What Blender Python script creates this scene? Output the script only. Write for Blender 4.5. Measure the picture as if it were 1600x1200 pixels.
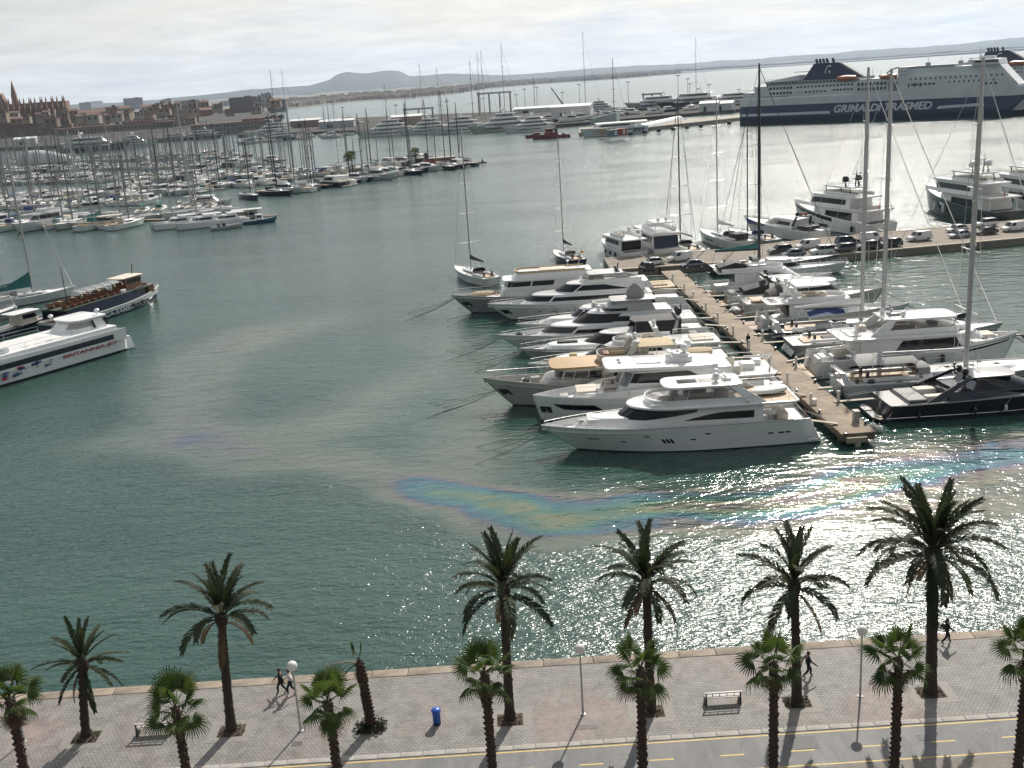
import bpy, bmesh, math, random
from mathutils import Vector, Matrix, noise as mnoise
R = math.radians
random.seed(7)
for o in list(bpy.data.objects): bpy.data.objects.remove(o)
S = bpy.context.scene
COL = S.collection
# ---------------------------------------------------------------- camera
CAM_H = 34.0                      # eye height above the promenade, m
WL = -1.2                         # water level
F = 1660.0                        # focal length in photo pixels (1600 wide)
PITCH, ROLL = R(16.0), R(3.75)
c_f = Vector((0, math.cos(PITCH), -math.sin(PITCH))); c_r0 = Vector((1, 0, 0)); c_u0 = c_r0.cross(c_f)
c_r = c_r0*math.cos(ROLL) - c_u0*math.sin(ROLL); c_u = c_u0*math.cos(ROLL) + c_r0*math.sin(ROLL)
CP = Vector((0, 0, CAM_H))
cd = bpy.data.cameras.new('camera'); cam = bpy.data.objects.new('camera', cd); COL.objects.link(cam)
cd.sensor_width = 36.0; cd.lens = 36.0*F/1600.0; cd.clip_start = 0.5; cd.clip_end = 80000
M = Matrix((c_r, c_u, -c_f)).transposed().to_4x4(); M.translation = CP
cam.matrix_world = M; S.camera = cam
def gp(x, y, z=0.0):
    """photo pixel -> point on the horizontal plane at height z"""
    d = c_f + c_r*((x-800)/F) - c_u*((y-600)/F); t = (z-CAM_H)/d.z
    return CP + d*t
def at_dist(x, y, dist):
    """photo pixel -> point at a horizontal distance"""
    d = c_f + c_r*((x-800)/F) - c_u*((y-600)/F); t = dist/math.hypot(d.x, d.y)
    return CP + d*t
# ---------------------------------------------------------------- light
SUN_AZ, SUN_EL = R(20.6), R(40.8)  # azimuth measured from +Y towards +X
w = bpy.data.worlds.new('World'); S.world = w; w.use_nodes = True
nt = w.node_tree; nt.nodes.clear(); N = nt.nodes.new; LK = nt.links.new
sky = N('ShaderNodeTexSky'); sky.sky_type = 'NISHITA'; sky.sun_disc = False
sky.sun_elevation = SUN_EL; sky.sun_rotation = SUN_AZ; sky.air_density = 1.2; sky.dust_density = 2.5; sky.altitude = 30
def math_node(t, op, a=None, b=None, clamp=False):
    n = t.nodes.new('ShaderNodeMath'); n.operation = op; n.use_clamp = clamp
    for i, v in enumerate((a, b)):
        if v is None: continue
        if isinstance(v, (int, float)): n.inputs[i].default_value = v
        else: t.links.new(v, n.inputs[i])
    return n.outputs[0]
tc = N('ShaderNodeTexCoord'); sep = N('ShaderNodeSeparateXYZ'); LK(tc.outputs['Generated'], sep.inputs[0])
zp = math_node(nt, 'MAXIMUM', sep.outputs[2], 0.0); zc = math_node(nt, 'ADD', zp, 0.11)
cx = math_node(nt, 'DIVIDE', sep.outputs[0], zc); cy = math_node(nt, 'DIVIDE', sep.outputs[1], zc)
comb = N('ShaderNodeCombineXYZ'); LK(cx, comb.inputs[0]); LK(cy, comb.inputs[1])
def sky_noise(scale, detail, rough, dist):
    n = N('ShaderNodeTexNoise'); n.inputs['Scale'].default_value = scale; n.inputs['Detail'].default_value = detail; n.inputs['Roughness'].default_value = rough; n.inputs['Distortion'].default_value = dist
    LK(comb.outputs[0], n.inputs['Vector']); return n.outputs['Fac']
def sky_ramp(src, stops):
    r = N('ShaderNodeValToRGB'); e = r.color_ramp.elements
    for e_, (p, c) in zip(e, stops): e_.position = p; e_.color = (*c, 1)
    LK(src, r.inputs[0]); return r.outputs[0]
def sky_mix(f, a, b):
    m = N('ShaderNodeMix'); m.data_type = 'RGBA'
    for k, v in (('Factor', f), ('A', a), ('B', b)):
        if isinstance(v, tuple): m.inputs[k].default_value = (*v, 1)
        else: LK(v, m.inputs[k])
    return m.outputs['Result']
# broken high cloud over a clear sky, melting into a pale haze towards the horizon
cloud_tone = sky_ramp(sky_noise(2.1, 7, .6, .3), [(.34, (4.8, 5.0, 5.1)), (.64, (8.8, 8.6, 8.2))])
cover = sky_ramp(sky_noise(.9, 7, .56, .5), [(.42, (.15,)*3), (.60, (.96,)*3)])
clouds = sky_mix(cover, sky.outputs[0], cloud_tone)
hzf = math_node(nt, 'POWER', 2.718, math_node(nt, 'MULTIPLY', zp, -8.0))
streak = sky_ramp(sky_noise(1.9, 8, .62, .5), [(.33, (8.0, 8.1, 8.1)), (.67, (11.0, 10.8, 10.4))])
skyc = sky_mix(hzf, clouds, streak)
# cloud and haze scatter forwards: the whole sky is brighter on the sun's side
vd = N('ShaderNodeVectorMath'); vd.operation = 'DOT_PRODUCT'; LK(tc.outputs['Generated'], vd.inputs[0]); vd.inputs[1].default_value = (math.sin(SUN_AZ)*math.cos(SUN_EL), math.cos(SUN_AZ)*math.cos(SUN_EL), math.sin(SUN_EL))
fwd = N('ShaderNodeMapRange'); fwd.interpolation_type = 'SMOOTHSTEP'; fwd.inputs['From Min'].default_value = -.9; fwd.inputs['From Max'].default_value = .8; fwd.inputs['To Min'].default_value = .36; fwd.inputs['To Max'].default_value = 1.04; LK(vd.outputs['Value'], fwd.inputs[0])
scm = N('ShaderNodeVectorMath'); scm.operation = 'SCALE'; LK(skyc, scm.inputs[0]); LK(fwd.outputs[0], scm.inputs['Scale']); skyc = scm.outputs[0]
bg = N('ShaderNodeBackground'); bg.inputs['Strength'].default_value = 0.10
out = N('ShaderNodeOutputWorld'); LK(skyc, bg.inputs[0]); LK(bg.outputs[0], out.inputs[0])
sd = bpy.data.lights.new('sun', 'SUN'); sd.energy = 5.0; sd.angle = R(0.55); sd.color = (1.0, 0.945, 0.86)
sun = bpy.data.objects.new('sun', sd); COL.objects.link(sun)
sv = Vector((math.sin(SUN_AZ)*math.cos(SUN_EL), math.cos(SUN_AZ)*math.cos(SUN_EL), math.sin(SUN_EL)))
sun.rotation_euler = sv.to_track_quat('Z', 'Y').to_euler(); sun.location = (20, 40, 120)
vs = S.view_settings; vs.view_transform = 'Standard'; vs.look = 'None'; vs.gamma = 1.0; vs.exposure = 0.0; vs.use_curve_mapping = False
S.cycles.max_bounces = 6; S.cycles.diffuse_bounces = 2; S.cycles.glossy_bounces = 3; S.cycles.transmission_bounces = 4; S.cycles.transparent_max_bounces = 8; S.cycles.volume_bounces = 0
S.cycles.caustics_reflective = False; S.cycles.caustics_refractive = False
# ---------------------------------------------------------------- materials
MATS = {}
def mat(name, col=(.8,.8,.8), rough=.5, metal=0., var=.0, vscale=3., bump=0., bscale=40., coat=0., col2=None, alpha=1., trans=0., emit=None, spec=.5, stretch=None, coords='Object', detail=4):
    if name in MATS: return MATS[name]
    m = bpy.data.materials.new(name); m.use_nodes = True; t = m.node_tree; b = t.nodes['Principled BSDF']
    b.inputs['Base Color'].default_value = (*col, 1); b.inputs['Roughness'].default_value = rough; b.inputs['Metallic'].default_value = metal
    b.inputs['Coat Weight'].default_value = coat; b.inputs['Coat Roughness'].default_value = .06; b.inputs['Alpha'].default_value = alpha
    b.inputs['Transmission Weight'].default_value = trans; b.inputs['Specular IOR Level'].default_value = spec
    if var or bump or col2:
        tcn = t.nodes.new('ShaderNodeTexCoord'); vec = tcn.outputs[coords]
        if stretch:
            mp = t.nodes.new('ShaderNodeMapping'); mp.inputs['Scale'].default_value = stretch; t.links.new(vec, mp.inputs[0]); vec = mp.outputs[0]
    if var or col2:
        c2 = col2 or tuple(max(0, c*(1-var)) for c in col); c1 = col if col2 else tuple(min(1, c*(1+var*.5)) for c in col)
        nz = t.nodes.new('ShaderNodeTexNoise'); nz.inputs['Scale'].default_value = vscale; nz.inputs['Detail'].default_value = detail; nz.inputs['Roughness'].default_value = .62; t.links.new(vec, nz.inputs['Vector'])
        rp = t.nodes.new('ShaderNodeValToRGB'); rp.color_ramp.elements[0].position = .32; rp.color_ramp.elements[1].position = .68
        rp.color_ramp.elements[0].color = (*c2, 1); rp.color_ramp.elements[1].color = (*c1, 1); t.links.new(nz.outputs['Fac'], rp.inputs[0]); t.links.new(rp.outputs[0], b.inputs['Base Color'])
        rr = t.nodes.new('ShaderNodeMapRange'); rr.inputs['To Min'].default_value = max(0, rough-.08); rr.inputs['To Max'].default_value = min(1, rough+.1); t.links.new(nz.outputs['Fac'], rr.inputs[0]); t.links.new(rr.outputs[0], b.inputs['Roughness'])
    if bump:
        nb = t.nodes.new('ShaderNodeTexNoise'); nb.inputs['Scale'].default_value = bscale; nb.inputs['Detail'].default_value = 3; t.links.new(vec, nb.inputs['Vector'])
        bn = t.nodes.new('ShaderNodeBump'); bn.inputs['Strength'].default_value = bump; bn.inputs['Distance'].default_value = .03; t.links.new(nb.outputs['Fac'], bn.inputs['Height']); t.links.new(bn.outputs[0], b.inputs['Normal'])
    if emit: b.inputs['Emission Color'].default_value = (*emit, 1); b.inputs['Emission Strength'].default_value = 1.
    MATS[name] = m; return m
white = mat('gelcoat_white', (.80,.80,.78), .22, var=.06, vscale=.6, coat=.5)
whitedeck = mat('deck_white', (.78,.775,.75), .5, var=.08, vscale=2.)
cream = mat('cream_cushion', (.66,.60,.50), .75, var=.12, vscale=3.)
beige = mat('beige_canvas', (.50,.40,.25), .8, var=.15, vscale=2.)
teak = mat('teak_deck', (.44,.31,.18), .6, var=.25, vscale=5., stretch=(.4,6,1))
greydeck = mat('grey_deck', (.36,.35,.33), .6, var=.15, vscale=3)
glass = mat('tinted_glass', (.006,.008,.011), .05, spec=.45, var=.3, vscale=.4)
clearglass = mat('smoked_windscreen', (.16,.14,.12), .06, alpha=.55)
chrome = mat('stainless_steel', (.62,.62,.62), .18, metal=1., var=.08)
boot = mat('antifoul_black', (.012,.013,.016), .5, var=.4)
navy = mat('hull_navy', (.012,.020,.045), .15, var=.3, vscale=.7, coat=.6)
blackh = mat('hull_black', (.008,.009,.014), .10, coat=.8, var=.3, vscale=.6)
greyh = mat('hull_grey', (.36,.37,.36), .25, var=.1, vscale=.7, coat=.4)
putty = mat('hull_putty', (.50,.49,.44), .28, var=.1, vscale=.7, coat=.4)
greenh = mat('hull_dark_green', (.030,.050,.048), .2, var=.2, coat=.5)
black = mat('black_canvas', (.016,.016,.018), .7, var=.3)
blackp = mat('black_paint', (.014,.014,.015), .35, var=.3)
silverm = mat('alloy_mast', (.46,.46,.45), .38, metal=.35, var=.12, vscale=2)
carbonm = mat('carbon_mast', (.018,.018,.02), .32, var=.3)
rope = mat('mooring_rope', (.10,.09,.075), .9, var=.3)
bluecv = mat('blue_canvas', (.022,.05,.16), .8, var=.2)
greencv = mat('green_canvas', (.03,.16,.15), .8, var=.2)
greycv = mat('grey_canvas', (.30,.30,.29), .85, var=.15)
red = mat('red_paint', (.42,.04,.035), .4, var=.2)
orange = mat('orange_paint', (.55,.16,.05), .4, var=.2)
rubber = mat('rubber_black', (.015,.015,.015), .75, var=.3)
tubegrey = mat('inflatable_grey', (.42,.42,.41), .55, var=.1)
wood = mat('varnished_wood', (.23,.085,.028), .3, var=.35, vscale=4, stretch=(.5,4,4), coat=.4)
woodl = mat('pale_wood', (.42,.27,.12), .55, var=.25, vscale=5, stretch=(.5,5,1))
flagr = mat('flag_red', (.5,.02,.02), .8)
# ---------------------------------------------------------------- mesh helper
class MB:
    def __init__(s): s.v = []; s.f = []; s.m = []
    def add(s, vs, fs, mi=0):
        o = len(s.v); s.v.extend([tuple(v) for v in vs]); s.f.extend([tuple(i+o for i in f) for f in fs]); s.m.extend([mi]*len(fs)); return s
    def grid(s, P, mi=0, wrap=False):
        nu, nv = len(P), len(P[0]); vs = [p for r in P for p in r]; fs = []
        for i in range(nu if wrap else nu-1):
            for j in range(nv-1):
                a = i*nv+j; b = ((i+1) % nu)*nv+j; fs.append((a, b, b+1, a+1))
        return s.add(vs, fs, mi)
    def loft(s, rings, mi=0, cap0=True, cap1=True):
        n = len(rings[0]); vs = [p for r in rings for p in r]; fs = []
        for i in range(len(rings)-1):
            for j in range(n):
                k = (j+1) % n; fs.append((i*n+j, i*n+k, (i+1)*n+k, (i+1)*n+j))
        if cap0: fs.append(tuple(range(n-1, -1, -1)))
        if cap1: fs.append(tuple((len(rings)-1)*n+j for j in range(n)))
        return s.add(vs, fs, mi)
    def box(s, c, d, rz=0., mi=0, taper=1., shx=0.):
        x, y, z = d[0]/2, d[1]/2, d[2]/2; cs, sn = math.cos(rz), math.sin(rz); vs = []
        for k, t in ((-1, 1.), (1, taper)):
            for (a, b) in ((-1,-1),(1,-1),(1,1),(-1,1)):
                px, py = a*x*t + (shx if k > 0 else 0), b*y*t; vs.append((c[0]+px*cs-py*sn, c[1]+px*sn+py*cs, c[2]+k*z))
        return s.add(vs, [(3,2,1,0),(4,5,6,7),(0,1,5,4),(1,2,6,5),(2,3,7,6),(3,0,4,7)], mi)
    def rbox(s, c, d, r=.08, rz=0., mi=0):
        """box with a rounded plan and softened top edge"""
        x, y, z = d[0]/2, d[1]/2, d[2]/2; r = min(r, x*.9, y*.9, z*1.8); out = []
        def ring(ins, h):
            pts = []
            for (sx, sy, a0) in ((1,1,0),(-1,1,90),(-1,-1,180),(1,-1,270)):
                for a in (0, 45, 90):
                    aa = R(a0+a); px = sx*(x-r)+ (r-ins)*math.cos(aa); py = sy*(y-r)+(r-ins)*math.sin(aa)
                    pts.append((c[0]+px*math.cos(rz)-py*math.sin(rz), c[1]+px*math.sin(rz)+py*math.cos(rz), c[2]+h))
            return pts
        return s.loft([ring(0,-z), ring(0, z-r*.6), ring(r*.25, z-r*.15), ring(r*.7, z)], mi)
    def tube(s, pts, r, n=6, r2=None, mi=0, cap=True):
        pts = [Vector(p) for p in pts]; rings = []; m = len(pts)
        for i, p in enumerate(pts):
            d = (pts[min(i+1, m-1)] - pts[max(i-1, 0)]); d = d.normalized() if d.length > 1e-9 else Vector((0,0,1))
            up = Vector((0,0,1)) if abs(d.z) < .95 else Vector((1,0,0)); a = d.cross(up).normalized(); b = d.cross(a)
            rr = r if r2 is None else r+(r2-r)*i/max(1, m-1)
            rings.append([p+(a*math.cos(2*math.pi*k/n)+b*math.sin(2*math.pi*k/n))*rr for k in range(n)])
        return s.loft(rings, mi, cap, cap)
    def lathe(s, prof, c=(0,0,0), n=12, mi=0):
        rings = [[(c[0]+r*math.cos(2*math.pi*k/n), c[1]+r*math.sin(2*math.pi*k/n), c[2]+z) for k in range(n)] for r, z in prof]
        return s.loft(rings, mi)
    def ball(s, c, r, n=10, mi=0, sz=1., m=6):
        return s.lathe([(max(1e-3, r*math.sin(math.pi*i/m)), -r*sz*math.cos(math.pi*i/m)) for i in range(m+1)], c, n, mi)
    def prism(s, outl, z0, z1, mi=0, soft=0.):
        if soft:
            cx = sum(p[0] for p in outl)/len(outl); cy = sum(p[1] for p in outl)/len(outl)
            def sc(k, z):
                o = []
                for p in outl:
                    dx, dy = p[0]-cx, p[1]-cy; l = math.hypot(dx, dy) or 1; o.append((cx+dx*(1-k/l), cy+dy*(1-k/l), z))
                return o
            return s.loft([sc(soft*.6, z0), sc(0, z0+soft*.5), sc(0, z1-soft*.6), sc(soft*.4, z1-soft*.15), sc(soft*1.3, z1)], mi)
        return s.loft([[(p[0], p[1], z) for p in outl] for z in (z0, z1)], mi)
    def mirror(s):
        o = len(s.v); nf = len(s.f); s.v.extend([(x, -y, z) for x, y, z in s.v]); s.f.extend([tuple(o+i for i in reversed(f)) for f in s.f[:nf]]); s.m.extend(s.m[:nf]); return s
    def mesh(s, name, mats, smooth=38, recalc=True):
        me = bpy.data.meshes.new(name); me.from_pydata(s.v, [], s.f)
        for m in (mats if isinstance(mats, (list, tuple)) else [mats]): me.materials.append(m)
        if any(s.m): me.polygons.foreach_set('material_index', s.m)
        if recalc:
            bm = bmesh.new(); bm.from_mesh(me); bmesh.ops.recalc_face_normals(bm, faces=bm.faces); bm.to_mesh(me); bm.free()
        if smooth:
            me.polygons.foreach_set('use_smooth', [True]*len(me.polygons)); me.set_sharp_from_angle(angle=R(smooth))
        me.update(); return me
    def build(s, name, mats, parent=None, smooth=38, loc=None, rz=0., **kw):
        return obj(name, s.mesh(name, mats, smooth), parent, loc, rz, **kw)
def obj(name, me, parent=None, loc=None, rz=0., label=None, cat=None, group=None, kind=None):
    o = bpy.data.objects.new(name, me); COL.objects.link(o)
    if parent: o.parent = parent
    if loc is not None: o.location = loc
    if rz: o.rotation_euler.z = rz
    return tag(o, label, cat, group, kind)
def tag(o, label=None, cat=None, group=None, kind=None):
    for k, v in (('label', label), ('category', cat), ('group', group), ('kind', kind)):
        if v: o[k] = v
    return o
def empty(name, loc=(0,0,0), rz=0., label=None, cat=None, group=None):
    return obj(name, None, None, loc, rz, label, cat, group)
KIDS = {}
def copy_tree(src, loc=None, rz=None, label=None, group=None, scale=None, parent=None):
    c = src.copy(); COL.objects.link(c)
    if parent is not None: c.parent = parent
    if loc is not None: c.location = loc
    if rz is not None: c.rotation_euler = (0, 0, rz)
    if scale is not None: c.scale = (scale,)*3 if isinstance(scale, (int, float)) else scale
    if label: c['label'] = label
    if group: c['group'] = group
    if src.name not in KIDS: KIDS[src.name] = list(src.children)
    for ch in KIDS[src.name]: copy_tree(ch, parent=c)
    return c
def text_mesh(txt, size, extrude=.0, shear=0., bold=0.):
    cu = bpy.data.curves.new('lettering', 'FONT'); cu.body = txt; cu.size = size; cu.extrude = extrude; cu.shear = shear; cu.offset = bold; cu.resolution_u = 3
    ob = bpy.data.objects.new('lettering_tmp', cu); COL.objects.link(ob); bpy.context.view_layer.update()
    me = bpy.data.meshes.new_from_object(ob.evaluated_get(bpy.context.evaluated_depsgraph_get())); bpy.data.objects.remove(ob); return me
def lerp(a, b, t): return a+(b-a)*t
def clamp(x, a=0., b=1.): return max(a, min(b, x))
# ================================================================ the setting
def shader(name):
    m = bpy.data.materials.new(name); m.use_nodes = True; t = m.node_tree; return m, t, t.nodes['Principled BSDF']
def nd(t, typ, **kw):
    n = t.nodes.new(typ)
    for k, v in kw.items():
        if k in n.inputs: n.inputs[k].default_value = v
        else: setattr(n, k, v)
    return n
def ramp(t, src, stops):
    r = t.nodes.new('ShaderNodeValToRGB'); el = r.color_ramp.elements
    while len(el) < len(stops): el.new(.5)
    for e_, (p, c) in zip(el, stops): e_.position = p; e_.color = (*c, 1) if len(c) == 3 else c
    t.links.new(src, r.inputs[0]); return r.outputs[0]
def mixc(t, fac, a, b, mode='MIX'):
    n = t.nodes.new('ShaderNodeMix'); n.data_type = 'RGBA'; n.blend_type = mode
    for k, v in (('Factor', fac), ('A', a), ('B', b)):
        if isinstance(v, (int, float)): n.inputs[k].default_value = v
        elif isinstance(v, tuple): n.inputs[k].default_value = (*v, 1)
        else: t.links.new(v, n.inputs[k])
    return n.outputs['Result']
# ---- water: one sheet, finer where the oil film drifts
def smooth01(a, b, x):
    t = clamp((x-a)/(b-a)); return t*t*(3-2*t)
OIL = []   # (world polyline, half widths, peak thickness)
for pts in ([((1700,700),5.5,.62),((1500,722),6.5,.66),((1380,742),6.4,.82),((1270,775),6.0,.98),((1150,795),5.2,.92),((1000,800),4.8,.84),((880,808),4.8,.86),((760,795),4.8,.84),((690,772),4.0,.74),((600,745),4.0,.42),((500,715),4.5,.38),((400,705),6.5,.40),((300,680),7.5,.52),((200,690),7.0,.34)],
            [((300,680),5,.40),((290,610),7,.34),((320,560),9,.34),((400,525),9,.42),((480,505),9,.28)],
            [((690,520),6,.20),((770,600),5,.24),((740,680),6,.30),((690,760),6,.34)],
            [((1600,780),3.4,.36),((1450,800),3.6,.40),((1300,822),3.2,.34),((1100,828),3.0,.44),((980,822),2.6,.66),((860,838),2.4,.36),((760,820),2.2,.42)],
            [((690,570),5,.22),((560,640),7,.26),((420,690),8,.36)]):
    OIL.append([(gp(p[0], p[1], WL), wd*1.18, pk) for p, wd, pk in pts])
def oil_at(x, y):
    wx = x + 1.8*mnoise.noise((x*.11, y*.13, 3.1)) + .8*mnoise.noise((x*.3, y*.35, 9.)); wy = y + 2.2*mnoise.noise((x*.1, y*.12, 7.7)) + .9*mnoise.noise((x*.28, y*.33, 1.))
    best = 0.
    for line in OIL:
        for (a, wa, pa), (b, wb, pb) in zip(line, line[1:]):
            dx, dy = b.x-a.x, b.y-a.y; l2 = dx*dx+dy*dy; t = clamp(((wx-a.x)*dx+(wy-a.y)*dy)/l2)
            d = math.hypot(wx-a.x-dx*t, (wy-a.y-dy*t)); v = lerp(pa, pb, t)*clamp(1.08-(d/lerp(wa, wb, t))**1.25)
            best = max(best, v)
    return best
def span(a, b, st): n = max(1, round((b-a)/st)); return [a+(b-a)*i/n for i in range(n)]
xs = [-30000,-12000,-5000,-2000,-900,-500,-300,-180] + span(-110,-70,4) + span(-70,70,.9) + span(70,110,4) + [110,180,300,500,900,2000,5000,12000,30000]
ys = [30, 45] + span(56, 120, .8) + span(120, 190, 1.6) + [190,220,280,380,520,700,1000,1500,2500,4000,7000,12000,20000,40000]
wb = MB(); wb.grid([[(x, y, WL) for y in ys] for x in xs])
wme = wb.mesh('water', MATS['gelcoat_white'], smooth=0, recalc=False)
at = wme.attributes.new('oil_film', 'FLOAT', 'POINT')
at.data.foreach_set('value', [oil_at(x, y) if (-75 < x < 75 and 57 < y < 189) else 0. for x in xs for y in ys])
at = wme.attributes.new('shelter', 'FLOAT', 'POINT')   # lee of the moored yachts and of the film: fewer small ripples
def lee(x, y):
    k = smooth01(-34, 4, x)*smooth01(80, 92, y+1.2*mnoise.noise((x*.06, y*.06, 2.)))*(1-smooth01(182, 205, y)); o_ = smooth01(.06, .3, oil_at(x, y)) if 57 < y < 189 and abs(x) < 75 else 0.
    return clamp(max(.92*k, .85*o_, .35*(1-smooth01(-20, 10, x))))
at.data.foreach_set('value', [lee(x, y) if y < 300 else 0. for x in xs for y in ys])
m, t, b = shader('sea_water'); L_ = t.links.new
tcw = nd(t, 'ShaderNodeTexCoord').outputs['Object']
def wave(scale, sx, sy, rot, dist, strength, prev, detail=3, rough=.55, distort=.6, lull=None):
    mp = nd(t, 'ShaderNodeMapping'); mp.inputs['Scale'].default_value = (sx, sy, 1); mp.inputs['Rotation'].default_value = (0, 0, R(rot)); L_(tcw, mp.inputs[0])
    nz = nd(t, 'ShaderNodeTexNoise', Scale=scale, Detail=detail, Roughness=rough, Distortion=distort); L_(mp.outputs[0], nz.inputs['Vector'])
    bp = nd(t, 'ShaderNodeBump', Strength=strength, Distance=dist); L_(nz.outputs['Fac'], bp.inputs['Height'])
    if lull is not None: L_(math_node(t, 'MULTIPLY', lull, strength), bp.inputs['Strength'])
    if prev is not None: L_(prev, bp.inputs['Normal'])
    return bp.outputs[0]
attr = nd(t, 'ShaderNodeAttribute'); attr.attribute_name = 'oil_film'
sat = nd(t, 'ShaderNodeAttribute'); sat.attribute_name = 'shelter'; lull = math_node(t, 'SUBTRACT', 1., math_node(t, 'MULTIPLY', sat.outputs['Fac'], .72)); lull2 = math_node(t, 'SUBTRACT', 1., math_node(t, 'MULTIPLY', sat.outputs['Fac'], .86))
n0 = wave(.06, 1, 1.6, 8, 1.0, .25, None, 2)
n1w = wave(.55, .55, 1.25, 12, .36, .60, n0, 3)
nfilm = wave(1.4, .6, 1.2, -6, .10, .45, wave(.55, .55, 1.25, 12, .30, .42, n0, 3), 2)
n2b = wave(1.6, .6, 1.2, -6, .24, .75, n1w, 3, lull=lull)
n2w = wave(4.6, .7, 1.2, 20, .09, .70, n2b, 2, lull=lull2)
# ruffled and slick areas
slick = nd(t, 'ShaderNodeTexNoise', Scale=.022, Detail=4, Roughness=.6, Distortion=1.2); mps = nd(t, 'ShaderNodeMapping'); mps.inputs['Scale'].default_value = (.5, 1.4, 1); L_(tcw, mps.inputs[0]); L_(mps.outputs[0], slick.inputs['Vector'])
rrough = nd(t, 'ShaderNodeMapRange'); rrough.inputs['From Min'].default_value = .35; rrough.inputs['From Max'].default_value = .65; rrough.inputs['To Min'].default_value = .15; rrough.inputs['To Max'].default_value = .23; L_(slick.outputs['Fac'], rrough.inputs[0])
b.inputs['IOR'].default_value = 1.52; L_(math_node(t, 'MULTIPLY', rrough.outputs[0], math_node(t, 'SUBTRACT', 1., math_node(t, 'MULTIPLY', sat.outputs['Fac'], .6))), b.inputs['Roughness']); L_(n2w, b.inputs['Normal'])
body = ramp(t, slick.outputs['Fac'], [(.35, (.015,.052,.040)), (.65, (.025,.070,.054))]); L_(body, b.inputs['Base Color'])
# oil film: interference colours by thickness
fz = nd(t, 'ShaderNodeTexNoise', Scale=.16, Detail=5, Roughness=.6, Distortion=1.5); mpo = nd(t, 'ShaderNodeMapping'); mpo.inputs['Scale'].default_value = (.55, 1.5, 1); mpo.inputs['Rotation'].default_value = (0, 0, R(-8)); L_(tcw, mpo.inputs[0]); L_(mpo.outputs[0], fz.inputs['Vector'])
fo = math_node(t, 'SUBTRACT', fz.outputs['Fac'], .5); fo = math_node(t, 'MULTIPLY', fo, .44); thick = math_node(t, 'ADD', attr.outputs['Fac'], fo)
film = ramp(t, thick, [(0., (.60,.58,.50)), (.30, (.62,.57,.44)), (.44, (.58,.47,.40)), (.52, (.46,.34,.46)), (.59, (.20,.33,.56)), (.69, (.16,.46,.56)), (.78, (.30,.54,.42)), (.87, (.58,.57,.32)), (.94, (.58,.36,.38)), (1., (.30,.40,.60))])
mask = math_node(t, 'MULTIPLY', attr.outputs['Fac'], 2.5, clamp=True); mk2 = nd(t, 'ShaderNodeMapRange'); mk2.inputs['From Min'].default_value = .25; mk2.inputs['From Max'].default_value = .7; mk2.inputs['To Min'].default_value = .35; mk2.inputs['To Max'].default_value = 1.
L_(fz.outputs['Fac'], mk2.inputs[0]); mask = math_node(t, 'MULTIPLY', mask, mk2.outputs[0]); mask = math_node(t, 'MULTIPLY', mask, .38)
gl = nd(t, 'ShaderNodeBsdfGlossy', Roughness=.13); L_(film, gl.inputs['Color']); L_(nfilm, gl.inputs['Normal'])
ms = nd(t, 'ShaderNodeMixShader'); L_(mask, ms.inputs[0]); L_(b.outputs[0], ms.inputs[1]); L_(gl.outputs[0], ms.inputs[2]); L_(ms.outputs[0], t.nodes['Material Output'].inputs[0])
wme.materials.clear(); wme.materials.append(m)
obj('water', wme, kind='structure', label='green harbour water with drifting iridescent oil film')
# ---- promenade
m, t, b = shader('paving_tiles'); L_ = t.links.new; tco = nd(t, 'ShaderNodeTexCoord').outputs['Object']
mp = nd(t, 'ShaderNodeMapping'); mp.inputs['Rotation'].default_value = (0, 0, R(2)); L_(tco, mp.inputs[0])
bk = nd(t, 'ShaderNodeTexBrick', Scale=1.0); bk.inputs['Brick Width'].default_value = .24; bk.inputs['Row Height'].default_value = .17; bk.inputs['Mortar Size'].default_value = .018; bk.inputs['Mortar Smooth'].default_value = .3; bk.offset = .5
bk.inputs['Color1'].default_value = (.285,.278,.263,1); bk.inputs['Color2'].default_value = (.245,.238,.225,1); bk.inputs['Mortar'].default_value = (.125,.118,.108,1); L_(mp.outputs[0], bk.inputs['Vector'])
big = nd(t, 'ShaderNodeTexNoise', Scale=.16, Detail=5, Roughness=.6, Distortion=.8); L_(tco, big.inputs['Vector'])
pink = ramp(t, big.outputs['Fac'], [(.50, (0,0,0)), (.66, (1,1,1))]); c1 = mixc(t, pink, bk.outputs['Color'], (.34,.235,.21)); c1 = mixc(t, .42, bk.outputs['Color'], c1)
med = nd(t, 'ShaderNodeTexNoise', Scale=1.1, Detail=6, Roughness=.7); L_(tco, med.inputs['Vector']); dirt = ramp(t, med.outputs['Fac'], [(.28, (.70,.69,.67)), (.62, (1.06,1.06,1.06))]); c1 = mixc(t, 1., c1, dirt, 'MULTIPLY')
st1 = nd(t, 'ShaderNodeTexNoise', Scale=.42, Detail=8, Roughness=.72, Distortion=1.6); L_(tco, st1.inputs['Vector']); c1 = mixc(t, 1., c1, ramp(t, st1.outputs['Fac'], [(.36, (.80,.79,.78)), (.50, (1.,1.,1.)), (.70, (1.08,1.07,1.05))]), 'MULTIPLY')
spt = nd(t, 'ShaderNodeTexVoronoi', Scale=1.9); L_(tco, spt.inputs['Vector']); c1 = mixc(t, 1., c1, ramp(t, spt.outputs['Distance'], [(.035, (.45,.43,.41)), (.075, (1.,1.,1.))]), 'MULTIPLY'); L_(c1, b.inputs['Base Color'])
b.inputs['Roughness'].default_value = .66; b.inputs['Specular IOR Level'].default_value = .25; bp = nd(t, 'ShaderNodeBump', Strength=.55, Distance=.02); L_(bk.outputs['Fac'], bp.inputs['Height']); bp.invert = True; L_(bp.outputs[0], b.inputs['Normal'])
paving = m
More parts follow.
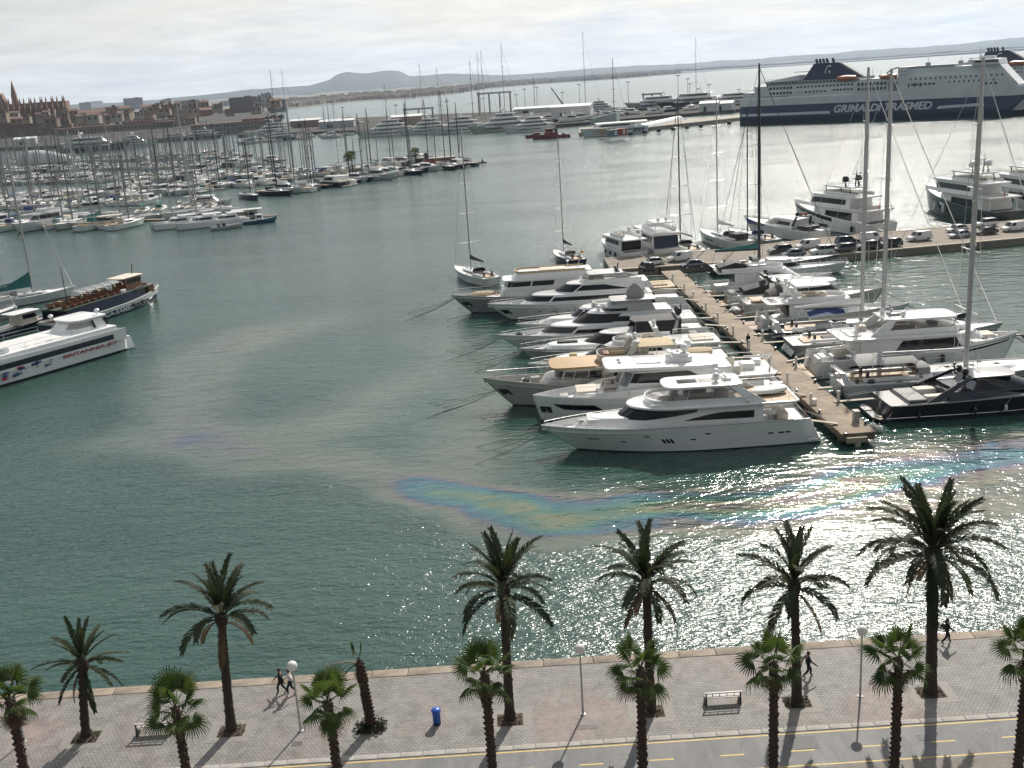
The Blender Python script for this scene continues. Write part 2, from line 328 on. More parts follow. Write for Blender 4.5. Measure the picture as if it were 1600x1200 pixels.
def sheet(name, x0, x1, y0, y1, z, m, parent=None, th=.0, **kw):
    q = MB()
    if th: q.box(((x0+x1)/2, (y0+y1)/2, z-th/2), (x1-x0, y1-y0, th))
    else: q.add([(x0,y0,z),(x1,y0,z),(x1,y1,z),(x0,y1,z)], [(0,1,2,3)])
    return q.build(name, m, parent, smooth=0, **kw)
earth = mat('packed_ground', (.30,.28,.25), .85, spec=.1, var=.2, vscale=1.5)
sheet('ground', -900, 900, -400, 57.0, -.06, earth, th=3., kind='structure', label='land behind the harbour quay')
sheet('promenade', -120, 120, 49.02, 56.62, 0., paving, th=.05, kind='structure', label='grey tiled waterfront promenade with pink stains')
# coping stones along the quay edge
m, t, b = shader('coping_stone'); L_ = t.links.new; oi = nd(t, 'ShaderNodeObjectInfo'); tco = nd(t, 'ShaderNodeTexCoord').outputs['Object']
nz = nd(t, 'ShaderNodeTexNoise', Scale=1.6, Detail=6, Roughness=.7); L_(tco, nz.inputs['Vector']); bs = ramp(t, nz.outputs['Fac'], [(.32, (.15,.122,.095)), (.66, (.29,.242,.19))])
tn = ramp(t, oi.outputs['Random'], [(0, (.78,.76,.74)), (1, (1.12,1.08,1.02))]); L_(mixc(t, 1., bs, tn, 'MULTIPLY'), b.inputs['Base Color']); b.inputs['Roughness'].default_value = .75
bp = nd(t, 'ShaderNodeBump', Strength=.4, Distance=.03); L_(nz.outputs['Fac'], bp.inputs['Height']); L_(bp.outputs[0], b.inputs['Normal']); coping = m
qw = MB().box((0, 57.1, -1.9), (240, .6, 3.4)).build('quay_wall', mat('quay_concrete', (.22,.19,.155), .8, var=.3, vscale=.8, bump=.3, bscale=3), smooth=0, kind='structure', label='stone quay wall along the promenade')
x = -60.; cs = {}
while x < 60:
    ln = random.choice((2.2, 2.6, 3.0))
    if ln not in cs: cs[ln] = MB().rbox((0, 0, 0), (ln-.02, .82, .3), .05).mesh('coping_stone', coping)
    obj('coping_stone', cs[ln], qw, (x+ln/2, 57.04, -.12+random.uniform(-.006,.006))); x += ln
# kerb between paving and cycle lane
kerbm = mat('kerb_concrete', (.34,.32,.29), .8, var=.2, vscale=4); kb = MB().rbox((0,0,0), (1.18, .40, .2), .03).mesh('kerb_stone', kerbm)
kr = sheet('kerb', -60, 60, 48.62, 49.02, -.03, kerbm, th=.04, kind='structure', label='pale kerb between promenade and cycle lane')
for i in range(100): obj('kerb_stone', kb, kr, (-60+1.2*i+.6, 48.815, -.085+random.uniform(-.004,.004)))
m, t, b = shader('cycle_lane_asphalt'); L_ = t.links.new; tco = nd(t, 'ShaderNodeTexCoord').outputs['Object']
nz = nd(t, 'ShaderNodeTexNoise', Scale=.5, Detail=8, Roughness=.72); mp = nd(t, 'ShaderNodeMapping'); mp.inputs['Scale'].default_value = (1.6, .45, 1); L_(tco, mp.inputs[0]); L_(mp.outputs[0], nz.inputs['Vector'])
L_(ramp(t, nz.outputs['Fac'], [(.30, (.105,.105,.108)), (.5, (.150,.150,.152)), (.68, (.205,.200,.196))]), b.inputs['Base Color']); b.inputs['Roughness'].default_value = .72
n3 = nd(t, 'ShaderNodeTexNoise', Scale=60., Detail=2); L_(tco, n3.inputs['Vector']); bp = nd(t, 'ShaderNodeBump', Strength=.35, Distance=.01); L_(n3.outputs['Fac'], bp.inputs['Height']); L_(bp.outputs[0], b.inputs['Normal']); asphalt = m
crk = nd(t, 'ShaderNodeTexVoronoi', Scale=.34); crk.feature = 'DISTANCE_TO_EDGE'; wob = nd(t, 'ShaderNodeTexNoise', Scale=1.2, Detail=5); L_(tco, wob.inputs['Vector']); wv = mixc(t, .12, tco, wob.outputs['Color']); L_(wv, crk.inputs['Vector'])
bcol = b.inputs['Base Color'].links[0].from_socket; L_(mixc(t, 1., bcol, ramp(t, crk.outputs['Distance'], [(.002, (.68,.68,.68)), (.007, (1.,1.,1.))]), 'MULTIPLY'), b.inputs['Base Color'])
cl = sheet('cycle_lane', -120, 120, 45.55, 48.60, -.02, asphalt, kind='structure', label='grey asphalt cycle lane with yellow lines')
yel = mat('yellow_road_paint', (.60,.44,.14), .65, var=.3, vscale=3, detail=7)
sheet('edge_line', -120, 120, 48.40, 48.50, -.016, yel, cl); sheet('edge_line', -120, 120, 45.72, 45.82, -.016, yel, cl)
dash = MB().add([(-.62,-.05,0),(.62,-.05,0),(.62,.05,0),(-.62,.05,0)], [(0,1,2,3)]).mesh('lane_dash', yel, smooth=0)
dx0 = gp(1364,1165).x
for i in range(-12, 9): obj('lane_dash', dash, cl, (dx0+i*3.62, gp(1364,1165).y, -.015))
low = sheet('roadside_pavement', -120, 120, 30, 45.55, -.012, mat('worn_pavement', (.24,.222,.196), .8, spec=.15, var=.25, vscale=1.2, detail=8), kind='structure', label='worn pavement beyond the cycle lane')
patch = mat('asphalt_patch', (.115,.115,.112), .7, var=.2)
for (px, py, dx, dy) in ((1258,1160,1.25,1.0), (1444,1152,.7,.45)):
    p = gp(px, py); q = MB().box((0,0,0), (dx, dy, .012)); f_ = .03
    q.box((0, dy/2, .004), (dx, f_, .012)).box((0,-dy/2,.004), (dx, f_, .012)); q.build('inspection_cover', patch, cl, loc=(p.x, p.y, -.018))
# painted bicycle mark
bm_ = MB()
for cx_ in (-.42, .42): bm_.tube([(cx_+.27*math.cos(a*math.pi/8), .27*math.sin(a*math.pi/8), 0) for a in range(17)], .022, 4)
for a, b_ in (((-.42,0),(-.1,.32)), ((-.1,.32),(.32,.30)), ((.42,0),(.28,.42)), ((-.1,.32),(0,0)), ((0,0),(.32,.30)), ((-.42,0),(0,0)), ((.18,.44),(.36,.42)), ((-.2,.40),(-.02,.40))): bm_.tube([(*a,0),(*b_,0)], .022, 4)
bm_.v = [(x_, y_, z_*.1) for x_, y_, z_ in bm_.v]; p = gp(1550,1142); bm_.build('bicycle_mark', mat('white_road_paint', (.24,.24,.235), .7, var=.4), cl, loc=(p.x, p.y, -.0145))
grate = mat('cast_iron_cover', (.085,.08,.075), .6, var=.3)
for (px, py, dx, dy, nn) in ((464,1162,.55,.42,1), (918,1136,.50,.40,2), (1205,1133,.45,.35,1)):
    p = gp(px, py); e_ = empty('drain_cover', (p.x, p.y, 0), 0, {464: 'small square iron cover below the lamp post with two walkers', 918: 'pair of iron covers in the paving below a lamp post', 1205: 'lone iron cover in the paving beside the bench'}[px], 'drain cover')
    for k in range(nn):
        q = MB().box((0,0,.004), (dx, dy, .012)); ox = (k-(nn-1)/2)*(dx+.06)
        for j in range(5): q.box((-dx*.36+j*dx*.18, 0, .012), (.03, dy*.8, .008))
        q.build('plate', grate, e_, loc=(ox, 0, 0))
# ---- finger pier
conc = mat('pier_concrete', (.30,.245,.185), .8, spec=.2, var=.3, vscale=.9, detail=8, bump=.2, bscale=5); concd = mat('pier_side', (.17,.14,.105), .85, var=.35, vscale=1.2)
PA, PB = Vector((32.25, 94.2, 0)), Vector((28.95, 184.0, 0)); pd = (PB-PA).normalized(); pn = Vector((pd.y, -pd.x, 0)); plen = (PB-PA).length; prz = math.atan2(pd.y, pd.x)
pier = empty('finger_pier', PA, prz, 'long tan concrete finger pier with yachts moored on both sides', 'pier')
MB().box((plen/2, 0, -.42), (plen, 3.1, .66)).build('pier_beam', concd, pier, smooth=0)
nsl = 15; sl = MB().rbox((0, 0, 0), (plen/nsl-.03, 3.34, .16), .03).mesh('deck_slab', conc)
for i in range(nsl): obj('deck_slab', sl, pier, ((i+.5)*plen/nsl, 0, -.08))
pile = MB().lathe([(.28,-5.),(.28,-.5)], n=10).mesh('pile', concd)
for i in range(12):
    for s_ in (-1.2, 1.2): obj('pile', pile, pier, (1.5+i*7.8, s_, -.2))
MB().box((-.25, .3, -.55), (.5, 1.9, .5)).box((-.3, .2, -1.2), (.35, .5, 1.6)).build('ladder_fender', mat('weathered_plank', (.36,.31,.24), .8, var=.25), pier, smooth=0)
fb = mat('buoy_white', (.72,.71,.66), .45, var=.12)
for i, (px, py) in enumerate(((1374,668), (1364,664))):
    p = gp(px, py, WL+.4); MB().ball((0,0,0), .42).tube([(0,0,.35),(0,0,.62)], .05).build('mooring_buoy', fb, loc=(p.x, p.y, WL+.22), label='round white fender buoy floating off the pier end', cat='buoy', group='buoys at the pier end')
pedm = mat('pedestal_white', (.60,.58,.52), .5, var=.15); ped = empty('service_pedestal', (0,0,0), 0, 'pale power and water post on the finger pier', 'post', 'service posts along the finger pier')
MB().rbox((0,0,.55), (.26,.24,1.1), .05).build('post_body', pedm, ped); MB().lathe([(.17,0),(.19,.05),(.12,.14),(.02,.17)], (0,0,1.1), 10).build('lamp_cap', mat('pedestal_cap', (.75,.74,.70), .3), ped)
MB().box((.135,0,.75), (.03,.16,.3)).build('socket_panel', blackp, ped)
first = True
for (zx, zy) in ((228,395),(203,465),(268,515),(366,505),(361,585),(445,650),(560,735),(662,825),(735,765),(805,935),(937,1035),(972,935),(1118,1165),(1278,1150),(1060,660)):
    if zx == 1060: continue
    p = gp(1000+zx/4, 340+zy/4, 0); lp = (p-PA); u = lp.dot(pd); v = lp.dot(pn); v = 1.45 if v > 0 else -1.45; p = PA+pd*clamp(u, 1, plen-1)+pn*v
    o = ped if first else copy_tree(ped); o.location = (p.x, p.y, 0); o.rotation_euler = (0, 0, prz); first = False; o['label'] = 'pale power and water post on the pier edge '+('facing the black sports yacht side' if v > 0 else 'along the sterns of the white yachts'); o['group'] = 'service posts, '+('outer' if v > 0 else 'inner')+' pier edge'
# locker and bollards at the end of the pier
p = PA+pd*3.2+pn*.9; MB().rbox((0,0,.55), (.7,.5,1.1), .04).box((0,0,1.13), (.78,.58,.06)).build('service_locker', mat('locker_grey', (.33,.32,.29), .6, var=.2), loc=(p.x, p.y, 0), rz=prz, label='tall grey service locker at the end of the pier', cat='locker')
p = PA+pd*9.6-pn*1.1; MB().rbox((0,0,.3), (.55,.5,.6), .06).build('dock_box', fb, loc=(p.x, p.y, 0), rz=prz, label='small white dock box beside a pier post', cat='dock box')
cleat = MB().lathe([(.16,0),(.10,.12),(.10,.26),(.2,.3),(.2,.36),(.05,.4)], n=10).mesh('mooring_bollard', blackp)
for i in range(12):
    for s_ in (-1.5, 1.5):
        p = PA+pd*(.8+7.4*i+s_)+pn*s_; obj('mooring_bollard', cleat, None, (p.x, p.y, 0), label='squat black bollard on the pier edge '+('facing the black sports yacht side' if s_ > 0 else 'along the sterns of the white yachts'), cat='bollard', group='bollards on the finger pier, '+('outer' if s_ > 0 else 'inner')+' edge')
# ---- cross quay with parked cars
qm = mat('quay_asphalt', (.26,.225,.185), .8, spec=.15, var=.25, vscale=.5, detail=8)
qo = [(19,188.0),(57,188.2),(99,193.6),(170,203),(170,224),(100,213.5),(60,207.5),(44,202.5),(19,201)]
cq = MB().prism(qo, -4., .05).build('cross_quay', [qm], smooth=0, kind='structure', label='asphalt quay with parked cars')
qk = mat('quay_kerb', (.44,.37,.28), .8, var=.2, vscale=2)
for a, b_ in ((0,1),(1,2),(2,3),(4,5),(5,6),(6,7),(7,8)):
    A, B_ = Vector((*qo[a],0)), Vector((*qo[b_],0)); d = B_-A; n_ = max(1, round(d.length/4)); rz = math.atan2(d.y, d.x)
    kk = MB().rbox((0,0,0), (d.length/n_-.04, .7, .22), .03).mesh('edge_stone', qk)
    for i in range(n_): p = A+d*((i+.5)/n_); nn = Vector((-d.y, d.x, 0)).normalized()*.33; obj('edge_stone', kk, cq, (p.x+nn.x, p.y+nn.y, .03), rz)
# ================================================================ promenade furniture, palms, people
def leaf_mat(name, c1, c2, tr):
    m, t, b = shader(name); L_ = t.links.new; oi = nd(t, 'ShaderNodeObjectInfo'); tco = nd(t, 'ShaderNodeTexCoord').outputs['Object']
    nz = nd(t, 'ShaderNodeTexNoise', Scale=2.5, Detail=3); L_(tco, nz.inputs['Vector']); s_ = math_node(t, 'ADD', math_node(t, 'MULTIPLY', oi.outputs['Random'], .6), math_node(t, 'MULTIPLY', nz.outputs['Fac'], .5))
    c = ramp(t, s_, [(.15, c1), (.85, c2)]); L_(c, b.inputs['Base Color']); b.inputs['Roughness'].default_value = .62; b.inputs['Specular IOR Level'].default_value = .16
    tl = nd(t, 'ShaderNodeBsdfTranslucent'); L_(mixc(t, 1., c, tr, 'MULTIPLY'), tl.inputs[0]); ms = nd(t, 'ShaderNodeMixShader'); ms.inputs[0].default_value = .28
    L_(b.outputs[0], ms.inputs[1]); L_(tl.outputs[0], ms.inputs[2]); L_(ms.outputs[0], t.nodes['Material Output'].inputs[0]); return m
dateleaf = leaf_mat('date_palm_leaf', (.022,.032,.016), (.052,.062,.032), (1.1,1.2,.7)); fanleaf = leaf_mat('fan_palm_leaf', (.030,.052,.018), (.080,.112,.038), (1.7,1.9,.8))
dryleaf = leaf_mat('dry_palm_leaf', (.07,.05,.03), (.15,.11,.07), (1.,1.,.9))
bark = mat('palm_bark', (.060,.042,.030), .9, col2=(.020,.015,.012), vscale=6, bump=.8, bscale=14, stretch=(1,1,2.5)); barkf = mat('fan_palm_bark', (.085,.052,.036), .9, col2=(.026,.017,.013), vscale=7, bump=.8, bscale=18)
def frond_mesh(Ln, e0, droop, nleaf=34, w=.44, seed=0, m=None, stiff=0.):
    rnd = random.Random(seed); q = MB(); pts = []; p = Vector((0,0,0)); n = 12; ang = e0
    for i in range(n+1):
        pts.append(p.copy()); tt = i/n; ang = e0-droop*(tt**1.5); p = p+Vector((math.cos(ang), 0, math.sin(ang)))*(Ln/n)
    q.tube(pts, .045, 4, r2=.008)
    def cp(u):
        k = min(n-1, int(u*n)); f = u*n-k; return pts[k].lerp(pts[k+1], f), (pts[k+1]-pts[k]).normalized()
    for i in range(nleaf):
        u = .13+.87*(i+.5)/nleaf; c, d = cp(u); nrm = Vector((-d.z, 0, d.x)); ll = w*(.30+1.0*math.sin(math.pi*clamp(.10+.82*u))**.8)*rnd.uniform(.85,1.1)
        for s_ in (-1, 1):
            side = Vector((0, s_, 0)); fw = lerp(.8, 1.45, u); up = rnd.uniform(.15,.55)
            dr = (d*fw+side*1.0+nrm*up).normalized(); w_ = .031*rnd.uniform(.8,1.25); wd = d.cross(dr).cross(dr).normalized()*w_*1.3
            a = c; mid = c+dr*ll*.55; tip = c+dr*ll+Vector((0,0,-(.16-stiff)*ll*rnd.uniform(.5,1.6)))
            q.add([a-wd*.5, a+wd*.5, mid+wd, mid-wd, tip], [(0,1,2,3),(3,2,4)])
    return q.mesh('frond', m or dateleaf, smooth=0, recalc=False)
FR = [frond_mesh(3.2, R(e), R(d), nleaf=34, seed=i, w=.43) for i, (e, d) in enumerate(((84,20),(75,34),(66,48),(56,62),(45,76),(32,88),(16,92),(-10,72)))]
FRS = [frond_mesh(2.6, R(e), R(d), nleaf=26, w=.26, seed=20+i, stiff=.1) for i, (e, d) in enumerate(((84,8),(72,16),(58,24),(42,34),(24,40),(5,44),(-18,46),(-35,40)))]
FRB = [frond_mesh(4.0, R(e), R(d), nleaf=42, w=.46, seed=40+i) for i, (e, d) in enumerate(((86,16),(76,32),(67,48),(57,66),(45,82),(30,92),(10,92),(-22,58)))]
FRD = [frond_mesh(2.7, R(e), R(d), nleaf=30, seed=60+i, w=.34, m=dryleaf) for i, (e, d) in enumerate(((-30,50),(-55,30)))]
def on_plane(px, y):   # photo pixel -> point on the vertical plane through a row of trunks
    d = c_f + c_r*((px[0]-800)/F) - c_u*((px[1]-600)/F); return CP + d*(y/d.y)
def trunk(base_r, top_r, h, lean, seed, scale_n, m, stub=.05, flare=.5):
    rnd = random.Random(seed); q = MB(); rings = []; n = 12; N_ = 26
    for i in range(N_+1):
        t_ = i/N_; r_ = lerp(base_r, top_r, t_)*(1+flare*math.exp(-t_*h/.45))*rnd.uniform(.94,1.06); c = Vector((lean.x*t_**1.3, lean.y*t_**1.3, -.15+(h+.15)*t_))
        rings.append([c+Vector((math.cos(2*math.pi*k/n)*r_*rnd.uniform(.95,1.06), math.sin(2*math.pi*k/n)*r_*rnd.uniform(.95,1.06), 0)) for k in range(n)])
    q.loft(rings)
    for i in range(scale_n):
        t_ = (i+.5)/scale_n; a = i*2.399; r_ = lerp(base_r, top_r, t_); c = Vector((lean.x*t_**1.3, lean.y*t_**1.3, h*t_)); o_ = Vector((math.cos(a), math.sin(a), 0)); s_ = Vector((-o_.y, o_.x, 0))*.09
        st = stub*rnd.uniform(.5,1.5); q.add([c+o_*r_*.9-s_, c+o_*r_*.9+s_, c+o_*(r_+st)+s_*.6+Vector((0,0,.13)), c+o_*(r_+st)-s_*.6+Vector((0,0,.13)), c+o_*r_*.9+Vector((0,0,.2))], [(0,1,2,3),(3,2,4),(0,3,4),(1,4,2)])
    return q.mesh('trunk', m, smooth=60)
def date_palm(base, top, name, label, seed, nf, meshes, grp='date palms on the promenade', rt=.21, rb=.27, shag=70):
    rnd = random.Random(seed); p = gp(*base); T = on_plane(top, p.y); h = T.z; o = empty(name, (p.x, p.y, 0), 0, label, 'palm tree', grp)
    ln = Vector((T.x-p.x, 0, 0)); obj('trunk', trunk(rb, rt, h, ln, seed, shag, bark, .035), o)
    cr = MB().lathe([(rt*.9,-.45),(rt*1.5,-.25),(rt*1.75,.05),(rt*1.5,.3),(rt*.7,.55),(.02,.75)], n=12).build('crown', bark, o, loc=(ln.x, 0, h))
    for i in range(nf):
        u = (i+.5)/nf; k = min(7, int(.7+u*7.1)); dead = i >= nf-(3 if seed in (2,4,6) else 1); f = obj('frond', FRD[i % 2] if dead else meshes[k], cr, (0, 0, lerp(.5, -.1, u))); f.rotation_euler = (rnd.uniform(-.25,.25), rnd.uniform(-.12,.12), i*2.399963+rnd.uniform(-.2,.2)); s_ = rnd.uniform(.85,1.08)*(1. if u > .2 else .92); f.scale = (s_, s_, s_)
    return o
date_palm((135,1152), (129,1040), 'date_palm', 'short date palm with stiff straight spiky fronds', 1, 26, FRS, rt=.20, rb=.24)
date_palm((362,1142), (346,968), 'date_palm', 'tall date palm with loose drooping fronds near the two walkers', 2, 25, FR)
date_palm((797,1125), (787,925), 'date_palm', 'tall date palm standing between the blue bin and a globe lamp', 3, 28, FR)
date_palm((1017,1112), (1010,915), 'date_palm', 'tall date palm beside the bench, partly behind a fan palm', 4, 28, FR)
date_palm((1245,1097), (1241,918), 'date_palm', 'medium date palm with sparse curved fronds, someone passing behind', 5, 22, FR)
date_palm((1454,1082), (1458,866), 'date_palm', 'largest date palm with dense full crown and thick trunk', 6, 46, FRB, rt=.26, rb=.31)
def fan_mesh(seed, r1=.42, r2=.92, droop=.3, pet=.9, m=None):
    rnd = random.Random(seed); q = MB(); pts = [Vector((pet*u, 0, -.12*u*u)) for u in (0, .33, .66, 1)]; q.tube(pts, .028, 4, r2=.016); hub = pts[-1]; ns = 26
    for i in range(ns):
        a = R(-118+236*(i+.5)/ns); w_ = R(236/ns)*.52; L2 = r2*rnd.uniform(.86,1.06)*(1-.16*abs(a)/2.1); pl = .035*(1 if i % 2 else -1)
        def pt(aa, r_, z=0): 
            k = (r_/r2); return hub+Vector((math.cos(aa)*r_, math.sin(aa)*r_*.96, z-droop*k*k*.45))
        q.add([pt(a,.02), pt(a-w_, r1, pl), pt(a+w_, r1, -pl), pt(a+w_*.5, (r1+L2)*.55), pt(a-w_*.5, (r1+L2)*.55), pt(a, L2, -droop*.22*rnd.uniform(.3,1.7))], [(0,1,2),(1,4,3,2),(4,5,3)])
        if i % 2: e_ = pt(a, L2, -droop*.3); q.add([e_+Vector((0,.008,0)), e_-Vector((0,.008,0)), e_+Vector((.03,0,-.2*rnd.random()-.08))], [(0,1,2)])
    return q.mesh('fan_leaf', m or fanleaf, smooth=0, recalc=False)
FAN = [fan_mesh(i, droop=d) for i, d in enumerate((.12,.25,.45,.7))]; FAND = [fan_mesh(9+i, droop=1.3, m=dryleaf) for i in range(2)]
def fan_palm(hub, name, label, seed, nl=15, y=44.1, base=None, sc=1., dry=4):
    rnd = random.Random(seed); T = on_plane(hub, y); h = T.z; o = empty(name, (T.x, y, 0), 0, label, 'palm tree', 'fan palms along the cycle lane')
    ln = Vector((rnd.uniform(-.1,.1), 0, 0)); o.location.x -= ln.x; obj('trunk', trunk(.20, .17, h, ln, seed+50, 170, barkf, .075, .35), o)
    cr = MB().lathe([(.16,-.5),(.24,-.3),(.22,-.1),(.14,.08),(.02,.16)], n=10).build('crown', barkf, o, loc=(ln.x, 0, h))
    for i in range(nl+dry):
        u = (i+.5)/nl; d_ = i >= nl; el = lerp(84, -34, u**1.15) if not d_ else -72; f = obj('fan_leaf', (FAND[i % 2] if d_ else FAN[min(3, int(u*4))]), cr, (0, 0, .16-.3*min(u,1))); s_ = sc*rnd.uniform(.85,1.12)*(.8 if d_ else 1)
        f.rotation_euler = (rnd.uniform(-.5,.5), -R(el+rnd.uniform(-10,10)), i*2.399963+rnd.uniform(-.25,.25)); f.scale = (s_, s_, s_)
    return o
for i, (hb, lb, nl) in enumerate((((15,1092),'fan palm with bright leaves in front of a half hidden lamp post',15), ((274,1108),'fan palm in front of the slatted bench near the short date palm',15), ((512,1098),'fan palm beside the broken palm stump',16), ((757,1053),'fan palm overlapping the tall date palm next to the blue bin',14), ((1001,1048),'fan palm overlapping the date palm next to the bench',13), ((1209,1038),'fan palm overlapping the sparse date palm with a passer-by behind',15), ((1404,1030),'fan palm between the lamp post and the largest date palm',15), ((1607,1018),'fan palm of which only the leaves reach into view',14))):
    fan_palm(hb, 'fan_palm', lb, 70+i, nl)
# the broken palm
p = gp(580,1137); o = empty('broken_palm', (p.x, p.y, 0), 0, 'broken palm with shaggy trunk and few hanging leaves in an ivy pit', 'palm tree'); obj('trunk', trunk(.25, .19, 4.0, Vector((-.25,0,0)), 99, 190, barkf, .07, .3), o)
cr = MB().lathe([(.16,-.4),(.22,-.1),(.12,.2),(.02,.4)], n=10).build('crown', barkf, o, loc=(-.25, 0, 4.0)); rnd = random.Random(4)
for i, (el, az, k) in enumerate(((86,0,0),(80,170,0),(30,195,3),(-15,170,3),(-35,210,3))):
    f = obj('frond', FRS[min(k+2,7)] if i > 1 else FAN[0], cr, (0,0,.1)); f.rotation_euler = (0, -R(el-(60 if i > 1 else 0)), R(az)); f.scale = (.55,.35,.5) if i > 1 else (.8,.35,.8)
for i in range(5):
    f = obj('fan_leaf', FAND[i % 2], cr, (0,0,0)); f.rotation_euler = (0, R(60+8*i), i*1.3); f.scale = (.75,.4,.6)
MB().tube([(0,0,.05),(-.7,-.05,.22),(-1.9,-.1,.1)], .07, 5, r2=.03).build('broken_frond', mat('dead_frond', (.26,.22,.17), .9, var=.2), cr)
# tree pits
soil = mat('pit_soil', (.075,.055,.040), .95, var=.4, vscale=5, bump=.6, bscale=12); pitb = mat('pit_surround_tiles', (.235,.222,.200), .7, var=.25, vscale=4, bump=.3, bscale=22); ivy = leaf_mat('ivy_leaf', (.014,.026,.012), (.040,.062,.026), (1.,1.,1.))
for i, (bx, by) in enumerate(((135,1152),(362,1142),(797,1125),(1017,1112),(1245,1097),(1454,1082),(580,1137))):
    p = gp(bx, by); rnd = random.Random(i); pt = empty('tree_pit', (p.x, p.y, 0)); pt['kind'] = 'structure'; pt['label'] = 'square planting pit of a promenade palm'
    MB().box((0,0,.0), (2.5,2.1,.012)).build('surround', pitb, pt, smooth=0)
    P_ = [[((u-4)/4*.72, (v-4)/4*.58, .010+.17*max(0, 1-((u-4)**2+(v-4)**2)/17)*rnd.uniform(.6,1.2)) for v in range(9)] for u in range(9)]; MB().grid(P_).build('soil', soil, pt)
    n_ = {6: 520, 0: 120, 4: 160}.get(i, 70); q = MB()
    for k in range(n_):
        a, r_ = rnd.uniform(0, 6.28), rnd.uniform(.25, .95 if i == 6 else .75); c = Vector((r_*math.cos(a), r_*.8*math.sin(a), rnd.uniform(.03, .38 if i == 6 else .2))); d1 = Vector((rnd.uniform(-1,1), rnd.uniform(-1,1), rnd.uniform(-.4,.8))).normalized()*.09; d2 = d1.cross(Vector((rnd.random(), rnd.random(), 1))).normalized()*.05
        q.add([c-d1, c+d2, c+d1, c-d2], [(0,1,2,3)])
    q.build('ground_ivy' if i == 6 else 'weeds', ivy if i in (6,0,4) else dryleaf, pt, smooth=0, kind='stuff')
# lamps
pole = mat('lamp_pole_grey', (.42,.42,.41), .45, metal=.3, var=.1); globe = mat('opal_globe', (.78,.77,.74), .25, var=.05, vscale=4)
lamp = empty('globe_lamp', (0,0,0)); MB().lathe([(.16,0),(.16,.04),(.075,.06),(.06,.5),(.045,3.75),(.05,3.78)], n=10).build('pole', pole, lamp); MB().lathe([(.05,3.76),(.13,3.8),(.15,3.86),(.1,3.9)], n=12).build('collar', pole, lamp)
MB().ball((0,0,4.06), .29, 18, m=12).build('globe', globe, lamp)
for i, (px, lb) in enumerate((((38,1159),'globe lamp half hidden behind a bright fan palm'), ((470,1142),'globe lamp where two people walk past'), ((911,1116),'globe lamp standing free between two tall date palms'), ((1344,1088),'globe lamp beside the largest date palm'))):
    p = gp(*px); o = lamp if i == 0 else copy_tree(lamp); o.location = (p.x, p.y, 0); o.rotation_euler.z = i; tag(o, lb, 'street lamp', 'globe lamps on the promenade')
# benches
slatm = mat('bench_slat', (.50,.48,.44), .5, var=.2); bmet = mat('bench_metal', (.055,.052,.05), .5, var=.2)
bench = empty('park_bench', (0,0,0))
for s_ in (-1, 1): MB().box((s_*.95, 0, .21), (.12,.5,.42), taper=.9).box((s_*.95,-.21,.58), (.08,.07,.38)).build('leg', bmet, bench)
for k in range(4): MB().rbox((0, -.14+k*.12, .445), (2.0,.10,.045), .015).build('seat_slat', slatm, bench)
MB().rbox((0,-.235,.80), (2.06,.11,.05), .02).build('top_rail', slatm, bench)
MB().box((0,-.225,.56), (1.9,.04,.04)).build('lower_rail', bmet, bench)
for k in range(4): MB().box((-.6+.4*k,-.225,.68), (.035,.035,.22)).build('back_bar', bmet, bench)
for i, (px, lb) in enumerate((((1129,1098),'slatted metal bench standing free beside a tall date palm'), ((243,1146),'slatted metal bench half hidden by a fan palm'))):
    p = gp(*px); o = bench if i == 0 else copy_tree(bench); o.location = (p.x, p.y, 0); tag(o, lb, 'bench', 'benches on the promenade')
p = gp(683,1131); bl = mat('bin_blue', (.012,.085,.42), .35, var=.12, coat=.2); bn = empty('litter_bin', (p.x, p.y, 0), 0, 'round blue litter bin with a domed lid', 'litter bin')
MB().lathe([(.19,0),(.20,.03),(.235,.80),(.24,.82)], n=18).build('bin_body', bl, bn); MB().lathe([(.27,.82),(.28,.86),(.24,.93),(.12,.98),(.01,.99)], n=18).build('lid', bl, bn); MB().lathe([(.215,.0),(.215,.10)], n=18).build('base_ring', blackp, bn)
for k in range(3): a = R(100+k*120); MB().box((.2*math.cos(a), .2*math.sin(a), .4), (.05,.05,.7), a).build('rib', bl, bn)
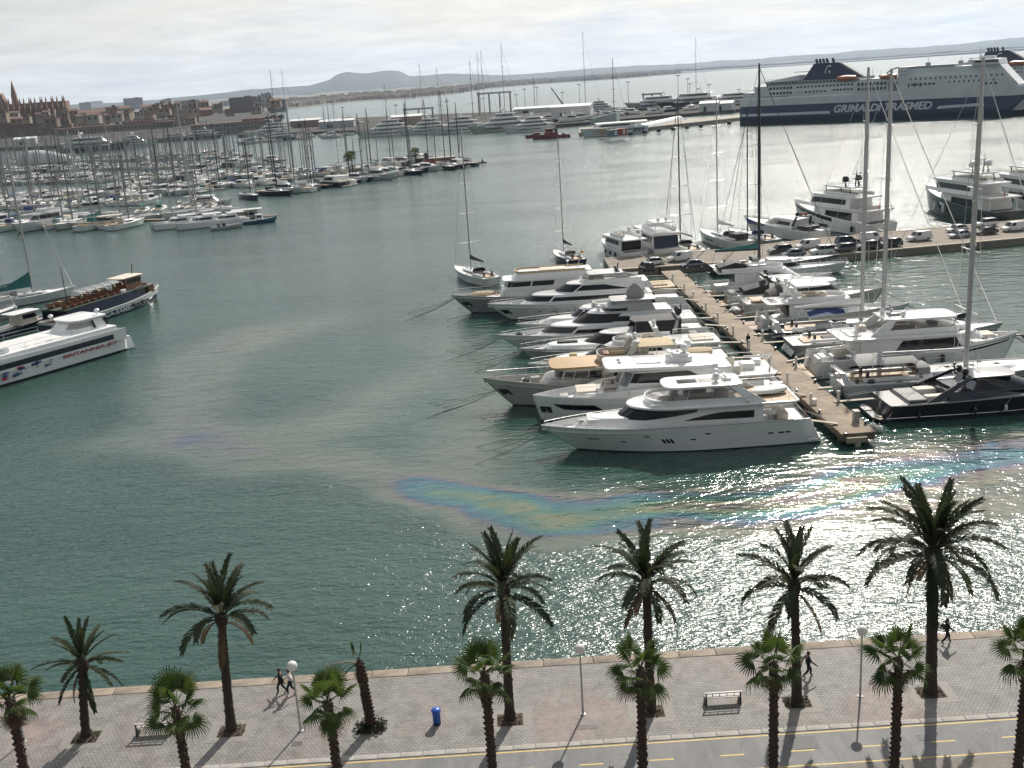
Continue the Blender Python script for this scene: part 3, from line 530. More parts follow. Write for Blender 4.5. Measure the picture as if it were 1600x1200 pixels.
# people
skinm = mat('skin', (.42,.25,.17), .6, var=.1); hairm = mat('dark_hair', (.02,.015,.012), .6, var=.3)
def person(loc, rz, label, top, trou, shoe, stride=.32, arm=.3, hgt=1.66, long_hair=False, bag=None, stand=False):
    k = hgt/1.72; V = {}; E_ = []
    def add(n, p, r_, par, tg): V[n] = (Vector(p)*k, r_*k, par, tg)
    s_ = 0. if stand else stride
    add('pel', (0,0,.95), .135, None, 't'); add('sp', (0,0,1.15), .15, 'pel', 'j'); add('ch', (.01,0,1.34), .165, 'sp', 'j'); add('nk', (.02,0,1.47), .062, 'ch', 's'); add('hd', (.04,0,1.57), .085, 'nk', 's')
    for sd_, sg in (('l',1),('r',-1)):
        f = s_*sg*.58; add('hip'+sd_, (0,.095*sg,.88), .112, 'pel', 't'); kb_ = .10 if not stand else .01
        add('kn'+sd_, (f*.55+kb_,.10*sg,.49), .080, 'hip'+sd_, 't'); add('an'+sd_, (f*1.05-(.10 if f < 0 else 0),.10*sg,.09+(.07 if f < 0 else 0)), .056, 'kn'+sd_, 't'); add('to'+sd_, (f*1.05+.14-(.06 if f < 0 else 0),.11*sg,.035+(.0)), .042, 'an'+sd_, 'h')
        g = -arm*sg*(0 if stand else 1); add('sh'+sd_, (.01,.18*sg,1.39), .062, 'ch', 'j'); add('el'+sd_, (g*.6-.04,.23*sg,1.12), .058, 'sh'+sd_, 'j'); add('wr'+sd_, (g*1.2+.06,.23*sg,.90), .042, 'el'+sd_, 'j'); add('ha'+sd_, (g*1.35+.09,.225*sg,.81), .032, 'wr'+sd_, 's')
    names = list(V); idx = {n: i for i, n in enumerate(names)}; me = bpy.data.meshes.new('person'); me.from_pydata([V[n][0] for n in names], [(idx[V[n][2]], idx[n]) for n in names if V[n][2]], [])
    ob = bpy.data.objects.new('tmp', me); COL.objects.link(ob); md = ob.modifiers.new('s', 'SKIN'); 
    for n in names: sv_ = me.skin_vertices[0].data[idx[n]]; sv_.radius = (V[n][1], V[n][1]*(1.25 if n in ('ch','sp','pel') else 1)); sv_.use_root = (n == 'pel')
    sb = ob.modifiers.new('u', 'SUBSURF'); sb.levels = sb.render_levels = 1; bpy.context.view_layer.update()
    bme = bpy.data.meshes.new_from_object(ob.evaluated_get(bpy.context.evaluated_depsgraph_get())); bpy.data.objects.remove(ob)
    mi = {'s': 0, 'j': 1, 't': 2, 'h': 3}; bme.materials.clear()
    for m_ in (skinm, top, trou, shoe, hairm): bme.materials.append(m_)
    segs = [(V[V[n][2]][0] if V[n][2] else V[n][0], V[n][0], V[n][3]) for n in names]
    def near(c):
        best = (9, 's')
        for a, b_, tg in segs:
            d = b_-a; t_ = clamp((c-a).dot(d)/max(1e-9, d.length_squared)); best = min(best, ((c-a-d*t_).length, tg))
        return best[1]
    for p_ in bme.polygons: p_.material_index = mi[near(p_.center)]; p_.use_smooth = True
    q = MB(); hd = V['hd'][0]; q.ball((hd.x+.01*k, hd.y, hd.z+.015), .098*k, 12, 0, 1.18, 8); q.box((hd.x+.105*k, 0, hd.z), (.03,.025,.04)); 
    for sg in (1,-1):
        q.ball((hd.x, .095*k*sg, hd.z), .022, 6, 0, 1.4, 4); q.ball((hd.x+.088*k, .035*sg, hd.z+.03), .011, 6, 4, 1, 4)
        hw = V['hal' if sg > 0 else 'har'][0]
        for j in range(4): q.tube([(hw.x-.02+.014*j, hw.y, hw.z), (hw.x-.018+.016*j, hw.y-.006*sg, hw.z-.05), (hw.x-.005+.015*j, hw.y-.02*sg, hw.z-.085+.006*abs(j-1.5))], .0085, 5, r2=.006)
        q.tube([(hw.x+.02, hw.y-.01*sg, hw.z+.02), (hw.x+.048, hw.y-.02*sg, hw.z-.025)], .010, 5, r2=.007)
    q.box((hd.x+.095*k, 0, hd.z-.05), (.012,.04,.008), mi=4)
    o = obj('person', bme, None, loc, rz, label, 'person', 'people walking'); hm = q.mesh('head', [skinm, top, trou, shoe, hairm], 60)
    bm = bmesh.new(); bm.from_mesh(bme); bm.from_mesh(hm); bm.to_mesh(bme); bm.free(); bpy.data.meshes.remove(hm)
    h_ = MB(); h_.ball((hd.x-.018*k, 0, hd.z+.035), .108*k, 12, 0, 1.12, 8)
    if long_hair: h_.tube([(hd.x-.06,0,hd.z+.03),(hd.x-.11,0,hd.z-.12),(hd.x-.12,0,hd.z-.3)], .085, 8, r2=.03)
    h_.build('hair', hairm, o, 60)
    if bag: MB().rbox((-.17*k, 0, 1.22*k), (.16,.27,.38), .06).build('backpack', bag, o)
    return o
jb = mat('dark_jacket', (.012,.012,.014), .8, var=.3); jw = mat('white_top', (.68,.67,.64), .8, var=.1); jn = mat('dark_jeans', (.02,.025,.045), .85, var=.3); sw_ = mat('white_shoe', (.6,.6,.58), .6); 
p = gp(441,1083); person((p.x,p.y,0), R(170), 'walker in black jacket and trousers beside the one in white', jb, jb, jb, .33)
p = gp(456,1085); person((p.x,p.y,0), R(176), 'walker in white top and dark jeans below a globe lamp', jw, jn, sw_, .30, hgt=1.7)
p = gp(1478,1005); person((p.x,p.y,0), R(5), 'long haired walker in black with a dark backpack at the quay edge', jb, jb, jb, .42, long_hair=True, bag=blackp)
p = gp(1262,1058); person((p.x,p.y,0), R(3), 'walker in dark clothes passing behind the sparse date palm', jb, jb, jb, .36)
p = gp(1169,542); person((p.x,p.y,0), R(100), 'person in dark clothes standing on the finger pier', jb, jb, jb, stand=True, hgt=1.75)
p = gp(1031,432); person((p.x,p.y,0), R(80), 'person in black at the landward end of the finger pier', jb, jb, jb, stand=True, hgt=1.75)
# ================================================================ boat building kit (x forward from the transom, y to port, z up from the waterline)
class Hull:
    def __init__(s, L, B, fa, ff, rake=.1, full=2.4, wfull=1.8, aftw=.9, flare=1.2, tmax=.42, sheer=1.8, draft=.6, wl=.9, srake=0., knuckle=None):
        s.__dict__.update(L=L, B=B, fa=fa, ff=ff, rake=rake, full=full, wfull=wfull, aftw=aftw, flare=flare, tmax=tmax, sheer=sheer, draft=draft, wl=wl, srake=srake)
    def shape(s, t, p): return lerp(s.aftw, 1., math.sin(min(1, t/s.tmax)*math.pi/2)) if t < s.tmax else max(0., 1-((t-s.tmax)/(1-s.tmax))**p)
    def zs(s, t): return s.fa+(s.ff-s.fa)*t**s.sheer
    def P(s, t, z, out=0.):
        k = clamp(z/s.zs(t))**s.flare; hb = lerp(s.shape(t, s.wfull)*s.wl, s.shape(t, s.full), k)*s.B/2
        if z < 0: hb *= math.sqrt(max(0., 1+z/s.draft))
        x = t*(s.L-s.rake*s.L*(1-clamp(z/s.ff, -.25, 1.))**1.15) - s.srake*(1-t)**6*(1-clamp(z/s.fa, 0, 1))*s.L
        return Vector((x, hb+out, z))
    def Ps(s, t, f, out=0.): return s.P(t, s.zs(t)*f, out)
    def mesh(s, mats, bul=.5, wall=.1, boot_h=.1, nt=26, stripe=None):
        """mats: bottom, topsides, inner; returns (hull mesh, deck mesh)"""
        q = MB(); ts = [1-(1-i/nt)**1.25 for i in range(nt+1)]; fr = [.0,.04,.18,.38,.6,.8,.93,1.]
        rows = []
        for t_ in ts:
            rr = [s.P(t_, -s.draft), s.P(t_, -s.draft*.45)] + [s.P(t_, 0.)] + [s.P(t_, boot_h)] + [s.Ps(t_, f) for f in fr[2:]]
            zi = s.zs(t_); inn = max(0., rr[-1].y-wall); rr += [Vector((rr[-1].x-(wall if t_ > .99 else 0), inn, zi)), Vector((rr[-1].x-(wall if t_ > .99 else 0), inn, zi-bul))]
            rows.append(rr)
        n = len(rows[0])
        for i in range(nt):
            for j in range(n-1): q.add([rows[i][j], rows[i+1][j], rows[i+1][j+1], rows[i][j+1]], [(0,1,2,3)], 0 if j < 3 else (2 if j >= n-2 else 1))
        tr = rows[0]; 
        for j in range(n-3): q.add([tr[j], tr[j+1], Vector((tr[j+1].x, 0, tr[j+1].z)), Vector((tr[j].x, 0, tr[j].z))], [(0,1,2,3)], 0 if j < 3 else 1)
        q.mirror(); me = q.mesh('hull', mats, 40)
        bm = bmesh.new(); bm.from_mesh(me); bmesh.ops.remove_doubles(bm, verts=bm.verts, dist=.002); bmesh.ops.recalc_face_normals(bm, faces=bm.faces); bm.to_mesh(me); bm.free()
        d = MB()
        for i in range(nt):
            a, b_ = rows[i][-1], rows[i+1][-1]; d.add([a, b_, (b_.x, -b_.y, b_.z), (a.x, -a.y, a.z)], [(0,1,2,3)])
        return me, d
BOATS = []
class Boat:
    def __init__(s, name, label, cat, group=None): s.o = empty(name, (0,0,0), 0, label, cat, group); s.h = None; BOATS.append(s)
    def place(s, stern, rz, z=WL): s.o.location = (stern[0], stern[1], z); s.o.rotation_euler = (0, 0, rz); return s
    def part(s, q, name, m, parent=None, sm=38): return q.build(name, m, parent or s.o, sm)
    def hull(s, mats, deck, bul=.5, boot_h=.1, nt=26, **kw):
        s.h = Hull(**kw); me, d = s.h.mesh(mats, bul, nt=nt, boot_h=boot_h); s.ho = obj('hull', me, s.o); s.bul = bul; s.dk = s.part(d, 'deck', deck, sm=0); return s
    def deckz(s, t): return s.h.zs(t)-s.bul
    def hwin(s, t0, t1, zb, zt, n=8, m=None, name='hull_window', both=True, out=.012):
        """window on the topsides between t0..t1; zb, zt are heights or functions of u"""
        for sg in ((1,-1) if both else (1,)):
            top, bot = [], []
            for i in range(n+1):
                u = i/n; t_ = lerp(t0, t1, u); a = zb(u) if callable(zb) else zb; b_ = zt(u) if callable(zt) else zt
                pa, pb = s.h.P(t_, a, out), s.h.P(t_, b_, out); bot.append((pa.x, pa.y*sg, pa.z)); top.append((pb.x, pb.y*sg, pb.z))
            s.part(MB().grid([bot, [tuple((Vector(a)+Vector(b))/2) for a, b in zip(bot, top)], top]), name, m or glass, s.ho)
    def port(s, t, z, w_=.35, h_=.14, m=None, both=True):
        for sg in ((1,-1) if both else (1,)):
            c = s.h.P(t, z, .0); e_ = s.h.P(t+.01, z)-s.h.P(t, z); e_.normalize(); up = (s.h.P(t, z+.1)-s.h.P(t, z)).normalized(); nn = e_.cross(up); nn = nn if nn.y > 0 else -nn
            ring = [c+e_*(w_/2*math.copysign(abs(math.cos(a))**.5, math.cos(a)))+up*(h_/2*math.copysign(abs(math.sin(a))**.5, math.sin(a))) for a in [k*math.pi/6 for k in range(12)]]
            q = MB().loft([[(p.x+nn.x*o_, (p.y+nn.y*o_)*sg, p.z) for p in ring] for o_ in (-.03, .018)]); s.part(q, 'porthole', m or glass, s.ho)
    # ---- deckhouse tiers
    def tier(s, xa, xf, w0, z0, z1, rake=1., nose=1.5, w1=None, e=2.4, aft_rake=.0, m=None, name='deckhouse', crown=.08, nn=8, taper=0., parent=None, roof=True):
        """taper: how much the sides close in towards the nose (0..1)"""
        w1 = w0*.93 if w1 is None else w1
        def pt(u, v, out=0.):
            f = xf-rake*v; a = xa+aft_rake*v; wd = lerp(w0, w1, v); us = .62; nx = f-nose*(1-.15*v)
            if u < us: k = u/us; x = lerp(a, nx, k); y = wd*(1-taper*k*k*.5)
            else: th = (u-us)/(1-us)*math.pi/2; x = nx+(f-nx)*math.sin(th)**(2/e); y = wd*(1-taper*.5)*max(0, math.cos(th))**(2/e)
            return Vector((x+out*(1 if u > .98 else .5 if u > .8 else 0), y+out*(1 if u < .95 else .3), lerp(z0, z1, v)))
        us_ = [i/8*.62 for i in range(9)]+[.62+.38*i/nn for i in range(1, nn+1)]
        def ring(v, ins=0., dz=0.):
            pts = [pt(u, v) for u in us_]; 
            if ins:
                cx_ = (pts[0].x+pts[-1].x)/2; pts = [Vector((cx_+(p.x-cx_)*(1-ins/max(.5, abs(p.x-cx_))), max(0, p.y-ins if p.y > ins else 0), p.z)) for p in pts]
            pts = [Vector((p.x, p.y, p.z+dz)) for p in pts]; return pts+[Vector((p.x, -p.y, p.z)) for p in reversed(pts[:-1])]
        q = MB(); rs = [ring(0), ring(.5), ring(1)]
        if roof: rs += [ring(1, .06, crown*.55), ring(1, .25, crown*.9), ring(1, .6, crown)]
        q.loft(rs); part = s.part(q, name, m or white, parent); part_pt = pt
        return (part, pt)
    def win(s, tier, u0, u1, v0, v1, n=12, m=None, name='window', out=.014, split=0, both=True):
        """band of glass on a tier; v0, v1 numbers or functions of k in 0..1; split cuts it into panes"""
        part, pt = tier; segs = split or 1
        for g in range(segs):
            a, b_ = lerp(u0, u1, (g+.03*(segs > 1))/segs), lerp(u0, u1, (g+1-.03*(segs > 1))/segs)
            for sg in ((1,-1) if both else (1,)):
                rows = [[], [], []]
                for i in range(n+1):
                    u = lerp(a, b_, i/n); k = (u-u0)/(u1-u0); va = v0(k) if callable(v0) else v0; vb = v1(k) if callable(v1) else v1
                    for r_, v in zip(rows, (va, (va+vb)/2, vb)): p = pt(u, v, out); r_.append((p.x, p.y*sg, p.z))
                s.part(MB().grid(rows), name, m or glass, part)
    def slab(s, xa, xf, w, z, th=.16, nose=1.2, m=None, name='roof', e=2.4, tail=.3, parent=None, soft=.07, dz=0.):
        """rounded flat roof or deck; dz lifts the nose"""
        o_ = []
        for i in range(9): th_ = i/8*math.pi/2; o_.append((xf-nose+nose*math.sin(th_)**(2/e), w*math.cos(th_)**(2/e)))
        o_ = o_[::-1]  # nose -> side
        side = o_+[(xa+tail, w), (xa, w*.86)]; out_ = side+[(x, -y) for x, y in reversed(side) if y > 1e-4]
        q = MB().prism(out_, z, z+th, soft=soft)
        if dz: q.v = [(x, y, zz+dz*clamp((x-xa)/(xf-xa))) for x, y, zz in q.v]
        return s.part(q, name, m or white, parent)
    def coaming(s, xa, xf, w, z, h=.5, nose=1.5, m=None, th=.1, name='flybridge_coaming', fall=.0, parent=None):
        """open-backed low wall around a flybridge"""
        o_ = [(xa, w), (lerp(xa, xf-nose, .5), w)]+[(xf-nose+nose*math.sin(a)**.85, w*math.cos(a)**.85) for a in [i/8*math.pi/2 for i in range(9)]]
        full = o_+[(x, -y) for x, y in reversed(o_[:-1])]; q = MB(); n = len(full)
        def P_(i, ins, zz): x, y = full[i]; k = 1-ins/max(.4, math.hypot(x-(xa+xf)/2, y)); return (lerp((xa+xf)/2, x, k), y*k, zz)
        rows = [[P_(i, 0, z), P_(i, -.02, z+h*(1-fall*(1-clamp((full[i][0]-xa)/(xf-xa))))), P_(i, th, z+h*(1-fall*(1-clamp((full[i][0]-xa)/(xf-xa))))), P_(i, th+.03, z)] for i in range(n)]
        q.grid(rows); s.part(q, name, m or white, parent); return full
    def screen(s, xf, w, z, h=.45, nose=1.3, span_=80, m=None, lean=.25):
        q = MB(); rows = []
        for i in range(13):
            a = R(-span_+2*span_*i/12); x, y = xf-nose+nose*math.cos(a), w*math.sin(a); rows.append([(x, y, z), (x-lean*math.cos(a)*h*1.6, y*(1-.08), z+h)])
        q.grid(rows); s.part(q, 'windscreen', m or clearglass)
    def rail(s, t0, t1, h=.6, n=12, ins=.08, both=True, close=False, r=.016, wires=1):
        q = MB()
        for sg in ((1,-1) if both else (1,)):
            tops = []
            for i in range(n+1):
                p = s.h.Ps(lerp(t0, t1, i/n), 1.); y = max(0., p.y-ins)*sg; tops.append((p.x-(ins if p.y < .2 else 0), y, p.z+h)); q.tube([(p.x-(ins if p.y < .2 else 0), y, p.z-.02), tops[-1]], r*.8, 4)
            q.tube(tops, r*1.2, 5)
            for w_ in range(wires): q.tube([(a, b_, c-h*(w_+1)/(wires+1)) for a, b_, c in tops], r*.6, 4)
        s.part(q, 'guard_rail', chrome)
    def rails(s, pts, h=.7, r=.018, mid=1, name='hand_rail', m=None):
        q = MB(); tops = [(p[0], p[1], p[2]+h) for p in pts]; q.tube(tops, r*1.2, 5)
        for p, t_ in zip(pts, tops): q.tube([p, t_], r, 4)
        for k in range(mid): q.tube([(p[0], p[1], p[2]+h*(k+1)/(mid+1)) for p in pts], r*.7, 4)
        s.part(q, name, m or chrome)
    def radome(s, x, y, z, r=.32, m=None, ped=.25):
        s.part(MB().lathe([(.12,-ped),(.14,-.02),(r*.9,0),(r,.06),(r,.06+r*.7),(r*.86,.06+r*1.15),(r*.5,.06+r*1.5),(.02,.06+r*1.6)], (x, y, z), 14), 'radome', m or white)
    def whip(s, x, y, z, h=3., r=.014, m=None, name='antenna', lean=.0): s.part(MB().tube([(x, y, z), (x-lean*h, y, z+h)], r, 4, r2=r*.5), name, m or whitedeck)
    def box(s, c, d, name, m, r=.08, parent=None, rz=0.): s.part(MB().rbox(c, d, r, rz), name, m, parent)
    def sofa(s, x, y, z, l, w, m=None, back=(0,)):
        q = MB().rbox((x, y, z+.2), (l, w, .4), .08)
        s.part(q, 'seat', m or cream)
        for b_ in back: s.part(MB().rbox((x+b_*l*.45 if b_ else x, y if b_ else y+w*.4, z+.5), (.16 if b_ else l, w if b_ else .16, .5), .07), 'backrest', m or cream)
    def fender(s, t, z=.9, r=.17, l=.8, side=1, m=None):
        p = s.h.Ps(t, .98); c = s.h.P(t, z); q = MB().lathe([(.02,-l/2),(r*.8,-l/2+.08),(r,-l/2+.2),(r,l/2-.2),(r*.8,l/2-.08),(.03,l/2)], (c.x, (max(c.y, p.y*.97)+r)*side, z), 8); q.tube([(c.x, (max(c.y, p.y*.97)+r)*side, z+l/2), (p.x, p.y*side, p.z)], .012, 4); s.part(q, 'fender', m or blackp)
    def anchor(s, z=None, t=.965, m=None):
        zz = z or s.h.ff*.5
        for sg in (1,-1):
            c = s.h.P(t, zz, .0); d = s.h.P(t-.03, zz)-s.h.P(t-.05, zz); d.normalize(); L_ = s.h.L*.03
            a = s.h.P(t-.045, zz-.35, .02); b_ = s.h.P(t, zz-.35, .02); c2 = s.h.P(t, zz+.35, .02); d2 = s.h.P(t-.045, zz+.35, .02)
            s.part(MB().add([(p.x, p.y*sg, p.z) for p in (a, b_, c2, d2)], [(0,1,2,3)]), 'anchor_pocket', m or blackp, s.ho)
            e_ = (a+b_)/2; s.part(MB().tube([(e_.x, (e_.y+.04)*sg, e_.z+.1), (e_.x, (e_.y+.06)*sg, e_.z+.6)], .05, 5).box((e_.x, (e_.y+.05)*sg, e_.z+.08), (.42,.06,.16)), 'anchor', chrome, s.ho)
    def lines(s, n=2, ln=7., spread=.35, t=.97, f=.9, both=True):
        q = MB(); p = s.h.Ps(t, f)
        for sg in ((1,-1) if both else (1,)):
            for i in range(n):
                a = spread*sg*(i+.6)/n; e_ = Vector((p.x+ln*math.cos(a)*(.75+.25*i/max(1,n-1)), p.y*sg+ln*math.sin(a), -.05)); m_ = (Vector((p.x, p.y*sg, p.z))+e_)/2-Vector((0,0,.22)); q.tube([(p.x, p.y*sg, p.z), m_, e_], .02, 4)
        s.part(q, 'mooring_line', rope)
    def platform(s, ln=1.3, z=.32, w=.86, m=None, top=None):
        B = s.h.B*w/2; q = MB().prism([(.15, B), (.15,-B), (-ln*.7,-B), (-ln,-B*.7), (-ln, B*.7), (-ln*.7, B)], z-.18, z, soft=.04); pl = s.part(q, 'swim_platform', m or white)
        s.part(MB().prism([(.05, B*.92), (.05,-B*.92), (-ln*.68,-B*.92), (-ln*.93,-B*.66), (-ln*.93, B*.66), (-ln*.68, B*.92)], z, z+.012), 'platform_mat', top or teak, pl, 0)
    def arch(s, x, w, z, h, lean=-.9, th=.28, m=None):
        q = MB()
        for sg in (1,-1): q.loft([[(x-.35, sg*w, z), (x+.45, sg*w, z), (x+.45, sg*(w-th*.5), z), (x-.35, sg*(w-th*.5), z)], [(x+lean-.28, sg*w*.86, z+h), (x+lean+.28, sg*w*.86, z+h), (x+lean+.28, sg*(w*.86-th*.5), z+h), (x+lean-.28, sg*(w*.86-th*.5), z+h)]])
        q.rbox((x+lean, 0, z+h+.07), (.62, w*1.78, .16), .06); s.part(q, 'radar_arch', m or white); return x+lean, z+h+.15
    def mast(s, x, z0, h, r=.11, m=None, spread=3, rig=True, bx=None, sternx=None, boom=None, boom_z=None, boom_m=None, furl=True, chain=None, heavy=1., spl=None, cover=.22):
        m = m or silverm; k = 1.25; q = MB(); q.loft([[(x+k*rr*math.cos(a), rr*math.sin(a)*.8, zz) for a in [i*math.pi/4 for i in range(8)]] for zz, rr in ((z0-.3, r), (z0+h*.7, r*.95), (z0+h, r*.6))]); mo = s.part(q, 'mast', m)
        ch = chain or s.h.B*.46; zc_ = z0
        tip = (x, 0, z0+h*.985); sp = []
        for i in range(spread):
            zz = z0+h*(i+1)/(spread+1.); w_ = (spl or ch*.92)*(1-.20*i); s.part(MB().tube([(x-.05-.25*w_*.3, -w_, zz+.04*w_), (x, 0, zz), (x-.05-.25*w_*.3, w_, zz+.04*w_)], .035*heavy, 5), 'spreader', m, mo); sp.append((w_, zz))
        s.part(MB().box((x, 0, z0+h+.05), (.3,.06,.06)).tube([(x-.1,0,z0+h),(x-.1,0,z0+h+.9)], .012, 4), 'masthead', m, mo)
        if rig:
            q = MB(); rr = .014*heavy
            if bx: q.tube([(bx, 0, s.h.ff if s.h else z0), tip], rr*(1.8 if furl else 1.), 4)
            if sternx is not None: q.tube([(sternx, 0, (s.h.fa if s.h else z0)), tip], rr, 4)
            for sg in (1,-1):
                pts = [(x-.1, ch*sg, zc_-.2)]+[(x-.12, w_*sg, zz) for w_, zz in sp]+[tip]; q.tube(pts, rr, 4)
                if sp: q.tube([(x-.3, ch*sg*.95, zc_-.2), (x, 0, sp[0][1])], rr*.8, 4)
            s.part(q, 'rigging', chrome if m is not carbonm else carbonm)
        if boom:
            bz = boom_z or z0+1.3; bo = s.part(MB().tube([(x-.1,0,bz), (x-boom,0,bz+.15)], .085*heavy, 6), 'boom', m)
            if boom_m:
                n = 8; rows = []
                for i in range(n+1):
                    u = i/n; xx = x-.15-(boom-.3)*u; hh = lerp(cover*2.2, cover*.8, u**.7)*(1+.08*math.sin(i*2.3)); wv = cover*.75
                    rows.append([(xx, wv*.5*math.cos(a), bz+.1+hh*.5+hh*.5*math.sin(a)) for a in [k_*math.pi/4 for k_ in range(8)]])
                s.part(MB().loft(rows), 'sail_cover', boom_m, bo)
        return mo
def flag(b, x, y, z, h=1.3, m=None, sz=(.9,.55)):
    b.part(MB().tube([(x,y,z),(x-.35,y,z+h)], .018, 5), 'flagstaff', woodl); q = MB(); q.grid([[(x-.35+.02-.04*i*.3, y+.10*math.sin(i*1.4)+.02*j, z+h-.05-sz[1]*j/3-sz[0]*.16*i) for j in range(4)] for i in range(6)]); b.part(q, 'flag', m or flagr)
# ================================================================ yachts on the left side of the pier (bows towards -X)
HW = [boot, white, whitedeck]
def bowgear(b, t=.93, n=1):
    x = b.h.P(t, 1).x; z = b.deckz(t); q = MB().lathe([(.16,0),(.16,.18),(.1,.25),(.2,.3),(.18,.42),(.03,.46)], (x-.3, 0, z), 10); b.part(q, 'windlass', chrome)
    for sg in (1,-1): b.part(MB().box((x-.9, .55*sg, z+.05), (.3,.06,.1)).box((x-.9,.55*sg,z+.02), (.12,.1,.06)), 'cleat', chrome)
    b.box((x-1.7, 0, z+.04), (.6,.6,.08), 'hatch', greydeck, .05)
def furl_tender(b, x, y, z, l=3.2, w=1.5, m=None, rz=0.):
    q = MB(); n = 9; rows = []
    for i in range(n):
        u = i/(n-1); k = math.sin(math.pi*clamp(u*.86+.12))**.5; xx = (u-.5)*l; hw = w/2*k; hh = .75*(.6+.4*k)
        rows.append([(x+xx*math.cos(rz)-yy*math.sin(rz), y+xx*math.sin(rz)+yy*math.cos(rz), z+zz) for yy, zz in ((-hw*.5,0),(-hw,.25),(-hw*.92,.5),(-hw*.35,hh),(hw*.35,hh),(hw*.92,.5),(hw,.25),(hw*.5,0))])
    q.loft(rows); b.part(q, 'covered_tender', m or white)
def sunpad(b, x, y, z, l, w, m=None, n=2):
    for k in range(n): b.part(MB().rbox((x, y+(k-(n-1)/2)*w/n, z+.09), (l, w/n-.04, .18), .07), 'sun_pad', m or cream)
LF = math.pi
# -- the nearest big white yacht
b = Boat('motor_yacht', 'big white motor yacht with three oval portholes, nearest the pier end', 'yacht', None); b.place((28,98.2), LF)
b.hull(HW, whitedeck, .55, L=25.5, B=6.3, fa=2.6, ff=2.72, rake=.135, full=2.5, wfull=1.9, aftw=.9, srake=.045, flare=1.1, tmax=.45, draft=.7)
b.platform(1.3, .42); b.part(MB().tube([b.h.Ps(i/30*.985, .985, .015) for i in range(31)], .035, 5).mirror(), 'rub_rail', chrome)
for t_, z_ in ((.10,1.35),(.125,1.35),(.165,1.35),(.40,1.75),(.47,1.25),(.635,1.75),(.745,1.2),(.84,1.45),(.865,1.45)): b.port(t_, z_, .55, .16)
for k in range(3): b.port(.555+.016*k, 1.2, .26, .62)
tr_ = b.tier(14, 23.0, 2.1, 2.0, 3.25, rake=2.2, nose=4.5, w1=1.7, e=2., name='foredeck_trunk', taper=.3); sunpad(b, 20.0, 0, 3.06, 1.9, 2.2, white, 2); b.box((21.6,0,2.95), (.7,.6,.14), 'hatch', greydeck)
h1 = b.tier(4.4, 19.6, 2.72, 2.15, 4.2, rake=2.9, nose=5.0, w1=2.5, e=2.0, taper=.22)
b.win(h1, .06, .50, .40, lambda k: .74 if k < .45 else lerp(.74, .41, ((k-.45)/.55)**1.6), n=22)
b.win(h1, .46, 1., lambda k: lerp(.80, .50, clamp(k/.5)**.8), .93, n=26, name='windscreen')
for sg in (.30,.62): b.part(MB().tube([h1[1](1-sg*.22, .52, .03), h1[1](1-sg*.22, .93, .03)], .03, 4).mirror(), 'mullion', blackp, h1[0])
b.slab(.9, 17.1, 2.82, 4.18, .22, nose=4.6, e=2.0, name='upper_deck', tail=.5); b.part(MB().prism([(1.2,2.5),(6.2,2.5),(6.2,-2.5),(1.2,-2.5)], 4.405, 4.42), 'teak_planking', teak, sm=0)
b.part(MB().rbox((10.8,0,4.55), (8.4,4.7,.3), .6), 'flybridge_base', white)
b.coaming(5.6, 15.3, 2.42, 4.38, .62, nose=2.6); b.screen(15.0, 2.2, 4.98, .42, nose=2.4, span_=85)
sunpad(b, 13.3, .9, 4.7, 1.2, 1.6, cream, 1); b.box((12.4,-.9,5.0), (.8,1.1,.9), 'helm_console', white); b.sofa(10.2, 1.4, 4.7, 2.4, .8); b.sofa(10.2,-1.4,4.7,2.2,.8); b.box((8.0,0,5.0), (1.2,2.2,.7), 'wet_bar', white)
b.slab(6.1, 13.7, 2.02, 5.92, .24, nose=1.5, name='hardtop', e=2.8, tail=.9); b.part(MB().rbox((11.2,-.05,6.17), (1.9,1.3,.03), .03), 'sunroof', glass); b.part(MB().rbox((9.3,.0,6.17), (1.6,1.3,.03), .03), 'sunroof', greydeck)
for sg in (1,-1):
    b.part(MB().loft([[(4.0,sg*2.6,4.4),(5.6,sg*2.6,4.4),(5.6,sg*2.45,4.4),(4.0,sg*2.45,4.4)], [(6.5,sg*2.0,5.95),(7.4,sg*2.0,5.95),(7.4,sg*1.85,5.95),(6.5,sg*1.85,5.95)]]), 'hardtop_support', white)
    b.part(MB().grid([[(6.2,sg*2.42,5.0),(13.4,sg*2.3,5.0)], [(7.3,sg*1.98,5.93),(12.9,sg*1.9,5.93)]]), 'vinyl_side_panel', clearglass); b.part(MB().tube([(11.6,sg*2.38,5.0),(11.2,sg*1.95,5.93)], .03, 5), 'stanchion', chrome)
b.radome(8.5,.75,6.42,.36,ped=.3); b.radome(8.2,-.75,6.42,.36,ped=.3); b.part(MB().rbox((7.4,0,6.3), (.9,1.3,.3), .2), 'mast_base', white); b.part(MB().box((7.5,0,6.6), (.1,1.5,.12)), 'radar_scanner', white)
for y_ in (1.3,-1.2,.3): b.whip(7.0, y_, 6.1, 3.2)
furl_tender(b, 3.4, .2, 4.5, 3.6, 1.7, rz=.25); b.box((2.1,-1.6,4.75), (1.3,.8,.6), 'covered_jetski', white, .2); b.rails([(5.4,2.6,4.4),(3.6,2.68,4.4),(2.0,2.68,4.4),(1.2,2.3,4.4),(1.0,1.0,4.4),(1.0,-1.0,4.4),(1.2,-2.3,4.4),(2.0,-2.68,4.4),(5.4,-2.6,4.4)], .85)
b.box((2.2,0,2.45), (1.2,2.6,.6), 'cockpit_sofa', cream, .2); b.part(MB().lathe([(.1,0),(.1,.6),(.8,.62),(.8,.68),(.02,.7)], (3.4,.6,2.05), 14), 'cockpit_table', whitedeck)
for sg in (1,-1): b.part(MB().rbox((.3,sg*2.3,1.4), (1.5,.8,1.3), .3), 'stern_steps', white)
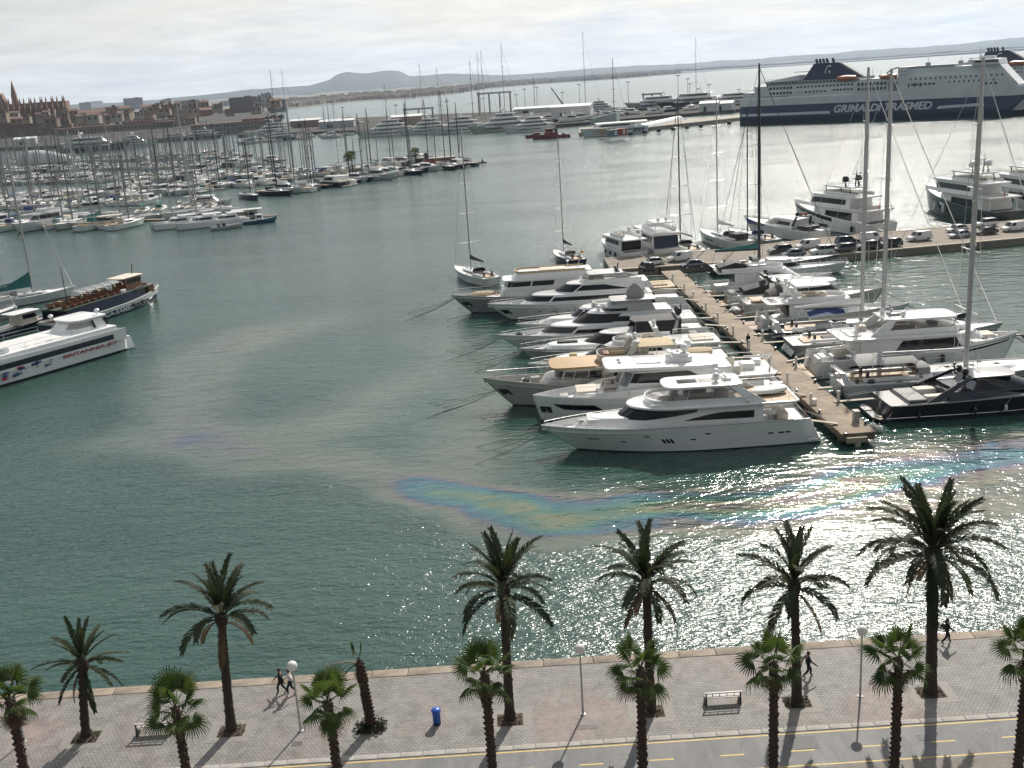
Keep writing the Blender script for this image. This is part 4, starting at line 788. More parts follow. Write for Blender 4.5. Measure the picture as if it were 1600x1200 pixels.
b.rail(.60, .985, .3, 10, wires=0); bowgear(b); b.lines(2, 8)
flag(b, .6, 2.2, 2.6)
# -- plumb-bowed yacht with the long black hull window
b = Boat('motor_yacht', 'white motor yacht with plumb bow, black hull windows and cushioned foredeck lounge', 'yacht'); b.place((28,107.9), LF)
b.hull(HW, whitedeck, .75, L=25.9, B=6.5, fa=3.0, ff=2.95, rake=.03, full=2.8, wfull=2.0, aftw=.92, flare=.9, tmax=.45, draft=.7, sheer=2)
b.platform(1.3, .42)
b.hwin(.735, .925, lambda u: 1.45+.5*clamp((u-.8)/.2), lambda u: 2.05-.5*clamp((.12-u)/.12), 14); b.hwin(.62, .80, lambda u: 1.02, lambda u: 1.02+.32*min(1, 6*u, 6*(1-u)), 10); b.hwin(.30,.55, 1.7, lambda u: 1.7+.45*min(1, 5*u, 5*(1-u)), 10)
b.part(MB().grid([[b.h.Ps(.08+.70*i/14, .97, .0) for i in range(15)], [b.h.Ps(.08+.70*i/14, 1., -.05)+Vector((0,0,.95*math.sin(math.pi*clamp(.25+i/14*.75))**.6)) for i in range(15)]]).mirror(), 'raised_bulwark', white); 
for t_ in (.62,.5): b.part(MB().tube([b.h.Ps(t_, .3, .03), b.h.Ps(t_, 1.2, .03)], .02, 4).mirror(), 'fender_line', blackp)
b.anchor(1.35, .985)
f0 = b.tier(14.5, 21.6, 2.0, 2.3, 3.1, rake=.6, nose=2.2, name='foredeck_trunk', e=3); sunpad(b, 20.2, 0, 3.14, 2.2, 2.8, cream, 2)
for y_ in (-1.1, 1.1): b.sofa(17.7, y_, 3.15, 1.6, .8); 
b.box((17.9,0,3.5), (.7,.9,.6), 'lounge_table', cream); b.box((22.6,0,2.5), (.9,1.2,.5), 'hatch', greydeck); b.sofa(16.6, 0, 3.2, .8, 2.6, back=(-1,))
h1 = b.tier(5.2, 17.6, 2.75, 2.9, 5.32, rake=1.5, nose=2.2, w1=2.45, e=3.0); b.win(h1, .20, .72, lambda k: .45+.1*k, lambda k: lerp(.62, .95, clamp(k*5)) , n=22); b.win(h1, .73, 1., .40, .94, m=mat('pale_windscreen', (.20,.21,.21), .06, coat=.4), n=10, name='windscreen')
b.slab(6.6, 18.3, 2.55, 5.3, .36, nose=1.1, name='roof', e=4.5, tail=2.2, dz=.22); b.part(MB().rbox((13.6,0,5.86), (2.6,2.0,.03), .04), 'sunroof_panel', whitedeck)
for y_ in (-.9, .2): b.box((16.6,y_,5.95), (.35,.25,.12), 'deck_light', chrome, .05)
b.part(MB().rbox((10.3,0,6.05), (2.7,2.2,.6), .6), 'mast_base', white); b.part(MB().rbox((10.3,0,6.5), (1.5,1.9,.35), .4), 'mast_tier', white); b.radome(9.8,.5,6.85,.40); b.radome(9.3,-.5,7.0,.40); b.part(MB().rbox((11.3,0,6.75), (.5,1.4,.12), .08), 'radar_scanner', white); b.part(MB().ball((10.6,.9,6.9), .14), 'searchlight', chrome)
b.slab(.6, 8.5, 2.9, 4.2, .2, nose=.8, name='aft_upper_deck', e=5); b.rails([(7.2,2.75,4.4),(4,2.8,4.4),(1.4,2.75,4.4),(.9,2.2,4.4),(.9,-2.2,4.4),(1.4,-2.75,4.4),(7,-2.75,4.4)], .9); b.sofa(5.4, 1.5, 4.4, 2.4, .9); b.sofa(5.4,-1.5,4.4,2.4,.9); b.box((3.2,.2,4.75), (1.5,1.5,.7), 'deck_table', white, .2); b.box((1.9,-1.2,4.7), (.9,.9,.6), 'locker', white)
b.part(MB().tube([(1.2,1.8,4.4),(1.0,1.8,6.0),(3.9,1.8,6.1)], .11, 6), 'davit', white); b.whip(7.2,.6,5.6,3.4); b.whip(7.4,-1.0,5.6,3.0)
b.box((2.2,0,2.6), (1.2,3.0,.7), 'cockpit_sofa', cream, .2); bowgear(b, .95); b.lines(2, 7, t=.985, f=.5)
# -- grey trawler yacht
b = Boat('trawler_yacht', 'putty grey trawler yacht with tan wheelhouse roof and beige awning', 'yacht'); b.place((24.2,114.2), LF)
b.hull([boot, putty, putty], greydeck, .6, L=27.4, B=6.3, fa=2.3, ff=3.45, rake=.115, full=2.3, wfull=1.7, sheer=2.6, flare=1.25, draft=.8)
b.hwin(.30, .60, 1.25, lambda u: 1.65, 8); b.anchor(1.7, .985); b.rail(.62, .985, .75, 12, wires=2); bowgear(b, .92); b.box((21.6,.0,2.8), (1.0,.8,.7), 'deck_locker', greydeck); b.part(MB().ball((22.6,.6,2.85), .42, 10, 0, .9), 'covered_winch', black)
tk = b.tier(18, 21.4, 2.2, 2.1, 3.15, rake=.9, nose=1.8, m=putty, name='portuguese_bridge', e=2.5); h1 = b.tier(5, 19.9, 2.5, 2.0, 4.35, rake=.9, nose=1.4, w1=2.3, m=putty, e=3.2)
b.win(h1, .70, 1., .55, .90, n=5, split=3, name='wheelhouse_window'); b.win(h1, .44, .66, .52, .88, n=4, split=3, name='side_window'); b.win(h1, .08, .38, .50, .80, n=4, split=4, name='saloon_window')
b.slab(14.2, 20.0, 2.45, 4.36, .22, nose=1.4, m=woodl, name='wheelhouse_roof', e=3.4); b.slab(2.2, 15.2, 2.7, 4.3, .18, nose=.8, m=putty, name='boat_deck', e=5)
b.coaming(8.5, 14.6, 2.1, 4.5, .95, nose=1.8, m=putty); b.sofa(12.2, 1.2, 4.5, 1.6, .8, beige); b.sofa(12.2,-1.2,4.5,1.6,.8,beige); b.box((13.6,0,5.0), (.7,1.4,.9), 'helm_console', wood)
q = MB().tube([(11.9+.34*math.cos(a*math.pi/8), 2.2, 5.0+.34*math.sin(a*math.pi/8)) for a in range(17)], .07, 6); b.part(q, 'life_ring', mat('life_ring_dark', (.07,.06,.05), .6))
b.arch(11.6, 2.0, 4.5, 2.2, lean=-1.3, m=putty); b.radome(10.3,0,6.95,.3); b.whip(10.3,.9,6.8,2.6)
b.part(MB().prism([(6.2,1.9),(10.2,1.9),(10.2,-1.9),(6.2,-1.9)], 6.18, 6.26, soft=.03), 'awning', beige)
for x_ in (6.4,8.2,10.0):
    for sg in (1,-1): b.part(MB().tube([(x_,sg*1.8,4.5),(x_,sg*1.8,6.2)], .03, 5), 'awning_post', chrome)
furl_tender(b, 3.7, 0, 4.5, 3.8, 2.0, beige); b.platform(1.0, .4, m=putty); b.lines(3, 9, t=.98, f=.55)
# -- white sports yacht with arch
b = Boat('motor_yacht', 'white sports yacht with narrow bow rails, black windscreen and radar arch', 'yacht'); b.place((26,123.8), LF)
b.hull(HW, whitedeck, .25, L=24, B=5.7, fa=2.0, ff=2.2, rake=.12, full=2.2, wfull=1.7, srake=.04, draft=.6); b.platform(1.3, .4); b.hwin(.3,.6, 1.05, lambda u: 1.05+.3*min(1,4*u,4*(1-u)), 10)
tk = b.tier(13, 22.2, 1.9, 1.9, 2.65, rake=1.6, nose=4, name='foredeck_trunk', e=2.0, taper=.3); b.box((20.0,0,2.6), (.7,.7,.1), 'hatch', greydeck); b.box((18.4,-.1,2.85), (.9,1.0,.35), 'deck_locker', beige, .1); b.box((21.5,0,2.4), (1.1,.35,.25), 'windlass_cover', greydeck)
h1 = b.tier(6.2, 18.6, 2.45, 2.0, 4.0, rake=4.4, nose=5.2, w1=2.1, e=2., taper=.2); b.win(h1, .12, .60, lambda k: .35, lambda k: lerp(.42,.82,clamp(k*3)), n=16); b.win(h1, .52, 1., .22, .90, n=22, name='windscreen')
b.coaming(6.4, 13.6, 2.0, 4.0, .5, nose=2.4); b.screen(13.4, 1.8, 4.45, .45, nose=2.2); b.sofa(9.0, 1.0, 4.0, 2.0, .8); b.sofa(9.0,-1.0,4.0,2.0,.8); b.box((11.6,-.6,4.4), (.7,.9,.8), 'helm_console', white)
b.slab(1.0, 8.2, 2.4, 3.75, .18, nose=.8, name='aft_deck_roof', e=5); xx, zz = b.arch(7.6, 2.2, 3.9, 1.9, lean=1.1); b.radome(xx,.6,zz+.2,.28); b.part(MB().box((xx,-.4,zz+.15),(.12,1.4,.12)), 'radar_scanner', white); b.whip(xx,.9,zz,2.4)
b.rails([(6.0,2.3,3.93),(3,2.3,3.93),(1.2,2.0,3.93),(1.1,-2.0,3.93),(3,-2.3,3.93),(6,-2.3,3.93)], .7); sunpad(b, 3.0, 0, 3.93, 2.6, 3.0, cream, 3)
b.rail(.55, .985, .5, 12, wires=0); bowgear(b, .93); b.lines(2, 7); flag(b, .0, 1.6, 2.0, 2.0)
# -- yacht with black screen cover and grey soft top
b = Boat('motor_yacht', 'sports yacht with black windscreen cover, grey soft top and black radar domes', 'yacht'); b.place((26,131.6), LF)
b.hull([boot, greyh, whitedeck], whitedeck, .3, L=25, B=5.8, fa=2.0, ff=2.15, rake=.115, full=2.3, wfull=1.7, srake=.03, draft=.6); b.platform(1.2, .4); b.hwin(.35,.7, .95, lambda u: .95+.35*min(1,4*u,4*(1-u)), 10, m=navy)
tk = b.tier(12, 22.6, 1.9, 1.8, 2.45, rake=1.4, nose=4, name='foredeck_trunk', e=2.); q = MB().rbox((18.6,.0,2.6), (2.6,.9,.25), .1); b.part(q, 'folded_tarpaulin', black); b.box((20.8,0,2.45), (.8,.8,.1), 'hatch', greydeck)
h1 = b.tier(7.0, 17.6, 2.4, 1.9, 3.6, rake=3.2, nose=4.6, w1=2.05, e=2., m=white, taper=.2); b.win(h1, .50, 1., .05, .97, n=22, m=black, name='windscreen_cover', out=.03); b.win(h1, .10, .52, .3, .8, n=12)
b.part(MB().prism([(4.2,2.0),(10.2,1.7),(10.6,0),(10.2,-1.7),(4.2,-2.0)], 4.9, 5.02, soft=.05), 'soft_top', mat('charcoal_canvas', (.10,.10,.10), .8, var=.2))
for sg in (1,-1): b.part(MB().grid([[(4.4,sg*2.2,3.2),(10.6,sg*2.1,3.6)], [(4.3,sg*1.95,4.92),(10.0,sg*1.65,4.92)]]), 'soft_top_side', black)
b.arch(5.2, 2.2, 3.0, 2.2, lean=-.6, m=greyh)
for y_ in (.55,-.55): b.part(MB().ball((4.4,y_,5.75), .42, 12, 0, 1.1, 8), 'radar_dome', blackp)
b.part(MB().tube([(4.2,0,5.3),(4.0,0,6.6)], .06, 6), 'mast_pole', blackp); b.rail(.5,.985,.55,12,wires=0); bowgear(b,.93); b.sofa(2.4,0,2.2,1.0,3.6,greycv); b.lines(2,7); flag(b, .2,1.9,2.0,1.8)
# -- tiered yacht with a canvas wrapped dome
b = Boat('motor_yacht', 'white motor yacht with stepped houses and a canvas-wrapped radar dome', 'yacht'); b.place((26,138.4), LF)
b.hull(HW, whitedeck, .6, L=27.5, B=6.3, fa=2.4, ff=2.5, rake=.125, full=2.4, wfull=1.8, srake=.05, draft=.7); b.platform(1.4,.4); b.hwin(.3,.55,1.3,lambda u:1.3+.35*min(1,4*u,4*(1-u)),10)
h0 = b.tier(5, 22.6, 2.6, 2.0, 3.42, rake=2.4, nose=5, w1=2.4, e=2., taper=.25); b.win(h0, .02, .64, .32, .66, n=20); b.win(h0, .66, 1., .40, .92, n=16, name='windscreen', m=mat('grey_mesh_cover', (.05,.05,.052), .6))
h1 = b.tier(3.0, 17.8, 2.4, 3.4, 4.95, rake=2.8, nose=4.2, w1=2.05, e=2., taper=.25, aft_rake=1.5); b.win(h1, .25, .62, .20, lambda k: lerp(.26,.62,clamp(k*1.6)), n=16); b.win(h1, .56, 1., .14, .86, n=18, name='windscreen', m=black)
h2 = b.tier(6.5, 13.6, 2.05, 4.95, 6.2, rake=1.6, nose=1.7, w1=1.6, e=2.6, m=mat('grey_flybridge', (.40,.40,.39), .5, var=.1), aft_rake=.6); b.win(h2, .45, 1., .1, .36, n=14)
b.slab(6.4, 12.4, 1.8, 6.2, .2, nose=.9, m=MATS['grey_flybridge'], name='hardtop', e=4); rows = []
for i, (zz, rr) in enumerate(((6.42,.95),(6.7,1.05),(7.3,.98),(7.9,.62),(8.3,.16))): rows.append([(8.9+rr*(1+.08*math.cos(4*a))*math.cos(a)*1.1, rr*(1+.1*math.cos(5*a))*math.sin(a), zz) for a in [k*math.pi/10 for k in range(20)]])
b.part(MB().loft(rows), 'wrapped_dome', greycv); b.part(MB().ball((13.9,.4,5.4), .4, 10, 0, .9), 'covered_helm', white)
b.box((15.9,.6,5.05),(.3,.25,.12),'deck_light',chrome,.05); b.slab(1.2, 6.8, 2.6, 3.45, .2, nose=.5, name='aft_deck', e=5); b.rails([(5.5,2.45,3.65),(3,2.5,3.65),(1.6,2.2,3.65),(1.5,-2.2,3.65),(3,-2.5,3.65),(5.5,-2.45,3.65)], .8)
b.part(MB().ball((24.6,.2,2.35), .45, 10, 0, .9), 'covered_winch', black); bowgear(b,.95); b.rail(.72,.985,.28,8,wires=0); b.lines(3,9)
# -- smaller yacht tucked in between
b = Boat('motor_yacht', 'slim white motor yacht wedged between two larger stepped yachts', 'yacht'); b.place((25,146.2), LF)
b.hull(HW, whitedeck, .3, L=24, B=5.2, fa=1.9, ff=2.1, rake=.12, draft=.6); tk = b.tier(9, 21.5, 1.8, 1.8, 2.6, rake=2.2, nose=4.5, name='foredeck_trunk', e=2., taper=.3); h1 = b.tier(5, 17.2, 2.2, 1.9, 3.9, rake=2.6, nose=3.4, w1=1.9, e=2.2); b.win(h1,.66,1.,.45,.9,n=6,split=2,name='windscreen'); b.win(h1,.1,.6,.45,.85)
for k in range(2): b.box((18.6+1.5*k,.5,2.55),(.6,.35,.05),'hatch',greydeck,.03)
b.part(MB().ball((12.9,.8,4.3),.35,10,0,.9),'covered_helm',cream); b.coaming(5.5,13,1.9,3.95,.5,nose=2); b.rail(.5,.985,.7,12,wires=1); bowgear(b,.93); b.arch(6,1.9,3.95,1.6)
# -- long stepped yacht with tan cushions
b = Boat('motor_yacht', 'long white motor yacht with tan flybridge cushions and teak aft deck', 'yacht'); b.place((26.3,158.3), LF)
b.hull([boot, white, whitedeck], whitedeck, .6, L=29.3, B=6.6, fa=2.5, ff=2.75, rake=.115, full=2.4, wfull=1.8, srake=.05, draft=.8); b.platform(1.4,.4); b.anchor(1.35,.975)
for t_ in (.35,.42,.52,.62,.70,.77): b.port(t_,1.3+.1*(t_>.6),.5,.17)
h0 = b.tier(5, 24.6, 2.8, 2.1, 3.75, rake=2.3, nose=5, w1=2.5, e=2., taper=.25); b.win(h0,.02,.66,.45,.80,n=22); b.win(h0,.68,1.,.48,.93,n=14,name='windscreen'); b.hwin(.15,.36,1.9,2.4,8)
h1 = b.tier(4, 19.4, 2.5, 3.75, 5.15, rake=2.4, nose=3.6, w1=2.15, e=2.1, taper=.2, aft_rake=1.); b.win(h1,.22,.66,.30,lambda k:lerp(.36,.84,clamp(k*2)),n=16); b.win(h1,.68,1.,.22,.92,n=14,name='windscreen')
b.coaming(6,15,2.1,5.15,.55,nose=2.2,m=white); b.screen(14.8,1.9,5.6,.4,nose=2.0)
b.sofa(12.6,.9,5.2,2.2,.8,cream); b.sofa(12.6,-.9,5.2,2.2,.8,cream); b.slab(8.6,14.0,1.75,6.25,.2,nose=.9,m=MATS['grey_flybridge'],name='hardtop',e=4,tail=1.2)
for sg in (1,-1): b.part(MB().loft([[(6.4,sg*2.1,5.2),(8.2,sg*2.1,5.2),(8.2,sg*1.95,5.2),(6.4,sg*1.95,5.2)],[(8.8,sg*1.7,6.28),(10.4,sg*1.7,6.28),(10.4,sg*1.55,6.28),(8.8,sg*1.55,6.28)]]),'hardtop_support',MATS['grey_flybridge'])
b.part(MB().rbox((9.4,0,6.55),(.7,1.9,.14),.1).tube([(9.4,0,6.5),(9.2,0,7.7)],.1,6),'mast',navy); b.part(MB().ball((9.6,.8,6.85),.22).ball((9.6,-.8,6.85),.22),'navigation_lights',blackp)
b.slab(1.0,6.5,2.7,3.85,.2,nose=.6,m=teak,name='aft_deck',e=5); b.rails([(5.5,2.5,4.05),(3,2.6,4.05),(1.3,2.2,4.05),(1.2,-2.2,4.05),(3,-2.6,4.05),(5.5,-2.5,4.05)],.8); sunpad(b,3.3,0,4.05,2.6,3.2,beige,3); b.box((5.2,0,4.3),(1.0,3.0,.5),'aft_sofa',cream)
for t_ in (.48,.58,.68): b.fender(t_,1.3,.18,.9,1,greycv)
bowgear(b,.95); b.rail(.74,.985,.28,8,wires=0); b.lines(2,8)
# -- white trawler with tender on the foredeck
b = Boat('trawler_yacht', 'white trawler yacht with a tan tender and life ring on its foredeck', 'yacht'); b.place((21.5,165.4), LF)
b.hull([boot, greyh, whitedeck], whitedeck, .45, L=30.2, B=6.8, fa=2.4, ff=3.05, rake=.1, full=2.4, wfull=1.8, sheer=2.4, draft=.8); b.anchor(1.5,.985)
b.part(MB().grid([[b.h.Ps(.1+.62*i/12,.97,0.) for i in range(13)],[b.h.Ps(.1+.62*i/12,1.,-.1)+Vector((0,0,1.0)) for i in range(13)]]).mirror(),'raised_bulwark',white)
h0 = b.tier(4,22.6,2.6,2.2,3.7,rake=.5,nose=1.5,e=4,name='lower_house'); h1 = b.tier(5,21.9,2.4,3.7,5.0,rake=.9,nose=1.3,w1=2.2,e=3.2); b.win(h1,.36,.80,.28,.84,n=7,split=3,name='side_window'); b.win(h1,.82,1.,.28,.84,n=5,name='wheelhouse_window')
b.slab(4,22.0,2.55,5.0,.16,nose=1.2,name='roof',e=3.4); f2 = b.tier(8,20.6,2.15,5.1,6.05,rake=.9,nose=1.6,w1=1.95,e=2.8,name='flybridge_house'); b.coaming(9,20.0,2.0,6.0,.35,nose=1.6,m=beige); b.box((14,0,6.15),(4,2.6,.3),'flybridge_sofa',cream,.2)
furl_tender(b,25.2,.1,2.6,3.6,1.6,beige); q = MB().tube([(23.0+.36*math.cos(a*math.pi/8),.8+.0*a,3.0+.36*math.sin(a*math.pi/8)) for a in range(17)],.08,6); b.part(q,'life_ring',red)
b.part(MB().tube([(10,0,6.1),(9.3,0,9.2)],.05,5).tube([(10,.7,7.4),(10,-.7,7.4)],.03,4),'signal_mast',chrome); b.part(MB().lathe([(.03,0),(.25,.05),(.25,.15),(.05,.25)],(11.6,.3,7.2)).tube([(11.6,.3,6.1),(11.6,.3,7.2)],.03,4),'radar_dome',white)
b.rail(.70,.985,.85,10,wires=2); bowgear(b,.94); b.lines(3,9); b.part(MB().grid([[(9.4,0,8.7),(9.0,.1,8.6)],[(9.5,0,8.3),(9.1,.1,8.2)]]),'flag',mat('flag_spain',(.55,.25,.05),.8))
# ================================================================ yachts on the right side of the pier (bows towards +X) and around the cross quay
def sail_yacht(name, label, stern, rz, L, B, mh, mx=None, hm=None, mm=None, cover=None, fb=1.3, deck=None, bimini=None, dodger=True, heavy=1.6, boom=True, grp=None, furl=True, wheel=True, arch=False, r=None, spl=None):
    b = Boat(name, label, 'sailing yacht', grp); b.place(stern, rz); b.hull(hm or HW, deck or whitedeck, .12, L=L, B=B, fa=fb, ff=fb*1.35, rake=.07, full=2.1, wfull=1.7, aftw=.78, srake=-.02, draft=.6, wl=.82, nt=20)
    mx = mx or L*.56; dz = b.deckz(.5); c = b.tier(L*.33, L*.76, B*.27, dz-.1, dz+.42, rake=L*.05, nose=L*.12, w1=B*.22, e=2., name='coachroof', taper=.4); b.win(c, .08, .62, .35, .75, n=8, split=3)
    for k in range(3): b.box((L*(.45+.1*k), 0, dz+.5), (.55,.55,.06), 'hatch', glass, .04)
    ck = MB().box((L*.18, 0, dz-.06+.03), (L*.24, B*.42, .06)); b.part(ck, 'cockpit_sole', teak, sm=0)
    for sg in (1,-1): b.part(MB().rbox((L*.20, sg*B*.27, dz+.15), (L*.22,.45,.34), .08), 'cockpit_coaming', whitedeck)
    if wheel:
        for sg in (1,-1):
            q = MB().tube([(L*.11, sg*B*.17+.42*math.cos(a*math.pi/7), dz+.75+.42*math.sin(a*math.pi/7)) for a in range(15)], .025, 5); q.box((L*.115, sg*B*.17, dz+.4), (.25,.3,.8)); b.part(q, 'steering_wheel', blackp)
    if dodger: b.part(MB().loft([[(L*.31+x_, y_*B*.25, dz+.4+z_) for y_, z_ in ((-1,0),(-.9,.55),(-.5,.8),(.5,.8),(.9,.55),(1,0))] for x_ in (0., L*.05)], cap0=False), 'spray_hood', dodger if dodger is not True else greycv)
    if bimini:
        b.part(MB().loft([[(x_, y_*B*.36, dz+z_) for y_, z_ in ((-1,1.9),(-.8,2.12),(0,2.25),(.8,2.12),(1,1.9),(.8,2.06),(0,2.19),(-.8,2.06))] for x_ in (L*.06, L*.17, L*.30)]), 'bimini', bimini)
        for x_ in (L*.07, L*.18, L*.29):
            for sg in (1,-1): b.part(MB().tube([(x_, sg*B*.36, dz), (x_, sg*B*.35, dz+1.95)], .022, 4), 'bimini_post', chrome)
        b.part(MB().grid([[(L*.295, y_*B*.34, dz+.3) for y_ in (-1,0,1)], [(L*.295, y_*B*.34, dz+2.0) for y_ in (-1,0,1)]]), 'bimini_screen', clearglass)
    b.mast(mx, dz+.1, mh, r or .06+mh*.0055, mm, 4 if mh > 22 else 3 if mh > 14 else 2, True, L*.97, .2, L*.34 if boom else None, dz+1.7+.02*mh, cover, furl, heavy=heavy, cover=.16+mh*.009, spl=spl)
    b.rail(.02, .97, .6, 14, wires=1, r=.013); b.part(MB().lathe([(.1,0),(.13,.1),(.09,.2),(.11,.24)], (L*.3, B*.3, dz+.34), 8).lathe([(.1,0),(.13,.1),(.09,.2),(.11,.24)], (L*.3,-B*.3,dz+.34), 8), 'winch', chrome)
    if arch: b.arch(L*.03, B*.36, dz, 1.9, lean=-.2, m=chrome)
    return b
RT = 0.
# -- black open sports yacht
b = Boat('sports_yacht', 'glossy black open sports yacht with grey sun deck at the pier end', 'yacht'); b.place((37.2,102.6), RT+.02)
b.hull([boot, blackh, blackh], greydeck, .15, L=27, B=6.4, fa=1.75, ff=2.5, rake=.1, full=2.5, wfull=1.9, aftw=.92, srake=.03, draft=.7, sheer=1.4); b.platform(1.5,.4,m=blackh,top=mat('platform_grey',(.52,.51,.48),.6,var=.1))
b.part(MB().tube([b.h.Ps(.02+.96*i/24,.97,.015) for i in range(25)],.035,5).mirror(),'rub_rail',chrome); b.part(MB().tube([b.h.P(.01+.94*i/24,.42,.01) for i in range(25)],.03,4).mirror(),'spray_strake',chrome)
q = MB(); q.grid([[( .1+1.9*math.sin(a)*1.0, y_*b.h.B*.40, .5+1.35*(1-math.cos(a))) for y_ in (-1,-.5,0,.5,1)] for a in [k/6*math.pi/2 for k in range(7)]]); b.part(q,'garage_door',mat('garage_grey',(.20,.20,.20),.35,coat=.4))
for k in (.35,.6,.82): a = k*math.pi/2; b.part(MB().tube([(.12+1.9*math.sin(a),-2.5,.53+1.35*(1-math.cos(a))),(.12+1.9*math.sin(a),2.5,.53+1.35*(1-math.cos(a)))],.05,5),'garage_trim',blackp)
sunpad(b,3.0,0,1.82,1.9,4.3,mat('sun_deck_grey',(.30,.30,.29),.7,var=.1),2); b.part(MB().rbox((5.2,1.2,1.95),(2.6,1.3,.5),.2),'seat',mat('ivory_seat',(.60,.57,.50),.7)); b.part(MB().rbox((5.2,-1.5,1.95),(2.6,1.0,.5),.2),'seat',MATS['ivory_seat']); b.part(MB().rbox((6.6,0,2.2),(.4,4.2,.8),.15),'seat',MATS['ivory_seat'])
hk = b.tier(6.0,16.5,2.65,1.75,2.6,rake=3.2,nose=4.5,w1=2.4,e=2.,m=blackh,taper=.2,name='cockpit_coaming',roof=False)
h1 = b.tier(8.2,16.0,2.4,2.3,3.65,rake=3.6,nose=3.4,w1=1.75,e=2.1,m=blackh,taper=.2,aft_rake=.9); b.win(h1,.05,.62,.12,.84,n=14); b.win(h1,.64,1.,.05,.92,n=14,name='windscreen')
b.slab(8.6,13.4,1.75,3.64,.14,nose=1.3,m=mat('roof_grey',(.30,.29,.29),.35,coat=.4,var=.05),name='hardtop',e=2.4)
for sg in (1,-1): b.part(MB().loft([[(3.6,sg*2.75,1.75),(4.9,sg*2.75,1.75),(4.9,sg*2.6,1.75),(3.6,sg*2.6,1.75)],[(7.9,sg*1.85,3.75),(8.7,sg*1.85,3.75),(8.7,sg*1.7,3.75),(7.9,sg*1.7,3.75)]]),'roof_buttress',blackh)
for y_ in (.7,-.7): b.part(MB().ball((8.3,y_,4.1),.34,12,0,1.1,8),'radar_dome',blackp)
b.part(MB().tube([(7.6,0,3.7),(7.4,0,4.9)],.06,6).rbox((7.5,0,4.5),(.3,1.0,.1),.04).rbox((7.45,0,4.85),(.25,.25,.25),.08),'instrument_mast',blackp); b.part(MB().box((20,0,2.35),(3,.7,.06)),'foredeck_hatch',glass)
b.part(MB().rbox((.2,-2.0,.46),(2.2,.5,.1),.03,.0),'gangway',teak)
# -- sailing yacht with grey bimini, tall mast
b = sail_yacht('sailing_yacht','white sailing yacht with grey bimini and cluttered stern, tall alloy mast',(35.0,110.1),RT+.015,27,6.3,32.3,14.2,[boot,white,white],silverm,None,1.75,bimini=greycv,heavy=2.,r=.24,furl=True)
b.arch(.7,2.0,1.6,1.2,lean=-.5,m=chrome); b.part(MB().rbox((.6,1.2,1.9),(.8,.5,.5),.1),'liferaft',white); b.part(MB().lathe([(.2,0),(.2,.5)],(1.8,-1.6,1.65),8),'gas_bottle',blackp); b.box((2.6,1.7,1.8),(.9,.6,.4),'deck_bag',cream,.15); b.box((3.2,-1.8,1.8),(.7,.6,.5),'deck_bag',black,.15); b.part(MB().box((.0,0,1.1),(.06,3.6,1.4)),'transom_panel',white)
b.part(MB().box((14.2,0,20),(.5,.3,.25)).box((14.3,0,15.4),(.5,.25,.35)),'mast_fittings',whitedeck); flag(b,.2,-2.0,1.7,1.6)
# -- three deck motor yacht with curved fly deck
b = Boat('motor_yacht','white three-deck motor yacht with large black saloon windows facing away from the pier','yacht'); b.place((35.2,118.9),RT)
b.hull(HW,whitedeck,.6,L=23.6,B=6.5,fa=2.2,ff=3.5,rake=.06,full=2.6,wfull=1.9,aftw=.93,srake=.02,sheer=1.5,flare=1.0,draft=.7); b.platform(1.8,.45,m=greyh)
b.hwin(.70,.96,lambda u:2.05+.55*u**1.2,lambda u:2.62+.42*u,14); b.hwin(.13,.32,1.15,lambda u:1.15+.32*min(1,6*u,20*(1-u)),8)
h1 = b.tier(4.6,18.4,2.95,2.0,4.25,rake=1.6,nose=3.4,w1=2.85,e=2.4,taper=.15); b.win(h1,.20,.72,lambda k:.05+.12*clamp((k-.85)/.15),lambda k:lerp(.1,.88,clamp(k*5)),n=24); b.part(MB().loft([[(4.7,2.9,2.0),(5.9,2.9,2.0),(5.9,2.7,2.0),(4.7,2.7,2.0)],[(6.6,2.9,4.3),(7.9,2.9,4.3),(7.9,2.7,4.3),(6.6,2.7,4.3)]]).mirror(),'side_wing',white)
b.slab(2.2,18.2,3.05,4.25,.26,nose=3.6,name='upper_deck',e=2.4,tail=.9); h2 = b.tier(12.5,19.6,2.2,3.4,5.0,rake=2.2,nose=3.2,w1=1.9,e=2.2,name='raised_pilothouse',taper=.15); b.win(h2,.40,.92,.45,lambda k:.52+.25*math.sin(k*math.pi),n=14)
b.coaming(6.2,16.5,2.5,4.5,.75,nose=2.0,fall=.15); b.part(MB().grid([[(8,2.45,5.2),(15.5,2.3,5.2)],[(8.6,2.2,6.1),(15.0,2.0,5.9)]]).mirror(),'vinyl_side_panel',clearglass)
b.slab(7.4,16.0,2.25,6.15,.26,nose=1.3,name='hardtop',e=3.,tail=1.6,dz=-.1); b.sofa(10,1.3,4.55,2.6,.9); b.sofa(10,-1.3,4.55,2.6,.9); b.box((13.6,0,5.0),(.8,1.6,.9),'helm_console',blackp); b.box((8.2,-1.2,4.9),(.9,1.2,.8),'wet_bar',greyh)
for sg in (1,-1):
    b.part(MB().loft([[(5.6,sg*2.5,4.5),(7.2,sg*2.5,4.5),(7.2,sg*2.35,4.5),(5.6,sg*2.35,4.5)],[(7.8,sg*2.1,6.2),(9.0,sg*2.1,6.2),(9.0,sg*1.95,6.2),(7.8,sg*1.95,6.2)]]),'hardtop_support',white); b.part(MB().tube([(15.2,sg*2.1,5.2),(15.6,sg*1.9,6.1)],.05,5),'stanchion',blackp)
